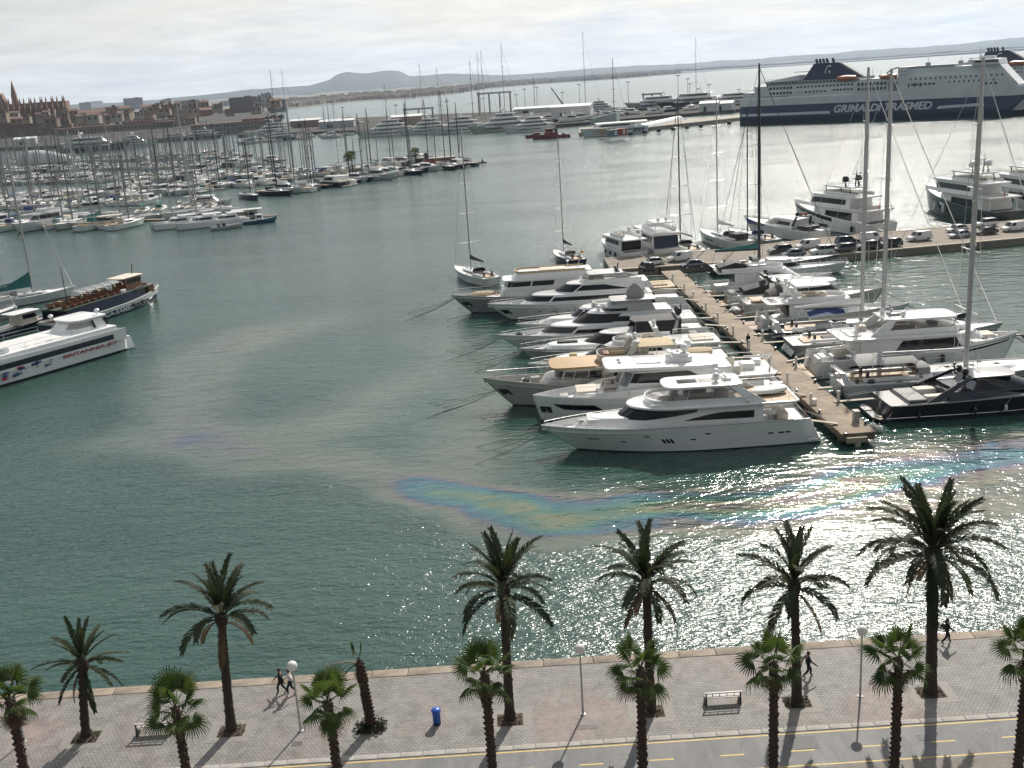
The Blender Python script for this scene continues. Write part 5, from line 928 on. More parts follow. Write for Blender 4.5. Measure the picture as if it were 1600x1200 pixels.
b.part(MB().rbox((9.2,0,6.55),(1.6,1.2,.3),.2).tube([(8.9,0,6.6),(8.6,0,7.7)],.1,6).box((8.7,0,7.2),(.12,1.8,.12)),'radar_mast',greyh); b.radome(9.8,-1.2,6.5,.3); b.radome(8.2,1.2,6.5,.26); b.part(MB().box((16.2,0,6.15),(1.0,.1,.08)).box((15.8,0,6.1),(.3,.3,.2)),'searchlight',blackp)
sunpad(b,4.2,0,4.5,1.4,3.4,white,3); b.box((5.9,1.3,4.8),(.9,1.2,.6),'lounge_sofa',cream,.15); b.rails([(6.0,2.75,4.5),(4.0,2.85,4.5),(2.8,2.6,4.5),(2.4,1.3,4.5),(2.4,-1.3,4.5),(2.8,-2.6,4.5),(4,-2.85,4.5),(6,-2.75,4.5)],.8)
b.part(MB().grid([[(.2+1.4*u,y_*2.1,.5+1.9*u**.8) for y_ in (-1,-.5,0,.5,1)] for u in (0,.25,.5,.75,1)]),'stern_door',mat('stern_grey',(.46,.46,.45),.4,var=.08)); b.part(MB().rbox((.9,-1.7,1.9),(1.0,.12,.9),.05,.0).rbox((.9,0,2.1),(.7,1.6,.2),.08),'stern_frame',whitedeck); b.box((3.2,.3,2.2),(1.6,2.2,.6),'cockpit_sofa',cream,.2)
for x_ in (4.2,): b.part(MB().tube([(x_,2.6,2.2),(x_,2.6,4.3)],.07,6).tube([(x_,-2.6,2.2),(x_,-2.6,4.3)],.07,6),'deck_post',white)
b.fender(.22,.8,.25,1.0,-1); b.fender(.50,1.5,.25,1.1,-1); b.fender(.60,1.6,.25,1.2,-1); b.rail(.72,.985,.35,8,wires=0); sunpad(b,19.8,0,3.4,1.6,2.0,cream,2); bowgear(b,.95); b.lines(2,8); b.part(MB().rbox((24.0,0,3.0),(1.1,.3,.16),.05).box((24.5,0,2.75),(.5,.5,.2)),'bow_anchor',blackp)
# -- open sailing yacht with wide white stern
b = sail_yacht('sailing_yacht','wide-sterned white sailing yacht with open grey cockpit and tall alloy mast',(34.6,128.2),RT,27,6.6,31.6,11.9,[boot,greyh,white],silverm,greycv,1.7,heavy=2.,r=.23)
b.part(MB().grid([[(-.15+.9*u,y_*2.3,.2+1.45*u) for y_ in (-1,0,1)] for u in (0,.5,1)]),'transom_door',white); b.box((5.6,0,1.65),(2.6,1.3,.5),'cockpit_table',black,.1)
# -- dark hulled sailing yacht with blue cover
b = sail_yacht('sailing_yacht','navy hulled sailing yacht with blue awning and white sail on the boom',(34.4,135.2),RT,26,6.2,32.0,11.8,[boot,navy,white],silverm,white,1.6,heavy=2.,r=.23); b.part(MB().grid([[(4.5,-1.7,3.2),(4.5,0,3.7),(4.5,1.7,3.2)],[(7,-1.6,3.5),(7,0,4.0),(7,1.6,3.5)],[(9.4,-1.2,3.2),(9.4,0,3.7),(9.4,1.2,3.2)]]),'blue_awning',bluecv); furl_tender(b,7.0,-1.9,1.7,3.4,1.5,tubegrey)
b.arch(.6,2.0,1.5,1.3,lean=-.4,m=chrome); b.box((.8,.8,1.8),(1.0,1.2,.5),'stern_locker',white); b.part(MB().rbox((1.0,-1.2,2.2),(.7,.5,.6),.1),'outboard_motor',blackp)
# -- flybridge yacht with brown bathing platform
b = Boat('motor_yacht','white flybridge yacht with pinkish bathing platform and dark lens window','yacht'); b.place((34.8,142.8),RT)
b.hull(HW,whitedeck,.45,L=20.6,B=5.6,fa=1.75,ff=2.2,rake=.1,aftw=.9,srake=.02,draft=.6); b.platform(2.4,.42,top=mat('pink_mat',(.50,.38,.30),.7,var=.15)); h1 = b.tier(3.4,15.4,2.35,1.6,3.5,rake=3.4,nose=4.6,w1=2.15,e=2.,taper=.2); b.win(h1,.22,.74,lambda k:.55-.1*k,lambda k:.58+.26*math.sin(math.pi*k**.8),n=22)
b.slab(.4,12.2,2.45,3.5,.2,nose=3.6,name='upper_deck',e=2.1); b.coaming(3.2,11.6,2.1,3.65,.6,nose=2.6); xx,zz = b.arch(4.4,2.1,3.7,1.9,lean=-.7); b.slab(4.4,9.2,1.8,5.7,.14,nose=.8,name='hardtop',e=4); b.radome(xx,.9,zz+.2,.3); b.radome(xx,-.7,zz+.2,.26); b.whip(xx,.2,zz,2)
b.sofa(7.0,.9,3.7,2.0,.8); b.sofa(7.0,-.9,3.7,2.0,.8); b.box((8.6,0,4.1),(.7,1.2,.8),'helm_console',cream)
for k in range(3): b.part(MB().rbox((1.6,-.9+.9*k,3.75),(.9,.35,.12),.05),'deck_chair',blackp)
b.part(MB().grid([[(.3+.9*u,y_*1.9,.5+1.4*u) for y_ in (-1,0,1)] for u in (0,.5,1)]),'stern_cover',greycv); b.part(MB().grid([[(3.3,y_*2.1,1.7) for y_ in (-1,0,1)],[(2.9,y_*2.1,3.5) for y_ in (-1,0,1)]]),'cockpit_curtain',mat('brown_canvas',(.13,.10,.07),.8)); b.rail(.5,.985,.6,10); bowgear(b,.93); b.lines(2,6)
# -- beige express cruiser
b = Boat('motor_yacht','pale express cruiser with dark cockpit tent and hull slash window','yacht'); b.place((34.2,151.4),RT)
b.hull([boot,putty,whitedeck],whitedeck,.3,L=21.0,B=5.4,fa=2.0,ff=2.9,rake=.1,aftw=.9,draft=.6); b.platform(2.0,.42); b.hwin(.20,.55,lambda u:1.45,lambda u:1.45+.28*math.sin(math.pi*u),12); h1 = b.tier(5.5,15.5,2.2,2.0,4.2,rake=3.2,nose=4.,w1=1.9,e=2.1,taper=.2,m=white); b.win(h1,.3,1.,.4,.8,n=24); b.slab(6,13.6,1.95,4.3,.24,nose=2.4,name='hardtop',e=2.2,m=white)
b.part(MB().loft([[(3.6,y_*2.1,2.0+z_) for y_,z_ in ((-1,0),(-.9,.7),(-.4,1.2),(.4,1.2),(.9,.7),(1,0))],[(6.6,y_*1.9,2.2+z_) for y_,z_ in ((-1,0),(-1,1.4),(-.6,2.2),(.6,2.2),(1,1.4),(1,0))]]),'cockpit_tent',mat('dark_tent',(.07,.065,.06),.7,var=.2)); sunpad(b,2.2,0,2.1,2.0,2.8,mat('tan_pad',(.52,.38,.26),.7),1); b.arch(6.0,2.0,3.8,1.0,lean=-.4,m=putty); b.box((.6,0,1.3),(1.0,3.4,1.4),'stern_garage',putty,.3); b.rail(.5,.985,.55,10); b.lines(1,6)
furl_tender(b,-1.0,.1,.5,2.8,1.5,tubegrey,1.57)
# -- black tented cruiser and its neighbours
b = Boat('motor_yacht','white cruiser with black cockpit canopy and grey stern cover','yacht'); b.place((33.6,158.8),RT)
b.hull(HW,whitedeck,.3,L=17.5,B=4.8,fa=1.7,ff=2.3,rake=.1,draft=.5); b.platform(1.6,.4); h1 = b.tier(6,12.6,2.0,1.7,3.6,rake=2.8,nose=3.2,w1=1.7,e=2.1); b.win(h1,.3,1.,.35,.84,n=20); b.part(MB().loft([[(2.2,y_*1.9,1.8+z_) for y_,z_ in ((-1,0),(-.9,.5),(0,.7),(.9,.5),(1,0))],[(6.8,y_*1.8,1.9+z_) for y_,z_ in ((-1,.2),(-.95,1.4),(0,2.0),(.95,1.4),(1,.2))]]),'canopy',black); b.rail(.5,.985,.55,8); b.box((.8,0,1.6),(1.2,3.0,.9),'stern_cover',greycv,.3); b.arch(6.4,1.8,3.3,1.0,m=blackp); b.part(MB().ball((6.0,.6,4.7),.28),'radar_dome',blackp)
b = Boat('motor_yacht','white flybridge cruiser with black flybridge cover near the parked blue car','yacht'); b.place((33.0,166.4),RT)
b.hull(HW,whitedeck,.4,L=19.0,B=5.2,fa=1.9,ff=2.5,rake=.1,draft=.5); b.platform(1.6,.4); h1 = b.tier(3,14.8,2.2,1.7,3.7,rake=3.,nose=4.,w1=2.,e=2.1,taper=.2); b.win(h1,.5,.84,.42,lambda k:.5+.32*math.sin(math.pi*k),n=16); b.slab(.4,11.6,2.3,3.7,.2,nose=3.2,name='upper_deck',e=2.1); b.coaming(1.0,11,2.0,3.85,.6,nose=2.4)
b.part(MB().loft([[(.6,y_*1.9,4.3+z_) for y_,z_ in ((-1,0),(-.8,.3),(0,.4),(.8,.3),(1,0))],[(3.2,y_*1.95,4.4+z_) for y_,z_ in ((-1,0),(-.8,.9),(0,1.2),(.8,.9),(1,0))],[(5.0,y_*1.9,4.4+z_) for y_,z_ in ((-1,0),(-.8,.5),(0,.7),(.8,.5),(1,0))]]),'flybridge_cover',black); b.box((7.6,-.6,4.3),(1.2,.9,.7),'helm_console',greyh); b.part(MB().rbox((6.6,.6,4.2),(1.8,1.2,.5),.15),'lounge_sofa',greyh)
b.part(MB().grid([[(2.9,y_*1.9,1.9) for y_ in (-1,0,1)],[(2.9,y_*1.9,3.6) for y_ in (-1,0,1)]]),'saloon_door',glass); b.rail(.5,.985,.6,8); b.lines(1,5)
b = Boat('motor_boat','small white sports boat with curved lens window below a grey flybridge','motor boat'); b.place((34.5,162.6),RT+.03); b.hull(HW,whitedeck,.3,L=17,B=4.4,fa=1.6,ff=2.2,rake=.1,draft=.5); h1 = b.tier(5,13.5,1.8,1.5,3.2,rake=3.4,nose=4,w1=1.5,e=2.,m=white); b.win(h1,.3,.8,.35,lambda k:.4+.4*math.sin(math.pi*k),n=16); b.rail(.5,.985,.5,8); b.part(MB().ball((6.,.5,3.7),.3),'radar_dome',blackp); b.part(MB().ball((6.,-.5,3.7),.3),'radar_dome',blackp)
b = Boat('motor_boat','low white boat with pointed bow lying by the stone edge of the car quay','motor boat'); b.place((41.5,178.6),RT-.02); b.hull(HW,whitedeck,.3,L=17,B=4.4,fa=1.5,ff=1.9,rake=.1,draft=.5); h1 = b.tier(3,9.5,1.7,1.3,2.8,rake=2.,nose=2.6,e=2.1); b.win(h1,.3,1.,.35,.8,n=14); b.rail(.5,.985,.6,8); b.part(MB().rbox((5,0,3.0),(4,3,.5),.4),'sail_cover',white)
b = sail_yacht('sailing_yacht','black masted sailing yacht with dark rigging near the parked cars',(36.2,184.6),R(2),23,5.4,33.5,8.6,[boot,greenh,white],carbonm,greencv,1.4,heavy=2.2,r=.21)
# -- north side of the cross quay, bows away from the quay
sail_yacht('sailing_yacht','white sloop with dark boom cover moored bow-out at the quay head',(-2.2,186.8),R(118),15.5,4.6,26.5,8.4,HW,silverm,black,1.5,heavy=1.6,dodger=black,r=.14)
sail_yacht('sailing_yacht','white sailing boat with broad sugar-scoop stern towards the quay',(14.4,201.8),R(108),13.5,4.3,22.5,8.0,[boot,navy,white],silverm,black,1.2,heavy=1.4,r=.12,boom=True)
b = Boat('trawler_yacht','white trawler yacht with dark fenders moored beside the glass-fronted yacht','yacht'); b.place((25.4,201.6),R(106)); b.hull(HW,whitedeck,.5,L=17.5,B=5.4,fa=2.0,ff=3.2,rake=.08,draft=.6); h1 = b.tier(2.5,12.5,2.2,1.8,4.1,rake=1.2,nose=1.8,e=3); b.win(h1,.1,.62,.5,.86,split=4,n=4); b.win(h1,.66,1.,.5,.88,n=8,name='wheelhouse_window'); b.slab(.3,12.3,2.5,4.1,.2,nose=1.6,name='roof',e=3); b.coaming(2,9.5,2.,4.3,.6,nose=1.5); b.arch(2.5,2.,4.2,1.6); b.radome(1.7,.7,6.1,.3); b.part(MB().grid([[(2.45,y_*2.,2.0) for y_ in (-1,0,1)],[(2.45,y_*2.,3.8) for y_ in (-1,0,1)]]),'saloon_door',glass); b.sofa(6,.6,4.3,2,.8); b.rail(.5,.98,.8,8,wires=2)
for t_ in (.25,.4,.55): b.fender(t_,1.2,.2,.9,1); b.fender(t_,1.2,.2,.9,-1)
b.platform(1.0,.4)
b = Boat('motor_yacht','white flybridge yacht with tinted glass aft enclosure facing the quay','yacht'); b.place((31.6,202.0),R(100)); b.hull(HW,whitedeck,.5,L=21,B=6.0,fa=2.2,ff=3.2,rake=.08,draft=.6); h1 = b.tier(1.6,15,2.6,2.0,4.6,rake=1.6,nose=2.6,e=2.6); b.win(h1,.05,.62,.35,.86,split=3,n=6); b.win(h1,.66,1.,.4,.9,n=8,name='windscreen')
b.part(MB().grid([[(1.55-.5*u,y_*2.4,2.2+2.3*(1-u)) for y_ in (-1,-.33,.33,1)] for u in (1,.5,0)]),'aft_glazing',mat('blue_tint_glass',(.012,.022,.05),.06,coat=.4)); b.slab(.4,14.6,2.8,4.6,.5,nose=2.,name='roof',e=3); b.coaming(2,11,2.2,5.0,.8,nose=1.6); b.slab(2,7.5,1.9,6.8,.16,nose=.7,name='hardtop',e=4); 
for x_ in (2.6,7.0):
    for sg in (1,-1): b.part(MB().tube([(x_,sg*1.7,5.0),(x_,sg*1.7,6.85)],.06,5),'hardtop_post',white)
b.radome(3.5,.8,7.1,.34); b.radome(3.5,-.8,7.1,.34); b.platform(1.2,.4); b.rail(.5,.98,.8,8,wires=2)
sail_yacht('sailing_yacht','dark sailing yacht with tall black mast and bare boom by the white van',(37.2,202.4),R(100),20,5.2,28.3,9.6,[boot,blackh,white],carbonm,None,1.3,heavy=2.,r=.17,dodger=black)
b = sail_yacht('sailing_yacht','white sailing yacht with square hull ports, bow away from the car quay',(47.5,206.3),R(108),19,5.2,27,11.2,[boot,white,white],silverm,white,1.9,heavy=1.8,r=.15,dodger=black); b.hwin(.5,.56,.9,1.4,2); b.hwin(.6,.66,.9,1.4,2); b.hwin(.7,.75,.9,1.4,2); b.part(MB().rbox((3,0,2.6),(3,3,1.2),.3),'cockpit_tent',black)
sail_yacht('sailing_yacht','grey sailing yacht with dark mast behind the white one with square ports',(53.5,208.4),R(108),18,4.9,25,10,[boot,greyh,white],carbonm,bluecv,1.5,heavy=1.6,r=.13,dodger=bluecv)
b = Boat('sports_yacht','long pale sports yacht with low profile and dark cockpit behind parked cars','yacht'); b.place((63.4,211.4),R(112)); b.hull([boot,white,whitedeck],whitedeck,.3,L=26,B=6.0,fa=2.2,ff=3.0,rake=.1,draft=.7); b.platform(1.6,.4); h1 = b.tier(6,18,2.3,2.2,4.0,rake=4.4,nose=5,w1=1.9,e=2.); b.win(h1,.1,.6,.3,.7); b.win(h1,.6,1.,.2,.85,n=14,m=greydeck,name='screen_cover'); b.arch(6,2.2,2.6,2.0,m=blackp); b.part(MB().ball((5.2,.6,5.1),.3).ball((5.2,-.6,5.1),.3),'radar_dome',red); b.box((3.5,0,2.6),(3.0,3.6,.7),'cockpit_cover',black,.3); b.rail(.5,.985,.5,8)
# -- white explorer with twin black domes
def explorer(label, stern, rz, L, hm, sh, dome, win_m=None):
    b = Boat('explorer_yacht', label, 'yacht'); b.place(stern, rz); k = L/29.
    b.hull(hm, whitedeck, .6, L=L, B=7.2*k, fa=2.6*k, ff=5.2*k, rake=.06, full=2.6, wfull=1.9, sheer=1.7, flare=.9, draft=.8); b.platform(1.6*k,.5)
    if hm[1] is white: b.hwin(.42,.95,lambda u:lerp(2.1,3.6,u)*k,lambda u:lerp(2.95,4.25,u)*k,16,m=win_m); b.hwin(.66,.76,.9*k,1.5*k,4); b.hwin(.48,.60,.8*k,1.4*k,4); 
    h1 = b.tier(4*k,20*k,3.3*k,2.4*k,5.0*k,rake=.6,nose=3*k,e=3,name='main_deckhouse'); b.win(h1,.1,.5,.15,.75,n=12,m=win_m); b.slab(1.2*k,21*k,3.55*k,4.9*k,.3*k,nose=3.2*k,e=2.8,name='upper_deck')
    h2 = b.tier(7*k,21.5*k,3.0*k,5.2*k,7.3*k,rake=1.8*k if sh > 0 else -.6*k,nose=2.6*k,w1=2.7*k,e=2.8,name='bridge_deckhouse'); b.win(h2,.08,1.,.28,.80,n=28,m=win_m); b.slab(4*k,(20.4 if sh > 0 else 22.8)*k,3.05*k,7.3*k,.34*k,nose=2.6*k,e=2.8,name='bridge_roof')
    b.coaming(6*k,17*k,2.5*k,7.6*k,.6*k,nose=2*k); b.sofa(11*k,0,7.6*k,3*k,3*k); b.slab(7*k,17*k,2.2*k,9.2*k,.2*k,nose=1.2*k,e=3.5,m=greyh,name='hardtop')
    for x_ in (8*k,15.5*k):
        for sg in (1,-1): b.part(MB().tube([(x_,sg*1.9*k,7.6*k),(x_+.4*k,sg*1.9*k,9.25*k)],.12*k,6),'hardtop_post',blackp)
    for sg in (1,-1): b.radome(10*k,sg*1.7*k,10.4*k,.72*k,dome,ped=1.*k); b.part(MB().tube([(9.6*k,sg*1.7*k,9.3*k),(10*k,sg*1.7*k,10.3*k)],.1*k,5),'dome_leg',blackp)
    b.part(MB().tube([(9*k,0,9.3*k),(8.6*k,0,13*k)],.14*k,6,r2=.06).box((8.9*k,0,11*k),(.2,1.8*k,.14)).box((8.8*k,0,11.9*k),(.2,1.2*k,.14)),'signal_mast',blackp)
    b.rails([(6.5*k,3.2*k,5.2*k),(3*k,3.4*k,5.2*k),(1.5*k,2.8*k,5.2*k),(1.4*k,-2.8*k,5.2*k),(3*k,-3.4*k,5.2*k),(6.5*k,-3.2*k,5.2*k)],.9*k); b.sofa(3.6*k,0,5.2*k,1.6*k,3*k); b.rail(.75,.985,.35,6,wires=0); b.part(MB().tube([(2.*k,2.9*k,2.6*k),(2.*k,2.9*k,5*k)],.12,6).mirror(),'deck_post',white); flag(b,.8*k,1.0*k,5.2*k,1.8,sz=(1.4,.8))
    return b
e1 = explorer('white explorer yacht with twin black radar domes, stern to the car quay',(77.0,213.2),R(112),29,HW,1,blackp)
for t_ in (.93,.85): e1.fender(t_,2.2,.42,.85,1)
e1.fender(.2,1.2,.28,1.3,1)
e2 = explorer('dark green explorer yacht with overhanging bridge roof, stern to the car quay',(104.0,217.0),R(100),31,[boot,greenh,whitedeck],-1,white)
for t_ in (.72,.58): e2.fender(t_,1.9,.36,1.9,1,whitedeck)
explorer('white motor yacht partly cut off beyond the dark green explorer',(118,222),R(98),30,HW,1,white)

# ---- gangways, stern lines, fenders and deck clutter of the boats at the finger pier
rg = random.Random(17); planks = mat('gangway_plank',(.46,.40,.32),.7,var=.2)
for b in BOATS:
    L_ = b.o.location; c_ = math.cos(b.o.rotation_euler.z)
    if not (92 < L_.y < 172 and 18 < L_.x < 42 and abs(c_) > .95 and b.h): continue
    u = (Vector((L_.x, L_.y, 0))-PA).dot(pd); edge = (PA+pd*u+pn*(1.5 if c_ > 0 else -1.5)).x; gap = abs(L_.x-edge); fa, B = b.h.fa, b.h.B; y_ = rg.choice((-1,1))*B*.2
    zd = max(.5, fa*.75); b.part(MB().loft([[(.3,y_-.25,zd),(.3,y_+.25,zd),(.3,y_+.25,zd+.07),(.3,y_-.25,zd+.07)],[(-gap-.5,y_-.25,1.26),(-gap-.5,y_+.25,1.26),(-gap-.5,y_+.25,1.33),(-gap-.5,y_-.25,1.33)]]),'gangway',planks,sm=0)
    for sg in (-1,1): b.part(MB().tube([(.1,y_+sg*.24,zd+.07),(.1,y_+sg*.24,zd+.9),(-gap*.8,y_+sg*.24,1.9)],.018,4),'gangway_rail',chrome)
    for sg in (-1,1):
        a, e_ = Vector((.25,sg*B*.38,fa*.95)), Vector((-gap-.1,sg*B*.38+rg.uniform(-.8,.8),1.2)); m_ = (a+e_)/2-Vector((0,0,.25)); b.part(MB().tube([a,m_,e_],.022,4),'stern_line',rope)
    for sg in ((-1,1) if L_.y > 104 else (-1,)):
        for t_ in rg.sample((.12,.22,.33,.45,.57),3): b.fender(t_, rg.uniform(.6,.9), .15, .75, sg, rg.choice((blackp,navy,whitedeck,bluecv)))
    for k in range(5):
        t_ = rg.uniform(.05,.93); dz = b.deckz(t_); x_ = b.h.P(t_, dz).x; yy = rg.choice((-1,1))*max(.1, b.h.Ps(t_,1.).y-rg.uniform(.35,.6)); kind = rg.randrange(3)
        if kind == 0: b.part(MB().tube([(x_+(.10+.02*j)*math.cos(j*.9), yy+(.10+.02*j)*math.sin(j*.9), dz+.03+.004*j) for j in range(14)],.022,4),'rope_coil',rope)
        elif kind == 1: b.part(MB().rbox((x_,yy,dz+.16),(.6,.36,.32),.08),'deck_bag',rg.choice((greycv,bluecv,cream,black)))
        else: b.part(MB().rbox((x_,yy,dz+.12),(.3,.3,.24),.08),'bucket',rg.choice((red,bluecv,whitedeck)))
# ================================================================ parked cars
def car_proto(kind, paint, name):
    o = empty(name, (0,0,0)); L, Wd, Hh = {'sedan': (4.3,1.78,1.45), 'suv': (4.5,1.86,1.70), 'van': (4.5,1.85,1.86), 'jeep': (4.3,1.85,1.82)}[kind]; w = Wd/2; q = MB()
    belt = {'sedan': .90, 'suv': 1.02, 'van': 1.08, 'jeep': 1.10}[kind]; hood = {'sedan': .82, 'suv': .98, 'van': 1.0, 'jeep': 1.08}[kind]
    prof = [(-L/2,.35,.92),(-L/2+.02,.62,.97),(-L/2+.12,belt-.04,.96),(-L/2+.5,belt,.97)] ; secs = []
    for x_, zt, k in ((-L/2,belt-.22,.86),(-L/2+.10,belt-.03,.95),(-L/2+.5,belt,1.),(0,belt,1.),(L/2-1.25,belt-.02,1.),(L/2-1.1,hood,.99),(L/2-.35,hood-.08,.95),(L/2-.08,hood-.25,.88),(L/2,.55,.82)):
        ww = w*k; secs.append([(x_,-ww*.93,.28),(x_,-ww,.42),(x_,-ww,zt*.62),(x_,-ww*.95,zt),(x_,ww*.95,zt),(x_,ww,zt*.62),(x_,ww,.42),(x_,ww*.93,.28)])
    q.loft(secs); q.build('body', paint, o, 35)
    xr = {'sedan': (-1.75,-.95,.55,1.25), 'suv': (-2.15,-1.75,.5,1.15), 'van': (-2.2,-2.1,.75,1.35), 'jeep': (-2.1,-2.05,.60,.78)}[kind]; top = w*.76 if kind != 'jeep' else w*.88
    def rg(z, xa, xb, ww): return [(xa,-ww,z),(xb,-ww*.96,z),(xb,ww*.96,z),(xa,ww,z)]
    g = MB().loft([rg(belt-.03, xr[0], xr[3], w*.93), rg(Hh-.08, xr[1], xr[2], top)]); g.build('greenhouse', paint if kind == 'van' else glass, o, 30)
    MB().loft([rg(Hh-.09, xr[1]-.02, xr[2]+.02, top+.01), rg(Hh-.03, xr[1]+.02, xr[2]-.03, top-.03), rg(Hh, xr[1]+.2, xr[2]-.2, top-.18)]).build('roof', paint, o, 50)
    def sidepane(u0, u1, sg):
        P_ = []
        for u, v in ((u0,.12),(u1,.12),(u1-(.04),.86),(u0+.03,.86)):
            xa = lerp(xr[0], xr[1], v); xb = lerp(xr[3], xr[2], v); P_.append((lerp(xa, xb, u), sg*(lerp(w*.93, top, v)+.012), lerp(belt-.03, Hh-.08, v)))
        return MB().add(P_, [(0,1,2,3)])
    spans = ((.66,.93),) if kind == 'van' else ((.06,.34),(.38,.64),(.68,.95)); 
    for a, b_ in spans:
        for sg in (1,-1): sidepane(a, b_, sg).build('side_window', glass, o, 0)
    for v0, v1, xa, xb in ((.1,.9,xr[3],xr[2]),): 
        P_ = [(lerp(xa,xb,v)+.012, s_*lerp(w*.86, top*.9, v), lerp(belt-.03,Hh-.08,v)) for v, s_ in ((v0,-1),(v0,1),(v1,1),(v1,-1))]; MB().add(P_, [(0,1,2,3)]).build('windscreen', glass, o, 0)
    if kind != 'van' and kind != 'jeep': pass
    wh = MB().lathe([(.20,-.11),(.31,-.11),(.33,-.06),(.33,.06),(.31,.11),(.20,.11)], n=14); wh.v = [(x_, z_, y_) for x_, y_, z_ in wh.v]; wm = wh.mesh('wheel', rubber); rm = MB().lathe([(.02,-.10),(.2,-.115),(.2,.115),(.02,.10)], n=12); rm.v = [(x_, z_, y_) for x_, y_, z_ in rm.v]; rm = rm.mesh('rim', chrome)
    for x_ in (-L*.30, L*.305):
        for sg in (1,-1): k = obj('wheel', wm, o, (x_, sg*(w-.10), .33)); obj('rim', rm, k)
    for sg in (1,-1): MB().rbox((L/2-.10, sg*w*.66, hood-.27), (.16,.34,.14), .04).build('headlight', mat('headlamp_glass',(.6,.6,.6),.1), o); MB().rbox((-L/2+.02, sg*w*.74, belt-.28), (.08,.2,.2), .03).build('tail_light', mat('tail_lamp',(.3,.01,.01),.2), o)
    if kind == 'jeep': k = obj('spare_wheel', wm, o, (-L/2-.08,0,.95)); k.rotation_euler.z = R(90)
    return o
PC = {'white': mat('car_white',(.70,.70,.69),.25,coat=.6), 'navy': mat('car_navy',(.015,.028,.08),.2,coat=.8), 'grey': mat('car_grey',(.09,.09,.095),.25,metal=.4,coat=.8), 'black': mat('car_black',(.010,.010,.011),.18,coat=.8), 'silver': mat('car_silver',(.34,.40,.47),.25,metal=.4,coat=.8)}
protos = {}
for (px, py, kind, colr, rz, lb) in ((1021,414,'sedan','white',188,'white hatchback at the head of the finger pier'),(1062,408,'van','white',190,'white panel van beside the black masted sailing yacht'),(1083,418,'sedan','navy',186,'small blue car parked behind the finger pier'),(1219,396,'suv','grey',188,'grey estate car behind the dark blue saloon'),(1262,389,'van','white',188,'white van parked behind the white off-roader'),(1240,401,'sedan','navy',186,'dark blue saloon car at the quay edge'),(1284,398,'jeep','white',186,'boxy white off-roader with a spare wheel'),(1324,382,'suv','navy',8,'dark blue car parked behind the grey one at the quay edge'),(1317,394,'suv','grey',188,'dark grey car at the stone quay edge'),(1356,390,'suv','black',188,'black car at the quay edge below the white explorer yacht'),(1362,377,'van','white',8,'white van parked stern to the white explorer yacht'),(1390,386,'suv','black',188,'black car parked next to another black car'),(1436,376,'van','white',188,'white delivery van standing alone on the quay'),(1496,362,'sedan','white',190,'white saloon behind the pale blue car'),(1500,371,'sedan','silver',190,'pale blue hatchback at the quay edge'),(1540,354,'suv','white',190,'white people carrier behind a black car'),(1541,366,'sedan','black',190,'black saloon beside the pale blue hatchback'),(1583,361,'van','white',190,'white van nearest the dark green explorer yacht'),(1010,423,'suv','black',100,'black car half hidden at the foot of the pier')):
    p = gp(px, py, .05); key = (kind, colr)
    if key not in protos: o = protos[key] = car_proto(kind, PC[colr], 'parked_van' if kind == 'van' else 'parked_car')
    else: o = copy_tree(protos[key])
    o.location = (p.x, p.y, .05); o.rotation_euler = (0,0,R(rz)); tag(o, lb, 'van' if kind == 'van' else 'car', 'vehicles parked on the quay')
# ================================================================ boats on the left
# -- white passenger catamaran
hd = Vector((-.54,-.84,0)).normalized(); pt_ = Vector((-hd.y, hd.x, 0)); rzb = math.atan2(hd.y, hd.x); st = Vector((-56.9,154.9,0))-pt_*4.2
b = Boat('passenger_catamaran','white passenger catamaran with red lettering and painted fish on its side','catamaran'); b.place((st.x, st.y), rzb); L = 31.
for sg in (1,-1):
    hb = Hull(L=L, B=3.0, fa=3.3, ff=4.2, rake=.06, full=2.2, wfull=1.8, aftw=.95, draft=.8, tmax=.5); me, d = hb.mesh([boot, white, white], .2, boot_h=.25); h_ = obj('hull', me, b.o, (0, sg*2.9, 0)); 
    if sg > 0: HB = hb; HO = h_
b.part(MB().box((14.5,0,2.4),(27,3.4,1.2)),'bridge_deck',white,sm=0)
sup = b.tier(1.2,27,4.25,3.1,4.0,rake=1.0,nose=4,w1=4.1,e=2.6,name='upper_deck')
band = MB(); rows = [[],[],[]]
for i in range(25):
    x_ = lerp(2.2, 22.4, i/24); k = min(1, (24-i)/2.2+.05); 
    for r_, z_ in zip(rows, (2.55-.38*k, 2.55, 2.55+.38*k)): r_.append((x_, 4.43, z_))
band.grid(rows); b.part(band,'window_band',mat('blue_black_glass',(.008,.012,.03),.1,coat=.3)); b.part(MB().box((11.6,4.36,2.6),(23.4,.10,1.7)),'side_panel',white,sm=0)
aft = b.tier(2.0,8.5,3.2,4.0,5.6,rake=1.5,nose=2.4,w1=2.7,e=2.6,name='aft_house',aft_rake=.6); b.win(aft,.4,.9,.4,.85,n=14,m=greydeck); b.slab(1.6,7.4,3.0,5.6,.2,nose=2,name='aft_roof',e=2.6); 
for x_ in (2.0,4.2): b.part(MB().box((x_,3.3,4.9),(.35,.06,1.2),shx=.4),'side_slot',blackp)
for x_, y_ in ((2.4,1.8),(7.6,-1.8)): b.part(MB().lathe([(.08,0),(.08,.5),(.35,.55),(.38,.75),(.2,.95),(.02,1.)],(x_,y_,5.7)),'radome',white)
tarp = MB(); rndt = random.Random(3); tarp.grid([[(9.0+i*.9, -2.9+j*.83, 4.12+.5*math.sin(math.pi*j/7)**.5*min(1,i/2,(12-i)/2)+rndt.uniform(-.05,.05)) for j in range(8)] for i in range(13)]); b.part(tarp,'seat_tarpaulin',mat('white_tarp',(.66,.66,.64),.6,var=.12,vscale=2,bump=.5,bscale=2))
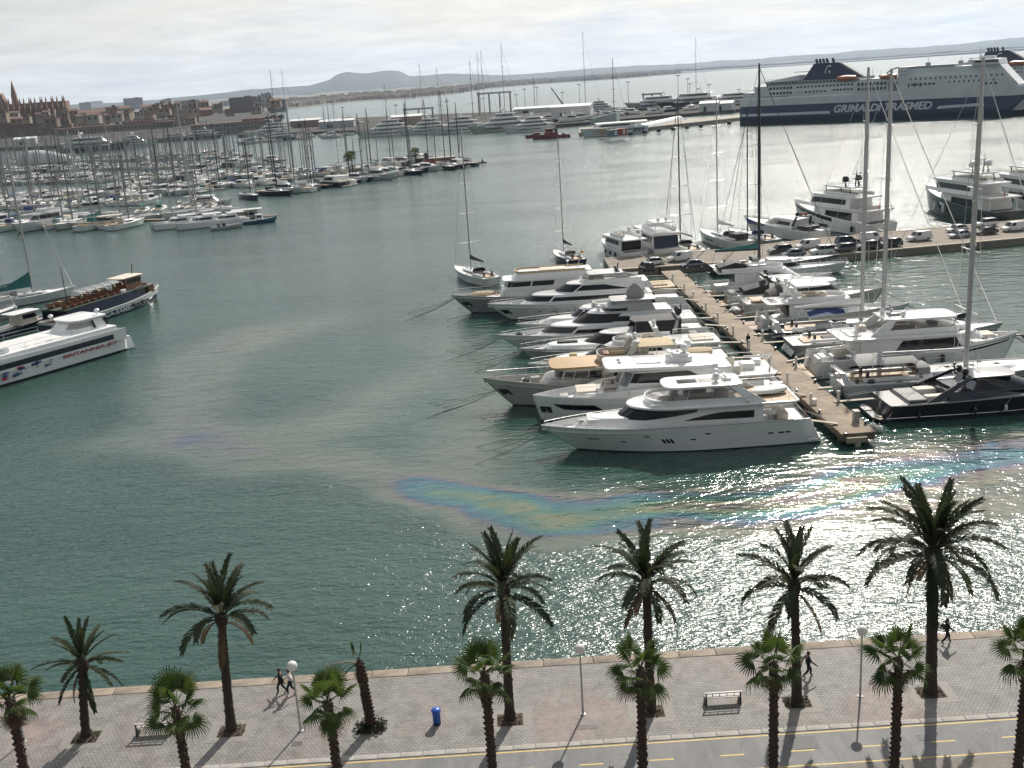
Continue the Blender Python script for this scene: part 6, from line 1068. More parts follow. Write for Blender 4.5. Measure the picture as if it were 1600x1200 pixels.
b.rails([(8.6,3.9,4.0),(12,3.95,4.0),(16,3.95,4.0),(20,3.9,4.0),(23,3.6,4.0)],1.0); b.rails([(8.6,-3.9,4.0),(14,-3.95,4.0),(20,-3.9,4.0),(24,-3.6,4.0)],1.0); b.part(MB().rbox((19.6,3.0,4.45),(3.4,1.0,.9),.4),'liferaft_cover',white); wh_ = b.tier(20.5,27.5,3.2,3.9,6.0,rake=2.2,nose=3,w1=2.6,e=2.6,name='wheelhouse'); b.win(wh_,.3,1.,.42,.85,n=16)
def side_text(b, txt, x, y, z, wid, m, size=1., shear=0., bold=.0, flip=False, name='lettering', parent=None, rise=0.):
    me = text_mesh(txt, 1., 0., shear, bold); xs_ = [v.co.x for v in me.vertices]; ys_ = [v.co.y for v in me.vertices]; w_ = max(xs_)-min(xs_); h_ = max(ys_)-min(ys_); sx = wid/w_; sy = size/h_
    for v in me.vertices:
        a, c = (v.co.x-min(xs_))*sx, (v.co.y-min(ys_))*sy
        v.co = (x-a, y, z+c+rise*a) if not flip else (x+a, y, z+c+rise*a)
    me.materials.clear(); me.materials.append(m); return obj(name, me, parent or b.o)
redp = mat('lettering_red',(.42,.02,.05),.4); bluep = mat('lettering_blue',(.02,.06,.22),.4)
# port side faces the viewer: reading direction runs aft
side_text(b,'BRITANNIA JET',10.9,4.45,1.28,9.2,redp,.62,bold=.018);
rf = random.Random(5)
for i in range(26):
    x_ = 12.8+rf.random()*7.6; z_ = .95+rf.random()*1.05; s_ = rf.choice((.14,.18,.24,.4,.5)); m_ = redp if i in (2,9) else bluep if s_ > .2 else mat('lettering_slate',(.12,.14,.17),.5); s_ = .5 if i in (2,9) else s_
    o_ = [(x_+s_*math.cos(a)*.75, z_+s_*.42*math.sin(a)) for a in [k*math.pi/5 for k in range(10)]]; y_ = HB.P((x_)/L, z_).y+2.9+.02
    y_ = 4.45
    b.part(MB().add([(p[0], y_, p[1]) for p in o_], [tuple(range(10))]).add([(x_-s_*.6,y_,z_),(x_-s_*1.25,y_,z_+s_*.42),(x_-s_*1.25,y_,z_-s_*.42)],[(0,1,2)]),'painted_fish',m_,sm=0)
b.part(MB().box((-.6,2.9,1.0),(1.6,2.4,1.8),taper=.7),'stern_steps',white); b.part(MB().box((-.6,-2.9,1.0),(1.6,2.4,1.8),taper=.7),'stern_steps',white)
# -- wooden excursion boat
hd = Vector((.37,.93,0)).normalized(); rzw = math.atan2(hd.y, hd.x); st = Vector((-65.2,196.4,0))-hd*26.5
b = Boat('excursion_boat','wooden excursion boat with dark blue side panels and varnished wheelhouse','boat'); b.place((st.x, st.y), rzw)
bluehull = mat('hull_blue',(.010,.018,.06),.3,var=.3,coat=.3)
b.hull([bluehull, white, white], teak, .35, boot_h=1.05, L=27.6, B=6.2, fa=1.5, ff=2.4, rake=.04, full=2.2, wfull=1.9, sheer=3., tmax=.5, draft=.8)
b.part(MB().grid([[b.h.Ps(.05+.72*i/16,.98,.01) for i in range(17)],[b.h.Ps(.05+.72*i/16,1.,-.15)+Vector((0,0,1.75)) for i in range(17)]]).mirror(),'blue_side_awning',mat('navy_tarpaulin',(.014,.026,.06),.6,var=.3))
b.part(MB().tube([b.h.Ps(.02+.96*i/20,.99,.04) for i in range(21)],.09,5).mirror(),'rub_rail',white)
b.part(MB().prism([(1,2.7),(18.5,2.85),(22.6,2.3),(22.6,-2.3),(18.5,-2.85),(1,-2.7)],3.22,3.4),'upper_deck',mat('deck_green',(.06,.08,.055),.7,var=.3),sm=0)
wh = b.tier(17.2,21.6,1.6,3.4,5.5,rake=-.1,nose=.8,w1=1.55,e=4,m=wood,name='wheelhouse'); b.win(wh,.05,.66,.52,.86,split=4,n=3); b.win(wh,.7,1.,.52,.86,n=5); b.slab(16.2,22.0,1.85,5.5,.16,nose=.8,m=cream,name='wheelhouse_roof',e=4); b.part(MB().box((17.1,0,4.4),(.1,2.4,1.7)),'aft_bulkhead',wood)
for i in range(9):
    x_ = 2.2+i*1.6
    for sg in (1,-1): b.part(MB().rbox((x_, sg*1.5, 3.75),(.5,1.6,.12),.04).box((x_-.25,sg*1.5,4.05),(.06,1.6,.5)).box((x_,sg*1.5,3.55),(.1,1.2,.3)),'bench',wood)
    if i % 2: b.part(MB().rbox((x_+.8, 1.5, 4.1),(.7,1.4,.05),.03).box((x_+.8,1.5,3.75),(.1,.1,.7)),'table',woodl)
for i in range(6): b.part(MB().tube([(6+i*2.0, 2.0*math.cos(a), 4.7+.85*math.sin(a)) for a in [k*math.pi/8 for k in range(9)]],.07,5),'awning_hoop',white)
for i in range(5): b.part(MB().grid([[(6.1+i*2.0+k_*1.75, 1.9*math.cos(a), 4.72+.83*math.sin(a)) for a in [R(35)+k*R(110)/5 for k in range(6)]] for k_ in (0,1)]),'awning_panel',mat('grey_tarp',(.20,.21,.21),.6,var=.25))
b.rails([(1.2,2.6,3.4),(6,2.7,3.4),(12,2.8,3.4),(18,2.8,3.4),(22.3,2.2,3.4)],.6,m=wood); b.rails([(1.2,-2.6,3.4),(6,-2.7,3.4),(12,-2.8,3.4),(18,-2.8,3.4),(22.3,-2.2,3.4)],.6,m=wood)
b.part(MB().tube([(3.5,-1.0,3.4),(3.3,-1.0,10.2)],.09,6,r2=.05),'mast',blackp); b.part(MB().tube([(21,0,5.6),(21.3,0,7.4)],.08,6),'mast_stub',blackp); b.part(MB().rbox((15.6,-2.0,3.7),(1.4,.6,.5),.2),'liferaft',white); b.part(MB().box((23.4,0,2.6),(1.4,3.6,1.4)).box((22.4,0,3.0),(.1,3.4,1.6)),'fore_cabin_bulkhead',wood)
for t_ in (.62,.72): b.fender(t_,.9,.2,.8,-1,blackp)
tx_ = side_text(b,'BARCA-SAMBA',6.6,-3.16,.22,10.6,mat('lettering_pale',(.66,.67,.69),.5),.84,bold=.03,flip=True)
for v in tx_.data.vertices: v.co.y = -(b.h.P(v.co.x/27.2, max(.1, v.co.z)).y+.05)
b.lines(1,10)
# -- small craft lying between them
b = sail_yacht('sailing_yacht','sailing yacht with teal and white sail cover behind the catamaran',(-97.5,196),R(35),17,4.8,27,9.2,[boot,white,white],silverm,greencv,1.4,heavy=1.9,r=.15)
b.part(MB().loft([[(9.0-u*6.6, .32*math.cos(a)*(1-.3*u), 2.5+(2.6*(1-u)**1.3+.7)*(.5+.5*math.sin(a))) for a in [k*math.pi/4 for k in range(8)]] for u in (0,.15,.35,.6,1.)]),'stacked_sail_cover',greencv)
b.part(MB().loft([[(8.8-u*6.2, .36*math.cos(a)*(1-.3*u), 2.1+.5+.5*math.sin(a)) for a in [k*math.pi/4 for k in range(8)]] for u in (0,.5,1.)]),'cover_foot',white)
b = Boat('motor_boat','dark blue workboat with windscreen and small wheelhouse beside the excursion boat','motor boat'); b.place((-83.5,168.5),R(62)); b.hull([boot,navy,white],greydeck,.4,L=13,B=4,fa=1.2,ff=1.9,rake=.08,draft=.5); w_ = b.tier(5,9,1.5,1.2,3.2,rake=.8,nose=1,e=3,m=cream); b.win(w_,.1,1.,.5,.85,n=14); b.slab(3.6,9,1.7,3.2,.12,nose=.8,e=4,name='roof'); b.rails([(1,1.7,1.3),(4,1.9,1.4)],.8)
sail_yacht('sailing_yacht','grey hulled sailing boat with a red bow stripe behind the workboat',(-96,176),R(55),15,4.3,19,8.3,[red,greyh,white],silverm,None,1.3,heavy=1.5,r=.12)
# ================================================================ the crowded marina basin
def lite_sail(label, grp, L, B, mh, hm, cover, mm, hood, cab=True):
    b = Boat('sailing_boat', label, 'sailing boat', grp); b.hull(hm, whitedeck, .08, L=L, B=B, fa=1.05, ff=1.4, rake=.07, full=2., wfull=1.7, aftw=.75, draft=.4, wl=.8, nt=10)
    dz = b.deckz(.5); c = b.tier(L*.32, L*.72, B*.28, dz-.1, dz+.5, rake=L*.06, nose=L*.12, w1=B*.22, e=2., name='coachroof', nn=4); b.win(c, .1, .6, .35, .8, n=3)
    b.part(MB().box((L*.17, 0, dz+.05), (L*.26, B*.5, .1)), 'cockpit', teak, sm=0); b.part(MB().loft([[(L*.30+x_, y_*B*.27, dz+.4+z_) for y_, z_ in ((-1,0),(-.8,.7),(.8,.7),(1,0))] for x_ in (0., L*.07)]), 'spray_hood', hood)
    mx = L*.56; q = MB().loft([[(mx+1.2*rr*math.cos(a), rr*math.sin(a), zz) for a in [k*math.pi/3 for k in range(6)]] for zz, rr in ((dz, .17), (dz+mh*.75, .15), (dz+mh, .09))]); mo = b.part(q, 'mast', mm)
    for i in range(2): zz = dz+mh*(.36+.3*i); b.part(MB().tube([(mx-.2,-B*.34,zz),(mx,0,zz-.05),(mx-.2,B*.34,zz)], .03, 4), 'spreader', mm, mo)
    q = MB()
    for e_ in ((L*.97,0,1.4),(.2,0,1.05),(mx-.1,B*.44,dz),(mx-.1,-B*.44,dz)): q.tube([e_, (mx,0,dz+mh*.98)], .018, 3)
    b.part(q, 'rigging', greydeck); rows = [[(mx-.2-L*.36*u, .2*math.cos(a), dz+1.35+.22*(1.3-u)*(1+math.sin(a))) for a in [k*math.pi/3 for k in range(6)]] for u in (0,.5,1)]; b.part(MB().loft(rows), 'boom_cover', cover); b.rail(.02,.97,.55,6,wires=0,r=.015)
    return b.o
def lite_motor(label, grp, L, B, hm, fly):
    b = Boat('motor_boat', label, 'motor boat', grp); b.hull(hm, whitedeck, .3, L=L, B=B, fa=1.4, ff=2.0, rake=.1, full=2.2, wfull=1.7, draft=.5, nt=12); h = b.tier(L*.22, L*.72, B*.38, 1.2, 3.0, rake=L*.14, nose=L*.2, w1=B*.33, e=2.1, nn=4); b.win(h, .15, 1., .4, .85, n=14)
    if fly: b.slab(L*.1, L*.55, B*.4, 3.0, .15, nose=L*.1, name='upper_deck'); b.coaming(L*.18, L*.5, B*.34, 3.1, .6, nose=L*.1); b.arch(L*.2, B*.34, 3.1, 1.3); 
    b.platform(.9, .35); b.rail(.5,.98,.5,6,wires=0); b.part(MB().rbox((L*.12,0,1.5),(L*.12,B*.6,.5),.15),'cockpit_sofa',cream); return b.o
def lite_cat(label, grp):
    b = Boat('sailing_catamaran', label, 'catamaran', grp); L = 14.
    for sg in (1,-1): hb = Hull(L=L, B=2.0, fa=1.5, ff=1.9, rake=.02, full=2.2, wfull=1.8, aftw=.8, draft=.5, tmax=.5); me, d = hb.mesh([boot, white, white], .1, nt=12); obj('hull', me, b.o, (0, sg*2.7, 0)); d.build('hull_deck', whitedeck, b.o, 0, loc=(0, sg*2.7, 0))
    b.part(MB().box((5.2,0,1.3),(9,4.6,.7)),'bridge_deck',white,sm=0); h = b.tier(3.2,9.6,2.6,1.5,2.8,rake=1.4,nose=2,e=2.6); b.win(h,.15,1.,.4,.85,n=14); b.slab(1.2,6.2,2.5,3.3,.12,nose=.6,e=4,name='hardtop'); 
    for sg in (1,-1): b.part(MB().tube([(1.6,sg*2.2,1.6),(1.6,sg*2.2,3.3)],.05,4),'hardtop_post',chrome)
    b.h = Hull(L=L, B=6, fa=1.5, ff=1.9); b.mast(7.6, 2.8, 18.5, .13, None, 2, True, 13.4, None, 5.4, 4.4, white); return b.o
mastg = mat('backlit_tone_mast',(.24,.24,.235),.45,metal=.2,var=.15)  # darker alloy: the shade of the backlit masts is put into the colour
SB = []
G1 = 'sailing boats packed in the marina basin'
for i, (L, B, mh, hm, cv, mm, hd_, lb) in enumerate(((11.5,3.6,15.5,HW,bluecv,mastg,bluecv,'small white sailing boat with blue covers in the marina basin'), (12.5,3.9,17,HW,white,mastg,greycv,'white sailing boat with white boom cover in the marina basin'), (10.5,3.4,14,HW,greycv,mastg,cream,'short white sailing boat with grey boom cover in the marina basin'), (14,4.2,20,[boot,navy,white],black,carbonm,black,'navy sailing boat with black mast in the marina basin'), (13,4.,18.5,[boot,greyh,white],cream,mastg,greycv,'grey sailing boat with cream boom cover in the marina basin'), (11,3.6,15,HW,greencv,mastg,greencv,'white sailing boat with green covers in the marina basin'))): SB.append(lite_sail(lb, G1+' '+str(i) if False else 'set of: '+lb, L, B, mh, hm, cv, mm, hd_))
MO = [lite_motor('white motor cruiser with low house in the marina basin','low motor cruisers of the marina',12,3.8,HW,False), lite_motor('white flybridge cruiser in the marina basin','flybridge cruisers of the marina',15,4.5,HW,True), lite_motor('navy hulled motor cruiser in the marina basin','navy motor cruisers of the marina',13,4.,[boot,navy,white],False)]
CT = lite_cat('white sailing catamaran with twin hulls at the marina edge','catamarans of the marina')
BASE = {o.name: o['label'].replace(' in the marina basin','').replace(' at the marina edge','') for o in SB+MO+[CT]}
used = set()
def put(src, loc, rz, sc=1.):
    if src.name not in used: used.add(src.name); o = src; o.location = loc; o.rotation_euler = (0,0,rz); o.scale = (sc,)*3
    else: o = copy_tree(src, loc, rz, scale=sc)
    return o
pont = mat('pontoon_planks',(.30,.26,.21),.85,var=.25,vscale=2); rm = random.Random(21)
def row(p0, p1, step, side, kinds, pontoon=True, jit=.2, smin=1.0, smax=1.3, label=None, skip=.03, where='in the marina basin'):
    a, b_ = gp(p0[0], p0[1], WL), gp(p1[0], p1[1], WL); d = b_-a; ln = d.length; d.normalize(); nrm = Vector((d.y,-d.x,0))   # towards the viewer
    if pontoon:
        p = (a+b_)/2; MB().box((0,0,.28),(ln+4,2.0,.5)).build('pontoon', pont, loc=(p.x, p.y, WL), rz=math.atan2(d.y, d.x), smooth=0, label=label, cat='pontoon')
    u = 0.
    while u < ln:
        if rm.random() > skip:
            for sd in side:
                k = rm.choice(kinds); src = {'s': lambda: rm.choice(SB[:3]+[SB[5], SB[4]]), 'S': lambda: rm.choice(SB), 'd': lambda: SB[3], 'm': lambda: rm.choice(MO), 'c': lambda: CT}[k](); sc = rm.uniform(smin, smax); flip = rm.random() < .35
                Ls = 13*sc; off = 1.8; hd_ = nrm*sd; base = a+d*(u+rm.uniform(-.3,.3)); ang = math.atan2(hd_.y, hd_.x)+rm.uniform(-.05,.05)
                if flip: base = base+hd_*(off+Ls); ang += math.pi
                else: base = base+hd_*off
                o_ = put(src, (base.x, base.y, WL), ang, sc); o_['label'] = BASE[src.name]+' '+where; o_['group'] = 'boats '+where+': '+BASE[src.name]
        u += step*rm.uniform(1-jit, 1+jit)
row((-30,349),(250,345),5.6,(1,),'ssmm',smin=1.2,smax=1.6,where='on the front pontoon',label='floating pontoon at the front edge of the marina'); row((-20,330),(215,322),4.6,(-1,),'ssSm',False,where='behind the front pontoon'); row((215,338),(330,330),5.,(-1,),'sSm',False,where='behind the catamarans')
row((400,304),(705,258),5.0,(1,),'Sdmm',smin=1.05,smax=1.4,where='on the outer pontoon',label='outer pontoon lined with large yachts'); row((395,293),(690,250),4.6,(-1,),'ssSm',False,where='on the inner side of the outer pontoon')
row((140,303),(345,297),4.4,(1,-1),'sSdm',where='on the pontoon behind the front row',label='pontoon behind the front row of the marina')
row((-40,318),(120,312),4.4,(1,-1),'sSm',where='on the short left pontoon',label='pontoon near the left edge of the marina')
row((-40,287),(470,272),4.6,(1,-1),'sssSm',where='on the long middle pontoon',label='long pontoon crossing the middle of the marina')
row((-40,270),(420,256),5.4,(1,-1),'ssSm',where='on the second long pontoon',label='second long pontoon crossing the marina')
row((-40,257),(350,246),6.5,(1,-1),'ssSm',where='on the far pontoon',label='far pontoon of the marina',skip=.15)
for (bx, by, rz, sc) in ((310,360,205,1.05),(270,361,205,1.0),(345,356,206,.95),(300,352,208,.9)): p = gp(bx-28, by-2, WL); hh = Vector((math.cos(R(rz)), math.sin(R(rz)),0))*-13; put(CT, (p.x+hh.x, p.y+hh.y, WL), R(rz), sc)
# tall sailing yachts along the outer pontoon and the front row
for i, (bx, by, tx, ty, dark, hm, lb) in enumerate(((487,289,472,187,1,[boot,blackh,white],'black masted yacht on the outer pontoon, white deck and dark hull'),(567,277,555,178,1,[boot,navy,white],'navy yacht with black mast beside a palm on the outer pontoon'),(581,270,567,170,1,[boot,greyh,white],'grey yacht with black mast on the outer pontoon'),(642,265,626,157,1,HW,'white yacht with tall black mast on the outer pontoon'),(670,258,659,156,1,[boot,navy,white],'blue hulled yacht with black mast near the pontoon end'),(696,260,684,142,1,[boot,blackh,white],'black yacht with the tallest mast at the pontoon end'),(392,305,380,220,1,[boot,navy,white],'dark blue yacht with black mast in the inner berth'),(128,338,104,204,0,HW,'white yacht with tall alloy mast on the front pontoon'),(60,335,40,215,0,HW,'white sloop with alloy mast near the blue awning boat'),(188,342,170,190,0,[boot,greyh,white],'grey yacht with tall alloy mast behind the beige boat'),(300,330,285,165,0,HW,'white yacht with the tallest alloy mast behind the catamarans'),(612,262,600,130,0,HW,'white yacht with tall silver mast near a palm'),(532,281,505,150,0,HW,'white ketch with silver mast on the outer pontoon'))):
    p = gp(bx, by, WL+1.3); D = math.hypot(p.x, p.y); T = at_dist(tx, ty, D); mh = clamp(T.z-p.z, 14, 36); rz = R(-60 if bx > 380 else 215); Lb = 12+mh*.36; f_ = Vector((math.cos(rz), math.sin(rz), 0))*Lb*.56
    sail_yacht('sailing_yacht', lb, (p.x-f_.x, p.y-f_.y), rz, Lb, Lb*.24, mh, None, hm, carbonm if dark else silverm, black if dark else greycv, 1.4, heavy=1.9, wheel=False, r=.2 if dark else .16)
# beige and white boats of the front row
b = Boat('motor_yacht','beige hulled motor yacht on the front pontoon of the marina','yacht'); p = gp(106,362,WL); b.place((p.x+16.5,p.y+7.5),R(204)); b.hull([boot,mat('hull_sand',(.50,.42,.26),.3,var=.1,coat=.3),white],whitedeck,.4,L=18,B=5,fa=1.6,ff=2.6,rake=.1,draft=.5); h = b.tier(4,11.5,1.9,1.5,3.4,rake=2,nose=2.6,e=2.2,m=cream); b.win(h,.2,1.,.4,.85,n=14); b.slab(2,9.5,1.9,3.4,.14,nose=1.6,m=cream); b.rail(.5,.98,.5,6); b.part(MB().box((10.5,-2.3,1.0),(.9,.3,.5)),'hull_badge',blackp)
b = Boat('motor_yacht','white flybridge motor yacht berthed behind the catamarans','yacht'); p = gp(362,322,WL); b.place((p.x-17,p.y+6),R(-22)); b.hull(HW,whitedeck,.4,L=19,B=5.2,fa=1.8,ff=2.6,rake=.08,draft=.5); b.hwin(.3,.9,1.1,1.5,10); h = b.tier(3,14,2.2,1.7,3.7,rake=2.6,nose=3.4,e=2.1); b.win(h,.1,.9,.35,.8,n=18); b.slab(1,12,2.3,3.7,.2,nose=3,name='upper_deck'); b.arch(5,2.,3.9,1.4,m=blackp); b.part(MB().rbox((7,0,5.3),(3.4,3.2,.14),.1),'hardtop',greydeck); b.rail(.5,.98,.5,6)
b = Boat('fishing_boat','small blue fishing boat with white cuddy at the end of the front pontoon','fishing boat'); p = gp(432,346,WL); b.place((p.x-9,p.y-2.5),R(16)); b.hull([boot,mat('hull_teal_blue',(.02,.10,.17),.4,var=.2),white],greydeck,.35,L=9.5,B=3.1,fa=.9,ff=1.5,rake=.06,draft=.4); h = b.tier(3.6,5.8,1.,.8,2.5,rake=.2,nose=.5,e=4); b.win(h,.1,.6,.5,.85,split=2,n=2); b.rail(.5,.98,.5,5); b.part(MB().tube([(2,0,.8),(1.4,0,7.)],.06,5),'mast',silverm)
b = Boat('motor_boat','white inflatable launch with seats beside the catamarans','motor boat'); p = gp(340,360,WL); b.place((p.x-2,p.y+1),R(25)); b.hull([boot,tubegrey,white],greydeck,.3,L=9,B=3.2,fa=.8,ff=1.2,rake=.06,draft=.4); b.box((3.6,0,1.2),(.8,1.2,.9),'helm_console',black); b.sofa(2.2,0,.7,.8,1.6,black); b.part(MB().tube([(1.2,-1.3,.8),(1.0,-1.3,2.2),(1.0,1.3,2.2),(1.2,1.3,.8)],.05,5),'targa_arch',chrome)
b = Boat('houseboat','low floating boathouse with dark flat roof beside the blue fishing boat','houseboat'); p = gp(392,344,WL); b.place((p.x-6,p.y+2),R(14)); b.part(MB().box((6,0,.3),(14,4.5,.6)),'float',concd); b.part(MB().box((4,0,1.7),(7,3.4,2.2)),'cabin',greydeck); b.part(MB().box((4.5,0,2.9),(9,4.2,.16)),'flat_roof',mat('roof_pale',(.5,.5,.48),.7)); b.part(MB().box((4,-1.72,1.8),(5,.06,.9)),'window',glass)
b = Boat('motor_yacht','big blue awning covered boat at the left of the front pontoon','yacht'); p = gp(52,336,WL); b.place((p.x-6,p.y+3),R(10)); b.hull(HW,whitedeck,.3,L=15,B=4.6,fa=1.4,ff=1.9,rake=.08,draft=.5); b.part(MB().loft([[(x_,y_*1.9,1.6+z_) for y_,z_ in ((-1,0),(-.6,1.1),(0,1.5),(.6,1.1),(1,0))] for x_ in (2,9)]),'blue_awning',bluecv)
# pontoon palms and hut
for (px, py, tx, ty, lb) in ((546,268,545,244,'palm with twin crowns on the outer pontoon'),(551,266,550,241,'palm beside its twin on the outer pontoon'),(650,256,649,236,'lone small palm near the end of the outer pontoon')):
    p = gp(px, py, 0); D = math.hypot(p.x, p.y); h = max(5., at_dist(tx, ty, D).z); o = empty('fan_palm', (p.x, p.y, WL+.3), 0, lb, 'palm tree', 'palms on the outer pontoon'); obj('trunk', trunk(.25,.2,h,Vector((0,0,0)),5,30,barkf), o); cr = MB().ball((0,0,0),.4).build('crown', barkf, o, loc=(0,0,h))
    for i in range(22): f = obj('fan_leaf', FAN[i % 4], cr); f.rotation_euler = (0,-R(80-110*i/22),i*2.4); f.scale = (1.7,)*3
p = gp(686,254,0); o = empty('red_boathouse',(p.x,p.y,WL),R(12),'red hut with railing at the end of the outer pontoon','hut'); MB().box((0,0,1.9),(14,6,2.8)).build('wall', mat('hut_red',(.40,.09,.05),.7,var=.2), o, 0); MB().box((0,0,3.4),(15,7,.3)).build('roof', mat('hut_roof',(.35,.30,.26),.7), o, 0); MB().box((-5.5,1,4.6),(1.6,1.6,2.4)).build('chimney_vent', blackp, o, 0); MB().box((0,0,.25),(18,9,.5)).build('float', concd, o, 0)
a, b_ = gp(700,258,WL), gp(760,254,WL); d = b_-a; MB().box((0,0,.25),(d.length,2.2,.5)).build('breakwater_float', concd, loc=((a.x+b_.x)/2,(a.y+b_.y)/2,WL), rz=math.atan2(d.y,d.x), smooth=0, label='low dark float jutting from the outer pontoon', cat='float')
for i in range(3): p = a+d*(.3+.3*i); MB().lathe([(.4,.2),(.4,1.2),(.15,1.4),(.1,2.2)],n=8).build('marker_post', blackp, loc=(p.x,p.y,WL), label='dark marker post on the float beyond the outer pontoon', cat='post', group='marker posts on the float')
p = gp(372,246,WL); b = Boat('motor_boat','small red boat lying alone in the channel','motor boat'); b.place((p.x,p.y),R(5)); b.hull([boot,red,red],greydeck,.4,L=9,B=2.8,fa=.9,ff=1.3,rake=.05,draft=.4); b.box((4,0,1.1),(1.2,1.6,.8),'helm_console',white)
# ================================================================ ferry
fh = Vector((.834,-.551,0)).normalized(); fl = Vector((-fh.y, fh.x, 0)); fs = Vector((147,655,0))+fl*13; frz = math.atan2(fh.y, fh.x)
fblue = mat('ferry_blue',(.010,.024,.075),.35,var=.2,vscale=.05); fwhite = mat('ferry_white',(.76,.77,.77),.45,var=.12,vscale=.08,detail=7); fgrey = mat('ferry_grey',(.34,.36,.37),.6,var=.1)
def ferry(name, label, loc, rz, letters=True):
    b = Boat(name, label, 'ferry'); b.place(loc, rz); b.hull([fblue, fwhite, fwhite], fgrey, .6, boot_h=10.5, L=200, B=26, fa=15., ff=15.5, rake=.09, full=2.4, wfull=1.7, aftw=1., tmax=.80, draft=3., wl=.98, flare=1.6)
    Y = -13.06
    def bx(x0, x1, z0, z1, wd, nm, m, taper=1., rk=0.):
        return b.part(MB().loft([[(x0,-wd,z0),(x1,-wd,z0),(x1,wd,z0),(x0,wd,z0)],[(x0+rk*0,-wd*taper,z1),(x1-rk,-wd*taper,z1),(x1-rk,wd*taper,z1),(x0,wd*taper,z1)]]), nm, m, sm=0)
    b.part(MB().box((27.5,Y,5.3),(53,.1,1.5)),'white_stripe',fwhite,sm=0); b.part(MB().loft([[(112,Y-.05,4.9),(113,Y-.05,6.4),(113,Y+.1,6.4),(112,Y+.1,4.9)],[(136,Y-.05,5.6),(135.5,Y-.05,7.1),(135.5,Y+.1,7.1),(136,Y+.1,5.6)]]),'white_stripe',fwhite,sm=0); b.part(MB().loft([[(134,Y-.05,5.6),(136.5,Y-.05,5.6),(136.5,Y+.1,5.6),(134,Y+.1,5.6)],[(139.5,Y-.05,10.5),(142,Y-.05,10.5),(142,Y+.1,10.5),(139.5,Y+.1,10.5)]]),'white_stripe',fwhite,sm=0)
    a1 = bx(2,70,14.5,18.2,12.9,'accommodation_deck',fwhite); a2 = bx(9,70,18.2,21.4,12.6,'accommodation_deck',fwhite); a3 = bx(16,70,21.4,23.4,11.8,'accommodation_deck',fgrey); bx(12,34,23.4,23.8,12.2,'sun_deck',fgrey); b.part(MB().loft([[(14,-9,23.8),(34,-9,23.8),(34,9,23.8),(14,9,23.8)],[(33.6,-9,26.6),(34,-9,26.6),(34,9,26.6),(33.6,9,26.6)]]),'sloping_screen',fwhite,sm=0)
    m1 = bx(70,92,14.5,20.2,11.6,'boat_deck_recess',fgrey); bx(70,92,20.2,22.6,12.4,'boat_deck',fwhite); c1 = bx(68,86,15.2,21.2,13.15,'glazed_lounge',fwhite); f1 = bx(91,152,14.5,22.6,13.0,'forward_house',fwhite,1.,7.); f2 = bx(91.5,146,22.6,26.6,11.6,'forward_house',fwhite,1.,3.6); bx(91,96,22.6,27.8,12.8,'stair_tower',fwhite); bx(96,120,26.6,27.8,10.8,'top_deck',fgrey); br = bx(129,142.6,26.6,29.4,13.6,'bridge',fwhite,1.,1.); bx(150,186,14.6,16.2,8.5,'foredeck',fwhite,.9,6)
    b.part(MB().loft([[(141.6,-11.5,26.3),(142.6,-11.5,26.3),(142.6,11.5,26.3),(141.6,11.5,26.3)],[(151.4,-11.8,15.4),(152.6,-11.8,15.4),(152.6,11.8,15.4),(151.4,11.8,15.4)]]),'sloping_front',fwhite,sm=0)
    b.part(MB().box((136,-13.65,28.3),(11.5,.1,1.0)),'bridge_window',glass,br,0); b.part(MB().tube([(131,0,29.4),(130.4,0,36)],.7,6,r2=.25).box((131,0,33),(.6,4.5,.3)),'radar_mast',fwhite); b.part(MB().box((134,2,30.2),(8,5,1.6)),'bridge_top',fwhite,sm=0)
    fu = b.part(MB().loft([[(35.5,-5.5,23.4),(69,-5.5,23.4),(69,5.5,23.4),(35.5,5.5,23.4)],[(42,-4.8,32.6),(56,-4.8,32.6),(56,4.8,32.6),(42,4.8,32.6)]]),'funnel',fblue,sm=0); b.part(MB().loft([[(30,-5,28.2),(40,-5,28.2),(40,5,28.2),(30,5,28.2)],[(31,-5,28.6),(40,-5,28.6),(40,5,28.6),(31,5,28.6)]]),'funnel_fin',fgrey,sm=0)
    for x_ in (43,45,47,49,52.5): b.part(MB().tube([(x_,-1.5,32.4),(x_-.8,-1.5,35.0)],.75,7),'exhaust_pipe',blackp,fu)
    b.part(MB().loft([[(56.5,-4.7,31.8),(57.5,-4.7,32.2),(57.5,4.7,32.2),(56.5,4.7,31.8)],[(70,-5.3,23.6),(71,-5.3,24.0),(71,5.3,24.0),(70,5.3,23.6)]]),'funnel_ramp',fgrey,sm=0)
    for x_ in (58,): lf = b.part(MB().lathe([(.1,-6.),(1.3,-5.),(1.7,0),(1.3,5.),(.1,6.)],n=8),'lifeboat',orange); lf.rotation_euler = (0,R(90),0); lf.location = (63,-12.3,23.6)
    for x_ in (87.5,): lf = b.part(MB().lathe([(.1,-5.),(1.2,-4.),(1.5,0),(1.2,4.),(.1,5.)],n=8),'lifeboat',orange); lf.rotation_euler = (0,R(90),0); lf.location = (86,-12.6,23.2)
    q = MB()
    for k in range(8): th = k/7*math.pi/2; q.tube([(84+6*(1-math.cos(th)), -11.5, 22.6+5*math.sin(th)),(84+6*(1-math.cos(th)), -10.9, 22.6+5*math.sin(th))],.4,5)
    b.part(MB().tube([(84+7*(1-math.cos(k/9*math.pi/2)), -11.5, 22.6+5*math.sin(k/9*math.pi/2)) for k in range(10)],.5,6),'arched_frame',fwhite)
    wm_ = {}
    def wins(x0, x1, n, z, y, w_, h_, par):
        if (w_,h_) not in wm_: wm_[(w_,h_)] = MB().rbox((0,0,0),(w_,.12,h_),.05).mesh('window', glass, 0)
        for i in range(n): obj('window', wm_[(w_,h_)], par, (lerp(x0,x1,i/max(1,n-1)), y, z))
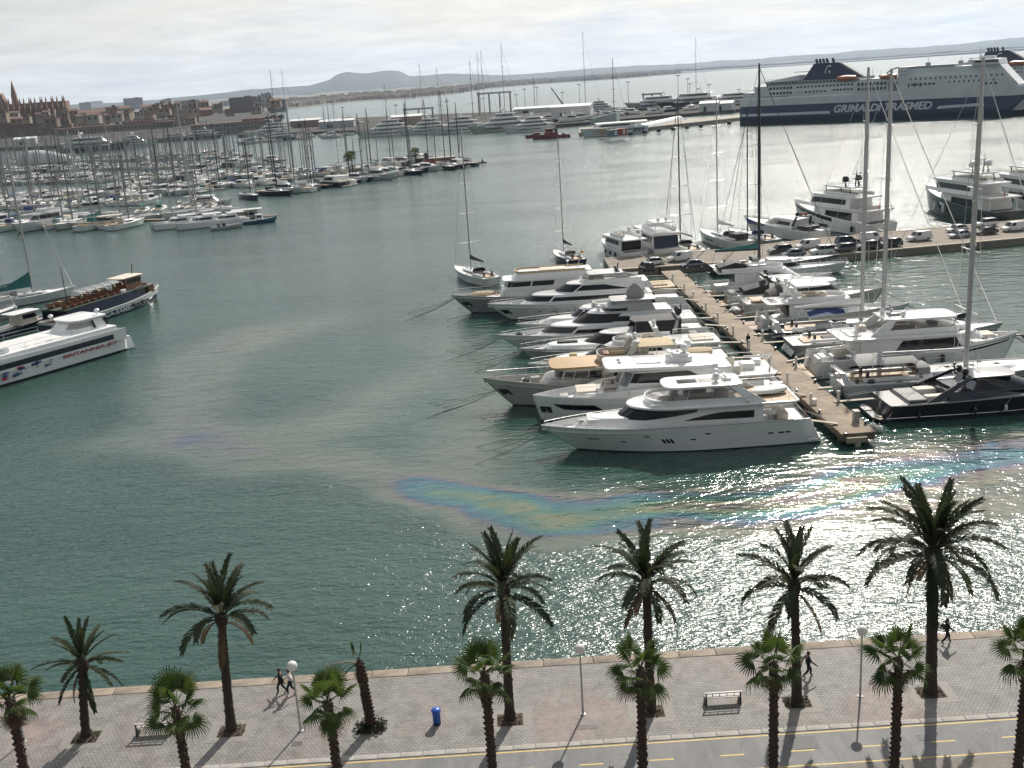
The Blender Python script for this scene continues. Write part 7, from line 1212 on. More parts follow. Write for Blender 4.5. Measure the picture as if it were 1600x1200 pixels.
    wins(19,31,7,20.0,-12.62,1.3,1.5,a2); wins(19,31,7,17.2,-12.92,1.3,1.3,a1); wins(14,30,12,15.4,-12.92,.8,.6,a1); wins(35,54,10,20.1,-12.62,1.2,.9,a2); wins(40,51,6,17.2,-12.92,1.2,.9,a1); wins(34,38,3,17.1,-12.92,.5,.5,a1); wins(56,66,6,17.6,-12.92,1.3,1.0,a1); wins(56,66,6,20.2,-12.62,1.3,1.,a2); wins(20,66,24,22.6,-11.82,1.,.8,a3)
    wins(70,84.5,8,19.8,-13.17,1.3,1.7,c1); wins(70,84.5,8,17.2,-13.17,1.3,1.7,c1); wins(72,90,8,18.2,-11.62,1.4,1.6,m1); wins(98,144,19,21.2,-13.02,.75,1.0,f1); wins(118,140,10,18.8,-13.02,.75,1.0,f1); wins(99,110,6,18.3,-13.02,1.4,1.0,f1); wins(97,103,3,18.0,-13.02,.8,2.0,f1); wins(134,141,4,17.0,-13.02,1.2,1.2,f1); wins(93,95,2,25.5,-12.82,.6,.6,f1); wins(93,95,2,23.5,-12.82,.6,.6,f1)
    b.rails([(2,-12.6,18.3),(4,-12.6,18.3),(6,-12.6,18.3),(9,-12.6,18.3)],1.2,.08); b.rails([(12+2.4*i,-12,23.8) for i in range(9)],1.2,.07); b.rails([(97+2.4*i,-11.4,26.6) for i in range(14)],1.2,.07)
    for x_, h_ in ((74,5),(79,4),(104,4),(121,3.5),(126,3)): b.part(MB().tube([(x_,0,22.6 if x_ < 90 else 26.6),(x_,0,(22.6 if x_ < 90 else 27.8)+h_)],.12,4).box((x_,0,(22.6 if x_ < 90 else 27.8)+.8),(2.4,2,1.6)),'deck_vent',fgrey)
    if letters:
        lt = mat('ferry_letter_white',(.74,.75,.76),.5); side_text(b,'GRIMALDI TRASMED',56.3,Y-.03,4.9,53.5,lt,4.3,shear=.28,bold=.035,flip=True); side_text(b,'ROUTES OF HARMONY' if False else 'G',48.5,-5.25,25.2,3.6,lt,6.2,shear=.35,flip=True)
        g_ = b.o.children[-1]
        for v in g_.data.vertices: v.co.y = -lerp(5.5,4.8,(v.co.z-23.4)/9.2)-.06
        side_text(b,'TRASMED GLE',116,Y-.03,7.7,15,mat('ferry_letter_dim',(.30,.34,.42),.5),1.2,bold=.02,flip=True) if False else None
    else:
        g_ = side_text(b,'G',48.5,-5.25,25.2,3.6,mat('ferry_letter_white',(.74,.75,.76),.5),6.2,shear=.35,flip=True)
        for v in g_.data.vertices: v.co.y = -lerp(5.5,4.8,(v.co.z-23.4)/9.2)-.06
    return b
ferry('car_ferry','large ferry with dark blue hull, slanted lettering and blue funnel',(fs.x, fs.y), frz)
F2 = at_dist(1562,90,860)-fh*50; ferry('car_ferry','second ferry beyond the first, only its blue funnel and pale side showing',(F2.x, F2.y), frz, False)
# ---- funnel smoke
m, t, b_ = shader('funnel_smoke'); t.nodes.remove(b_); pv = nd(t,'ShaderNodeVolumePrincipled'); pv.inputs['Color'].default_value = (.8,.84,.86,1); pv.inputs['Density'].default_value = .012; t.links.new(pv.outputs[0], t.nodes['Material Output'].inputs['Volume'])
fp = fs+fh*47; q = MB(); rs = random.Random(8); rows = []
for i in range(9):
    u = i/8; r_ = lerp(1.6, 6.5, u); c = fp+fh*(u*38)+Vector((0,0,35+9*u**.6-WL*0+WL)); rows.append([c+Vector((math.cos(a)*r_*.6, math.cos(a)*r_*.5, math.sin(a)*r_*.7))*rs.uniform(.8,1.2) for a in [k*math.pi/5 for k in range(10)]])
q.loft(rows).build('funnel_smoke', m, smooth=60, kind='stuff', label='thin bluish smoke drifting from the ferry funnel')

# ================================================================ land, city, shipyard
landm = mat('harbour_concrete',(.10,.094,.085),.9,spec=.05,var=.2,vscale=.02); scrub = mat('coast_scrub',(.10,.105,.07),.9,col2=(.22,.19,.15),vscale=.004,detail=8)
def land(name, pix, z, m, label, th=6.):
    o_ = [(p.x, p.y) for p in (gp(x_, y_, WL) for x_, y_ in pix)]; return MB().prism(o_, z-th, z).build(name, m, smooth=0, kind='structure', label=label)
land('city_ground', [(-260,246),(130,231),(260,222),(385,206),(438,186),(432,178),(380,172),(250,176),(-260,208)], 1.8, landm, 'waterfront land below the old town')
land('shipyard_quay', [(372,215),(560,208),(700,203),(800,199),(868,200),(905,197),(1150,176),(1420,150),(1420,140),(1150,166),(830,176),(560,187),(400,198)], 1.2, landm, 'long shipyard quay crowded with yachts')
land('shipyard_jetty', [(905,213),(990,207),(1160,188.5),(1160,184),(985,200.5),(905,205)], 1.0, mat('jetty_stone',(.34,.30,.25),.85,var=.2,vscale=.05), 'low stone jetty in front of the shipyard')
def pos(px, py, z=1.8): p = gp(px, py, z); return p, math.hypot(p.x, p.y)
# buildings
tints = [tuple(c*.72 for c in t_) for t_ in [(.42,.33,.24),(.36,.25,.18),(.48,.42,.34),(.30,.22,.17),(.50,.46,.40),(.34,.17,.12),(.44,.36,.28)]]
roofm = mat('terracotta_roof',(.19,.10,.07),.85,var=.2,vscale=.3); winm = mat('dark_window',(.03,.03,.035),.3)
def building(x0, x1, yt, yb, tint, label, roof='flat', rz=0., nwin=(5,3), depth=None, D=None, grp=None):
    xm = (x0+x1)/2
    if D: p = at_dist(xm, yb, D); zb = p.z
    else: p, D = pos(xm, yb); zb = 1.8
    zt = at_dist(xm, yt, D).z; h = max(4, zt-zb); w_ = (x1-x0)*D/F; dp = depth or min(w_, 25); az = math.atan2(p.x, p.y); o = empty('town_building', (p.x, p.y+dp/2, zb-3), -az+rz, label, 'building', grp)
    MB().box((0,0,(h+3)/2),(w_,dp,h+3)).build('wall', mat('wall_%.2f_%.2f' % (tint[0],tint[1]), tint, .85, var=.15, vscale=.1), o, 0)
    if roof == 'gable': MB().loft([[(-w_/2-.5,-dp/2-.5,h+3),(w_/2+.5,-dp/2-.5,h+3),(w_/2+.5,dp/2+.5,h+3),(-w_/2-.5,dp/2+.5,h+3)],[(-w_/2-.5,-.1,h+3+dp*.2),(w_/2+.5,-.1,h+3+dp*.2),(w_/2+.5,.1,h+3+dp*.2),(-w_/2-.5,.1,h+3+dp*.2)]]).build('roof', roofm, o, 0)
    else: MB().box((0,0,h+3.3),(w_+.6,dp+.6,.6)).box((w_*.2,0,h+4.6),(w_*.25,dp*.3,2.2)).build('roof', roofm if tint[0] < .4 else mat('flat_roof',(.36,.33,.29),.85,var=.2), o, 0)
    nx, nz = nwin; wm = MB().box((0,0,0),(w_/nx*.34,.3,h/nz*.45)).mesh('window', winm, 0)
    for i in range(nx):
        for j in range(nz): obj('window', wm, o, (-w_/2+w_*(i+.5)/nx, -dp/2-.05, 3+h*(j+.5)/nz))
    return o
LB = [(104,122,173,205,(.46,.36,.25),'pale tan block just right of the cathedral','flat'),(108,165,176,197,(.44,.31,.20),'long sand coloured palace with hipped roof beside the cathedral','gable'),(126,141,160,176,(.36,.21,.16),'reddish block with small tower behind the palace','flat'),(143,160,158,170,(.40,.24,.18),'pink stepped block above the rooftops','flat'),(196,222,153,172,(.22,.09,.07),'dark red tower block rising over the old town','flat'),(165,200,170,190,(.40,.30,.22),'brown row of houses above the harbour road','gable'),(200,240,176,196,(.38,.28,.20),'tan houses beside a clump of trees','flat'),(223,262,166,184,(.44,.36,.28),'cream houses below the grey tower','gable'),(254,268,155,172,(.46,.44,.41),'pale tower with dark side','flat'),(275,310,157,172,(.20,.18,.17),'dark grey office block with sloping top','flat'),(268,300,170,184,(.42,.33,.25),'low tan terrace under the office block','flat'),(262,305,172,192,(.18,.10,.08),'dark brown long block near the waterfront','flat'),(312,345,166,176,(.46,.36,.26),'yellowish low houses between two office blocks','flat'),(344,361,158,167,(.55,.54,.52),'small white rounded hall','flat'),(361,398,152,176,(.17,.09,.075),'big brown office block with wide windows','flat'),(367,394,148,153,(.12,.08,.07),'dark roof storey of the brown office block','flat'),(397,410,151,176,(.28,.23,.20),'grey brown tower beside the brown office block','flat'),(409,424,146,168,(.40,.35,.29),'cream apartment tower near the shore','flat'),(418,446,157,172,(.10,.11,.13),'dark glass conference hall with sloping roof','flat'),(300,430,192,204,(.34,.30,.26),'low stone warehouse along the channel','flat'),(95,260,196,206,(.33,.27,.20),'long sandstone sea wall below the palace','flat'),(240,300,186,198,(.38,.30,.22),'tan waterfront building above the quay','flat'),(0,30,178,205,(.36,.26,.18),'brown arcaded house below the cathedral','gable'),(-30,12,160,190,(.38,.23,.17),'reddish tower house in front of the cathedral','gable')]
for i, (x0,x1,yt,yb,tn,lb,rf_) in enumerate(LB): building(x0,x1,yt,yb,tuple(c*.78 for c in tn),lb,rf_, rz=random.Random(i).uniform(-.15,.15), nwin=(max(2,int((x1-x0)/5)), max(1,int((yb-yt)/6))))
rb = random.Random(11)
tname = ('tan','brown','cream','dark brown','pale cream','brick red','sandy')
def house_kind():
    k = rb.randrange(7); rf_ = rb.choice(('flat','gable')); return tints[k], 'small %s house with a %s roof among the old town rooftops' % (tname[k], 'flat' if rf_ == 'flat' else 'pitched'), rf_
for i in range(70):
    x_ = rb.uniform(-20,440); hb_ = 156-.03*x_; yb = 193-.055*x_+rb.uniform(-10,6); wd = rb.uniform(7,18); hh = rb.uniform(5,11); building(x_,x_+wd,yb-hh,yb,*house_kind(),rb.uniform(-.4,.4),(2,1),D=rb.uniform(1250,1700),grp='small houses of the old town')
for o_ in [o_ for o_ in COL.objects if o_.get('group') == 'small houses of the old town']: o_['group'] = o_['label'].replace('house','houses')
# cathedral
p, D = pos(52,212); sc = D/F; az = math.atan2(p.x, p.y); cath = empty('cathedral',(p.x,p.y,1.8),-az+R(-14),'gothic sandstone cathedral with buttresses and pinnacles above the harbour','cathedral')
cst = mat('cathedral_stone',(.31,.20,.14),.9,col2=(.20,.125,.09),vscale=.12,detail=7); cdk = mat('cathedral_shadow_stone',(.20,.12,.09),.9,var=.2,vscale=.2)
zt = at_dist(60,160,D).z-1.8; Wc = 108*sc; X0, X1 = -70*sc, 50*sc
MB().box(((X0+X1)/2,12,zt*.5-4),(X1-X0,24,zt+8)).build('nave_wall',cst,cath,0); MB().box(((X0+X1)/2,0,zt*.30),(X1-X0+4,14,zt*.6)).build('aisle_wall',cst,cath,0); MB().box(((X0+X1)/2,-7,4),(X1-X0+10,6,16)).build('terrace_wall',cst,cath,0)
nb = 17; but = MB().box((0,0,zt*.42),(1.5,5.,zt*.84+6)).box((0,1.2,zt*.93),(1.1,2.2,zt*.16)).mesh('buttress',cst,0); pin = MB().loft([[(-.9,-.9,0),(.9,-.9,0),(.9,.9,0),(-.9,.9,0)],[(-.8,-.8,3),(.8,-.8,3),(.8,.8,3),(-.8,.8,3)],[(-.06,-.06,8.5),(.06,-.06,8.5),(.06,.06,8.5),(-.06,.06,8.5)]]).mesh('pinnacle',cst,0); rec = MB().box((0,0,0),(2.4,.5,zt*.34)).mesh('window_recess',cdk,0); ars = MB().box((0,0,0),(1.3,.6,zt*.22)).mesh('window_recess',cdk,0)
for i in range(nb):
    x_ = lerp(X0+2, X1-1.5, i/(nb-1)); bo = obj('buttress',but,cath,(x_,-8.6,0)); obj('pinnacle',pin,bo,(0,1.2,zt*.98))
    if i < nb-1: obj('window_recess',rec,cath,(x_+(X1-X0)/(nb-1)/2,-.3,zt*.70)); obj('window_recess',ars,cath,(x_+(X1-X0)/(nb-1)/2,-7.2,zt*.32))
    if i % 2 == 0: obj('pinnacle',pin,cath,(x_,1.0,zt-1))
gx = -34*sc; zg = at_dist(12,150,D).z-1.8
for x_, hh in ((-20*sc,at_dist(17,125,D).z-1.8),(-52*sc,at_dist(0,130,D).z-1.8)): MB().box((x_,16,hh*.37),(6,6,hh*.74)).loft([[(x_-3,13,hh*.74),(x_+3,13,hh*.74),(x_+3,19,hh*.74),(x_-3,19,hh*.74)],[(x_-.15,15.8,hh),(x_+.15,15.8,hh),(x_+.15,16.2,hh),(x_-.15,16.2,hh)]]).build('tower',cst,cath,0)
MB().loft([[(-50*sc,8,zt*.6),(-22*sc,8,zt*.6),(-22*sc,22,zt*.6),(-50*sc,22,zt*.6)],[(-36.5*sc,8,zg+4),(-35.5*sc,8,zg+4),(-35.5*sc,22,zg+4),(-36.5*sc,22,zg+4)]]).build('west_gable',cst,cath,0)
# trees of the waterfront
tl = leaf_mat('city_tree_leaf',(.016,.026,.014),(.040,.052,.028),(1.,1.,1.))
def city_tree(px, py, h, w_, label, grp, seed):
    p, D = pos(px, py); rnd = random.Random(seed); o = empty('city_tree',(p.x,p.y,1.5),0,label,'tree',grp); MB().tube([(0,0,-.5),(.2,0,h*.5),(0,.2,h*.8)],.4,6,r2=.12).build('trunk',bark,o); q = MB()
    for k in range(260):
        a = rnd.uniform(0,6.28); v = rnd.uniform(-1,1); r_ = rnd.random()**.4*(1-.3*abs(v)); bump = 1+.25*math.sin(3*a+seed)*math.cos(4*v); c = Vector((math.cos(a)*r_*w_/2*bump*math.sqrt(1-v*v*.8), math.sin(a)*r_*w_/2*bump*math.sqrt(1-v*v*.8), h*.62+v*h*.4)); d1 = Vector((rnd.uniform(-1,1),rnd.uniform(-1,1),rnd.uniform(-1,1))).normalized()*rnd.uniform(.5,1.1); d2 = d1.cross(Vector((rnd.random(),rnd.random(),1))).normalized()*.7
        q.add([c-d1,c+d2,c+d1,c-d2],[(0,1,2,3)])
    q.build('crown',tl,o,0)
for i, (px,py,h,w_) in enumerate(((57,211,18,11),(78,209,17,9),(85,206,11,8),(30,208,10,12),(18,210,9,12),(8,212,9,11),(42,212,8,10),(237,189,15,14),(246,190,12,12),(255,188,10,10),(320,182,13,14),(332,181,14,14),(345,180,12,14),(355,181,10,12),(310,184,10,10),(428,190,8,11),(440,188,7,10),(418,192,7,9),(98,207,8,9),(185,200,8,9),(195,199,9,8))): city_tree(px,py,h,w_,('tall dark cypress like tree below the cathedral' if i < 2 else 'dark bushy tree on the city waterfront'),('tall trees below the cathedral' if i < 2 else 'trees of the city waterfront'),i)
# superyachts
def superyacht(label, L, hm, stern, rz, tiers=3, mastm=None):
    b = Boat('superyacht', label, 'superyacht'); k = L/45.; b.place(stern, rz); b.hull(hm, whitedeck, .8*k, L=L, B=8.6*k, fa=3.4*k, ff=5.6*k, rake=.1, full=2.4, wfull=1.8, sheer=1.6, draft=1., nt=16); z = 3.2*k; xa, xf = 4*k, 35*k
    for i in range(tiers):
        h = b.tier(xa, xf, (3.8-.45*i)*k, z, z+2.5*k, rake=3*k, nose=5*k, e=2.2, nn=5); b.win(h,.08,1.,.38,.80,n=14); b.slab(xa-2.5*k, xf-2*k, (4.0-.45*i)*k, z+2.5*k, .25*k, nose=5*k, e=2.2, name='deck_edge'); z += 2.75*k; xa += 4*k; xf -= 4.5*k
    b.arch(xa+2*k,2.2*k,z,2.*k); b.part(MB().tube([(xa+2*k,0,z+1.5*k),(xa+1.4*k,0,z+5.5*k)],.25*k,6,r2=.08).box((xa+1.8*k,0,z+3.4*k),(.3,3*k,.25)),'radar_mast',mastm or white)
    for sg in (1,-1): b.radome(xa+3.2*k,sg*1.6*k,z+2.*k,.8*k)
    b.hwin(.3,.75,1.9*k,2.5*k,10); return b
for i, (px, py, L, hm, rz, lb) in enumerate(((562,216,46,HW,202,'white superyacht with long sloping bow at the shipyard'),(628,212,42,HW,204,'white superyacht second along the shipyard quay'),(676,211,44,HW,203,'white superyacht berthed between two others at the shipyard'),(738,209,48,[boot,putty,whitedeck],203,'pale grey superyacht with dark anchor pocket at the shipyard'),(792,209,38,HW,204,'white superyacht beside the red tug'),(386,216,45,HW,196,'white superyacht near the shore trees'),(407,222,30,[boot,navy,white],194,'dark hulled yacht in front of the white superyacht'),(512,203,40,HW,200,'white yacht half behind the shipyard sheds'))):
    p = gp(px, py, WL); h_ = Vector((math.cos(R(rz)), math.sin(R(rz)),0)); superyacht(lb, L, hm, (p.x-h_.x*L*.92, p.y-h_.y*L*.92), R(rz))
for i, (px, py, L, hm, rz, lb) in enumerate(((930,176,34,HW,185,'white yacht standing ashore beside the white shed'),(1020,171,50,[boot,greyh,white],188,'grey superyacht standing ashore in the yard'),(1075,169,56,[boot,blackh,white],188,'black superyacht standing ashore in the yard'),(1140,165,46,[boot,white,white],188,'white superyacht ashore beside the tall mast'),(150,236,58,[boot,navy,white],5,'navy superyacht with white decks at the marina edge'),(215,229,36,HW,5,'white superyacht behind the navy one'),(310,218,40,[boot,blackh,white],192,'long black yacht at the channel quay'),(268,221,34,[boot,blackh,white],190,'black low yacht near the channel'))):
    p = gp(px, py, 1.2 if i < 4 else WL); h_ = Vector((math.cos(R(rz)), math.sin(R(rz)),0)); s_ = superyacht(lb, L, hm, (p.x-h_.x*L*.5, p.y-h_.y*L*.5), R(rz), 2 if hm is not HW else 3)
    if i < 4: s_.o.location.z = 2.2
# shipyard sheds, lifts and other gear
shw = mat('shed_white',(.66,.66,.64),.6,var=.08,vscale=.1); shg = mat('shed_grey',(.40,.42,.42),.6,var=.1,vscale=.1)
def shed(px0, px1, yt, yb, label, kind='box', m=None, dp=18):
    p, D = pos((px0+px1)/2, yb, 1.2); w_ = (px1-px0)*D/F; h = max(2.5, at_dist((px0+px1)/2, yt, D).z-1.2); o = empty('boat_shed',(p.x,p.y+dp/2,1.2),-math.atan2(p.x,p.y)+R(-8),label,'shed'); m = m or shw
    if kind == 'arch': MB().loft([[(x_, dp/2*math.cos(a), h*(.55+.45*math.sin(a)) if math.sin(a) > 0.01 else 0) for a in [k*math.pi/8 for k in range(9)]] for x_ in (-w_/2, w_/2)]).build('shell', m, o)
    elif kind == 'wedge': MB().loft([[(-w_/2,-dp/2,0),(w_/2,-dp/2,0),(w_/2,dp/2,0),(-w_/2,dp/2,0)],[(-w_/2,-dp/2,h*.5),(w_/2,-dp/2,h),(w_/2,dp/2,h),(-w_/2,dp/2,h*.5)]]).build('shell', m, o, 0)
    else: MB().box((0,0,h/2),(w_,dp,h)).build('wall', m, o, 0); MB().loft([[(-w_/2-.4,-dp/2-.4,h),(w_/2+.4,-dp/2-.4,h),(w_/2+.4,dp/2+.4,h),(-w_/2-.4,dp/2+.4,h)],[(-w_/2-.4,-.2,h+1.6),(w_/2+.4,-.2,h+1.6),(w_/2+.4,.2,h+1.6),(-w_/2-.4,.2,h+1.6)]]).build('roof', shw, o, 0); MB().box((-w_*.2,-dp/2-.1,h*.3),(w_*.15,.2,h*.6)).build('door', blackp, o, 0)
shed(866,926,166,188,'large white boat shed in the shipyard'); shed(903,925,171,186,'small white shed with dark badge before the large one','box'); shed(928,968,176,193,'grey wedge shaped tent shed by the jetty','wedge',shg); shed(806,866,169,176,'long low white workshop behind the yachts'); shed(1098,1125,161,174,'white square shed with a dark badge beside the white superyacht','box',None,12); shed(500,552,189,200,'long grey roofed hall behind the shipyard yachts','box',shg); shed(455,500,188,199,'brick coloured low hall at the shipyard end','box',mat('brick_hall',(.30,.2,.16),.8,var=.2)); shed(612,660,182,196,'beige office building of the shipyard','box',mat('office_beige',(.42,.34,.26),.8,var=.15)); shed(22,50,217,228,'long white storage tent behind the marina','box'); shed(845,885,182,187,'white tarpaulin covered store near the red tug','arch'); shed(1125,1150,161,172,'pale container stack at the far end of the yard')
p, D = pos(82,252,0.); rows = []
for i in range(13):
    u = i/12; k = math.sin(math.pi*clamp(u*.9+.06))**.45; hh = lerp(13,6,u)*k*D/1000*1.05; rows.append([((u-.5)*40, -7*k*math.cos(a)*-1, hh*math.sin(a)**.8 if math.sin(a) > 0 else 0) for a in [j*math.pi/8 for j in range(9)]])
MB().loft(rows).build('wrapped_yacht', mat('shrink_wrap',(.62,.62,.62),.35,var=.15,vscale=.2,bump=.6,bscale=.5), loc=(p.x-4,p.y,WL+.6), rz=R(-6), label='huge boat wrapped in white plastic behind the marina', cat='wrapped boat')
steel = mat('steel_pale',(.42,.43,.42),.6,var=.1)
def lift(px0, px1, yt, yb, label, n=2):
    p, D = pos((px0+px1)/2, yb, 1.2); w_ = (px1-px0)*D/F; h = at_dist((px0+px1)/2, yt, D).z-1.2; o = empty('travel_lift',(p.x,p.y,1.2),-math.atan2(p.x,p.y),label,'boat lift')
    for i in range(n+1):
        for y_ in (0,12): MB().box((-w_/2+w_*i/n,y_,h/2),(1.6,1.6,h)).build('leg', steel, o, 0)
    for y_ in (0,12): MB().box((0,y_,h),(w_+3,1.8,1.6)).build('beam', steel, o, 0)
    MB().box((-w_/2,6,h+1.2),(1.6,14,1.4)).build('cross_beam', steel, o, 0)
lift(750,798,145,178,'big pale portal lift standing over the shipyard yachts',3); lift(1006,1032,147,160,'smaller portal lift behind the yachts ashore',2); lift(634,676,170,186,'low portal lift behind the superyachts',2)
for i, (px, yb, yt) in enumerate(((808,176,150),(821,172,141),(880,170,146),(906,166,134),(982,164,130),(1075,158,125),(1078,158,133),(1108,156,134),(840,172,138),(700,186,160),(620,190,166),(538,196,170),(1060,160,120))):
    p, D = pos(px, yb, 1.2); h = at_dist(px, yt, D).z; o = empty('floodlight_mast',(p.x,p.y,1.2),0,'tall floodlight mast in the shipyard','light mast','floodlight masts of the shipyard'); MB().tube([(0,0,0),(0,0,h)],.35,6,r2=.2).build('pole', steel, o); MB().box((0,0,h),(4,1,.8)).build('lamp_head', steel, o, 0)
for i, (px, yb, yt, dk, lb) in enumerate(((915,163,50,1,'very tall dark mast of a sailing yacht in the shipyard'),(960,187,93,1,'dark mast of a yacht beside the wedge shed'),(1088,158,60,0,'tall pale mast behind the yard'),(790,190,68,0,'tall pale mast near the portal lift'),(740,190,96,1,'tall dark mast over the shipyard yachts'),(752,186,82,0,'pale mast beside the dark one'),(758,186,79,0,'second pale mast beside the dark one'),(836,172,122,1,'slanted dark mast behind the low workshop'),(662,190,100,0,'pale mast behind the superyachts'),(688,188,106,0,'pale mast over the shipyard quay'),(450,200,110,0,'pale mast by the shore trees'),(433,205,110,1,'dark mast by the shore trees'),(1148,175,146,0,'short mast beside the ferry stern'))):
    p, D = pos(px, yb, 1.); h = at_dist(px, yt, D).z; o = empty('yacht_mast',(p.x,p.y,1.),0,lb,'mast'); MB().tube([(0,0,0),(0,0,h)],.32,6,r2=.18).build('pole', carbonm if dk else silverm, o)
    for k in range(3): MB().tube([(-h*.05*(1-.2*k),0,h*(.3+.2*k)),(h*.05*(1-.2*k),0,h*(.3+.2*k))],.12,4).build('spreader', carbonm if dk else silverm, o)
    MB().tube([(h*.22,0,0),(0,0,h*.98)],.07,3).build('stay', carbonm, o)
p, D = pos(881,168,1.2); o = empty('mobile_crane',(p.x,p.y,1.2),0,'mobile crane with long black boom beside the white shed','crane'); T = at_dist(861,137,D); MB().tube([(0,0,2),(T.x-p.x,T.y-p.y,T.z-1.2)],.9,6,r2=.5).build('boom', blackp, o); MB().rbox((0,0,1.6),(9,3,2.2),.3).build('chassis', blackp, o); MB().tube([(T.x-p.x,T.y-p.y,T.z-1.2),(T.x-p.x+.5,T.y-p.y,4)],.1,3).build('cable', blackp, o)
# red tug, work boat, containers, jetty tarps
p = gp(838,219,WL); b = Boat('tug_boat','red harbour tug with dark hull lying off the shipyard','tug'); b.o.scale = (.72,)*3; b.place((p.x+20,p.y+10),R(188)); redh = mat('tug_red',(.26,.035,.025),.45,var=.25); b.hull([boot,redh,redh],mat('tug_deck',(.20,.05,.04),.7,var=.2),.8,L=32,B=10,fa=2.2,ff=4.4,rake=.05,draft=1.,sheer=2.2); h = b.tier(10,22,3.4,2.,5.,rake=1,nose=2,e=3,m=redh); b.win(h,.1,.6,.5,.8,n=4,split=4); h2 = b.tier(14,20,2.6,5.,8.,rake=.3,nose=1.5,e=3,m=redh,name='wheelhouse'); b.win(h2,.05,1.,.45,.9,n=16); b.part(MB().tube([(13,0,5),(12.6,0,12)],.3,6,r2=.1).box((12.8,0,9.5),(.3,3,.3)),'mast',redh); b.part(MB().box((11,1.8,6.2),(1.6,1.2,3)).box((11,-1.8,6.2),(1.6,1.2,3)),'funnel',blackp,sm=0); b.box((5,0,2.6),(2.4,2.4,1.6),'towing_winch',blackp)
p = gp(828,218,WL); b = Boat('tug_boat','smaller red boat tied alongside the harbour tug','tug'); b.o.scale = (.7,)*3; b.place((p.x+10,p.y+16),R(186)); b.hull([boot,redh,redh],greydeck,.6,L=18,B=5.5,fa=1.6,ff=2.8,rake=.05,draft=.8); h = b.tier(5,11,1.8,1.4,4.2,rake=.6,nose=1,e=3,m=redh); b.win(h,.1,1.,.5,.85,n=12)
p = gp(900,216,WL); b = Boat('work_boat','white workboat with painted letters on its side by the jetty','work boat'); b.place((p.x+42,p.y+10),R(190)); b.hull([boot,fwhite,fwhite],greydeck,.8,L=40,B=9,fa=4.2,ff=4.8,rake=.07,draft=1.); b.hwin(.05,.8,2.7,3.3,12,m=bluecv); h = b.tier(8,30,3.6,4.,6.6,rake=1.5,nose=3,e=3); b.win(h,.1,1.,.45,.8,n=16); b.slab(6,28,3.8,6.6,.3,nose=2,e=3); side_text(b,'7/12',9.5,4.6,1.0,7.,navy,2.4,bold=.05)
for i, (px, py, cl_, lb) in enumerate(((958,214,(.16,.19,.22),'dark blue container on the jetty'),(971,212,(.42,.06,.04),'red container with white mark on the jetty'),(945,211,(.34,.28,.18),'tan container between the workboat and the dark one'))):
    p, D = pos(px, py, 1.); o = empty('shipping_container',(p.x,p.y+3,1.),R(12),lb,'container'); MB().box((0,0,1.8),(5.5,4,3.6)).build('body', mat('container_%d' % i, cl_, .6, var=.2), o, 0); MB().box((1.2,-2.05,1.9),(1.2,.08,2.2)).build('mark', fwhite, o, 0)
for i, (a, b__, lb) in enumerate((((930,199),(1010,193),'long white covered stack lying along the jetty'),((1000,201),(1060,187),'second white covered stack further along the jetty'))):
    A, B_ = gp(*a,1.), gp(*b__,1.); d = B_-A; MB().loft([[(x_, 3.5*math.cos(t_), 2.6*math.sin(t_)) for t_ in [k*math.pi/6 for k in range(7)]] for x_ in (0, d.length)]).build('covered_stack', shw, loc=(A.x,A.y,1.), rz=math.atan2(d.y,d.x), label=lb, cat='covered stack')
for i in range(8):
    p = gp(985+22*i, 208.3-2.37*i, .4); MB().lathe([(.2,-.9),(1.2,-.9),(1.3,0),(1.2,.9),(.2,.9)],n=8).build('jetty_fender', rubber, loc=(p.x,p.y-.6,.2), label='black round fender on the jetty wall', cat='fender', group='fenders along the jetty')
# small craft and clutter ashore along the yard
for i in range(26):
    x_ = rb.uniform(860,1140); p = gp(x_, 194-.092*(x_-860)+rb.uniform(-6,-1), 1.2); src = rb.choice(MO); o = copy_tree(src,(p.x,p.y,1.6),R(rb.choice((10,190))),BASE[src.name]+' laid up ashore in the shipyard','ashore in the shipyard: '+BASE[src.name],rb.uniform(.9,1.5))
for i in range(16):
    x_ = rb.uniform(400,560); p = gp(x_, 224-.07*(x_-400), WL); src = rb.choice(MO+SB[:2]); copy_tree(src,(p.x,p.y+rb.uniform(0,60),WL),R(rb.uniform(190,210)),BASE[src.name]+' at the inner shipyard berths','inner shipyard berths: '+BASE[src.name],rb.uniform(1.,1.6))
# ================================================================ far coast, hills, haze
cst_pts = [(-300,196),(200,178),(438,171.5),(500,165),(560,158.5),(640,154.5),(648,153),(700,148),(760,139),(840,132),(960,124.2),(1060,115.9),(1160,108.2),(1300,98.4),(1420,89.6),(1600,76.8),(1700,70.2)]
def ridge(name, rows, m, label, seed, n=260, rough=1.):
    """rows: list of (polyline of pixel (x, y), distance fn) from shore to back"""
    q = MB(); P = []
    for i in range(n+1):
        px = lerp(-300,1700,i/n); col_ = []
        for (poly, dist) in rows:
            for (xa, ya), (xb, yb) in zip(poly, poly[1:]):
                if xa <= px <= xb: y = lerp(ya, yb, (px-xa)/(xb-xa)); break
            D_ = dist(px) if dist else None
            if D_ is None: g = gp(px, y, WL-.5); col_.append(g)
            else: g = at_dist(px, y, D_); g.z += rough*(mnoise.noise((px*.02,seed,D_*.001))*D_*.0009+mnoise.noise((px*.07,seed+3,0))*D_*.0005); col_.append(g)
        P.append(col_)
    q.grid(P); return q.build(name, m, smooth=60, kind='structure', label=label)
hor = lambda x_: 125-.0655*(x_-769)
Dh = lambda x_: clamp(lerp(8000, 13500, (x_+100)/1700), 8000, 13500)
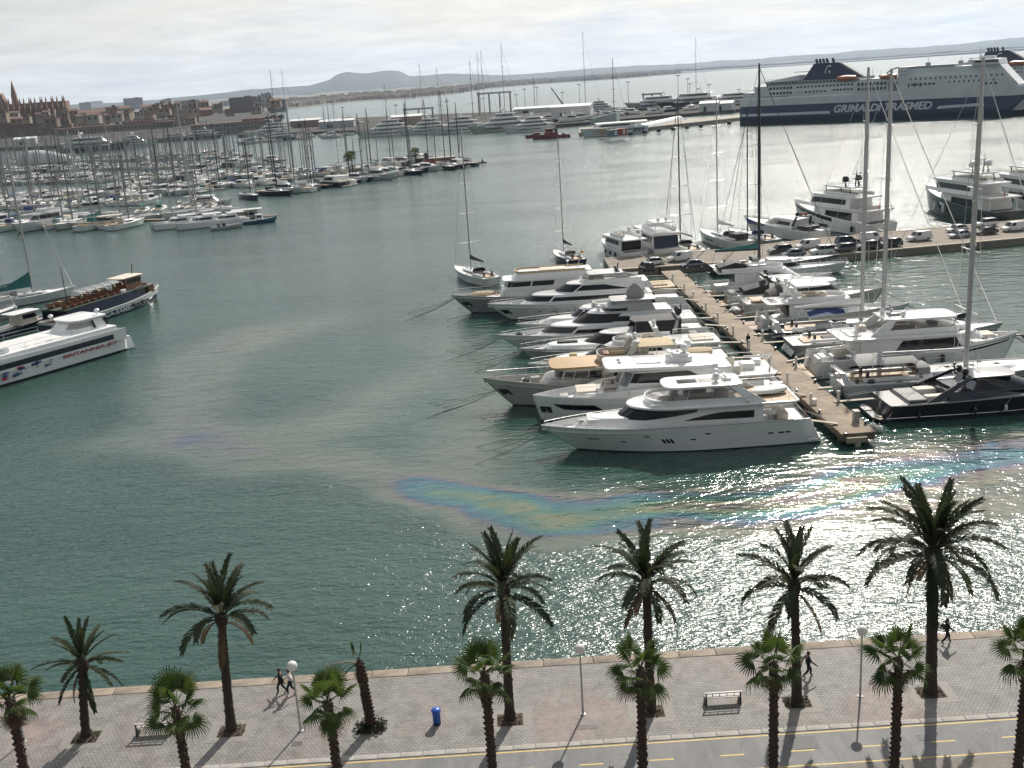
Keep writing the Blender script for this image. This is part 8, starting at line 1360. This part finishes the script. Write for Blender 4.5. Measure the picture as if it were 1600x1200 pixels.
top = [(-300,190),(0,172),(120,163),(220,158),(300,150),(380,141),(440,136),(485,133),(515,125),(528,116),(545,112),(565,114.5),(590,112.5),(605,110.5),(625,111.5),(640,119),(665,117),(700,114.5),(740,116),(790,117.5),(860,113),(960,104.5),(1050,100),(1140,94.5),(1240,86.5),(1300,83.5),(1370,76.5),(1440,73.5),(1500,68.5),(1600,58.5),(1700,53)]
mid = [(x_, lerp(y_, hor(x_)+3, .55)) for x_, y_ in top]; low_ = [(x_, hor(x_)+2.5) for x_, _ in top]
hillm = mat('far_hills',(.030,.042,.036),.95,col2=(.065,.065,.055),vscale=.0006,detail=8)
cdist = lambda x_: min(Dh(x_)*.6, math.hypot(*gp(clamp(x_,-300,1650), next(lerp(ya,yb,(x_-xa)/(xb-xa)) for (xa,ya),(xb,yb) in zip(cst_pts,cst_pts[1:]) if xa <= x_ <= xb), WL)[:2]))
ridge('hills', [(low_, lambda x_: Dh(x_)*.80), (mid, lambda x_: Dh(x_)*.9), (top, Dh), (low_, lambda x_: Dh(x_)*1.08)], hillm, 'blue hazy hills across the bay', 2.)
flat = [(x_, y_) for x_, y_ in cst_pts]
def shift(poly, k): return [(x_, lerp(y_, hor(x_)+1.2, k)) for x_, y_ in poly]
ridge('far_coast', [(flat, None), (shift(flat,.10), lambda x_: cdist(x_)*1.03), (shift(flat,.55), lambda x_: cdist(x_)*1.6), (shift(flat,.9), lambda x_: max(cdist(x_)*2.2, Dh(x_)*.82))], mat('far_coast_land',(.085,.085,.060),.95,col2=(.20,.17,.13),vscale=.002,detail=9), 'low coast with a distant town across the bay', 5., rough=.25)
tw = [MB(), MB()]
for i in range(2600):
    x_ = 440+rb.random()**1.1*620; c = cdist(x_); k = rb.random()**2; D_ = c*(1.04+.5*k); yc = next(lerp(ya,yb,(x_-xa)/(xb-xa)) for (xa,ya),(xb,yb) in zip(cst_pts,cst_pts[1:]) if xa <= x_ <= xb); g = at_dist(x_, lerp(yc, hor(x_)+1.2, .10+.42*k), D_); s_ = D_/3000; tw[rb.random() < .35].box((g.x,g.y,g.z+2),(rb.uniform(7,22)*s_,10,rb.uniform(6,14)*s_+4),rb.uniform(-.4,.4))
tw[0].build('distant_town', mat('far_town_pale',(.48,.42,.35),.8,var=.2,vscale=.01), smooth=0, kind='stuff', label='pale houses of the distant shore town'); tw[1].build('distant_town', mat('far_town_tan',(.30,.22,.17),.8,var=.2,vscale=.01), smooth=0, kind='stuff', label='brown houses of the distant shore town')
hz = bpy.data.materials.new('haze'); hz.use_nodes = True; t = hz.node_tree; t.nodes.remove(t.nodes['Principled BSDF']); pv = t.nodes.new('ShaderNodeVolumePrincipled'); pv.inputs['Color'].default_value = (.64,.80,1.,1); pv.inputs['Density'].default_value = 4.6e-5; pv.inputs['Anisotropy'].default_value = .4; t.links.new(pv.outputs[0], t.nodes['Material Output'].inputs['Volume'])
MB().box((0,7450,220),(40000,16900,452)).build('haze', hz, smooth=0, kind='stuff', label='pale sea haze over the bay')
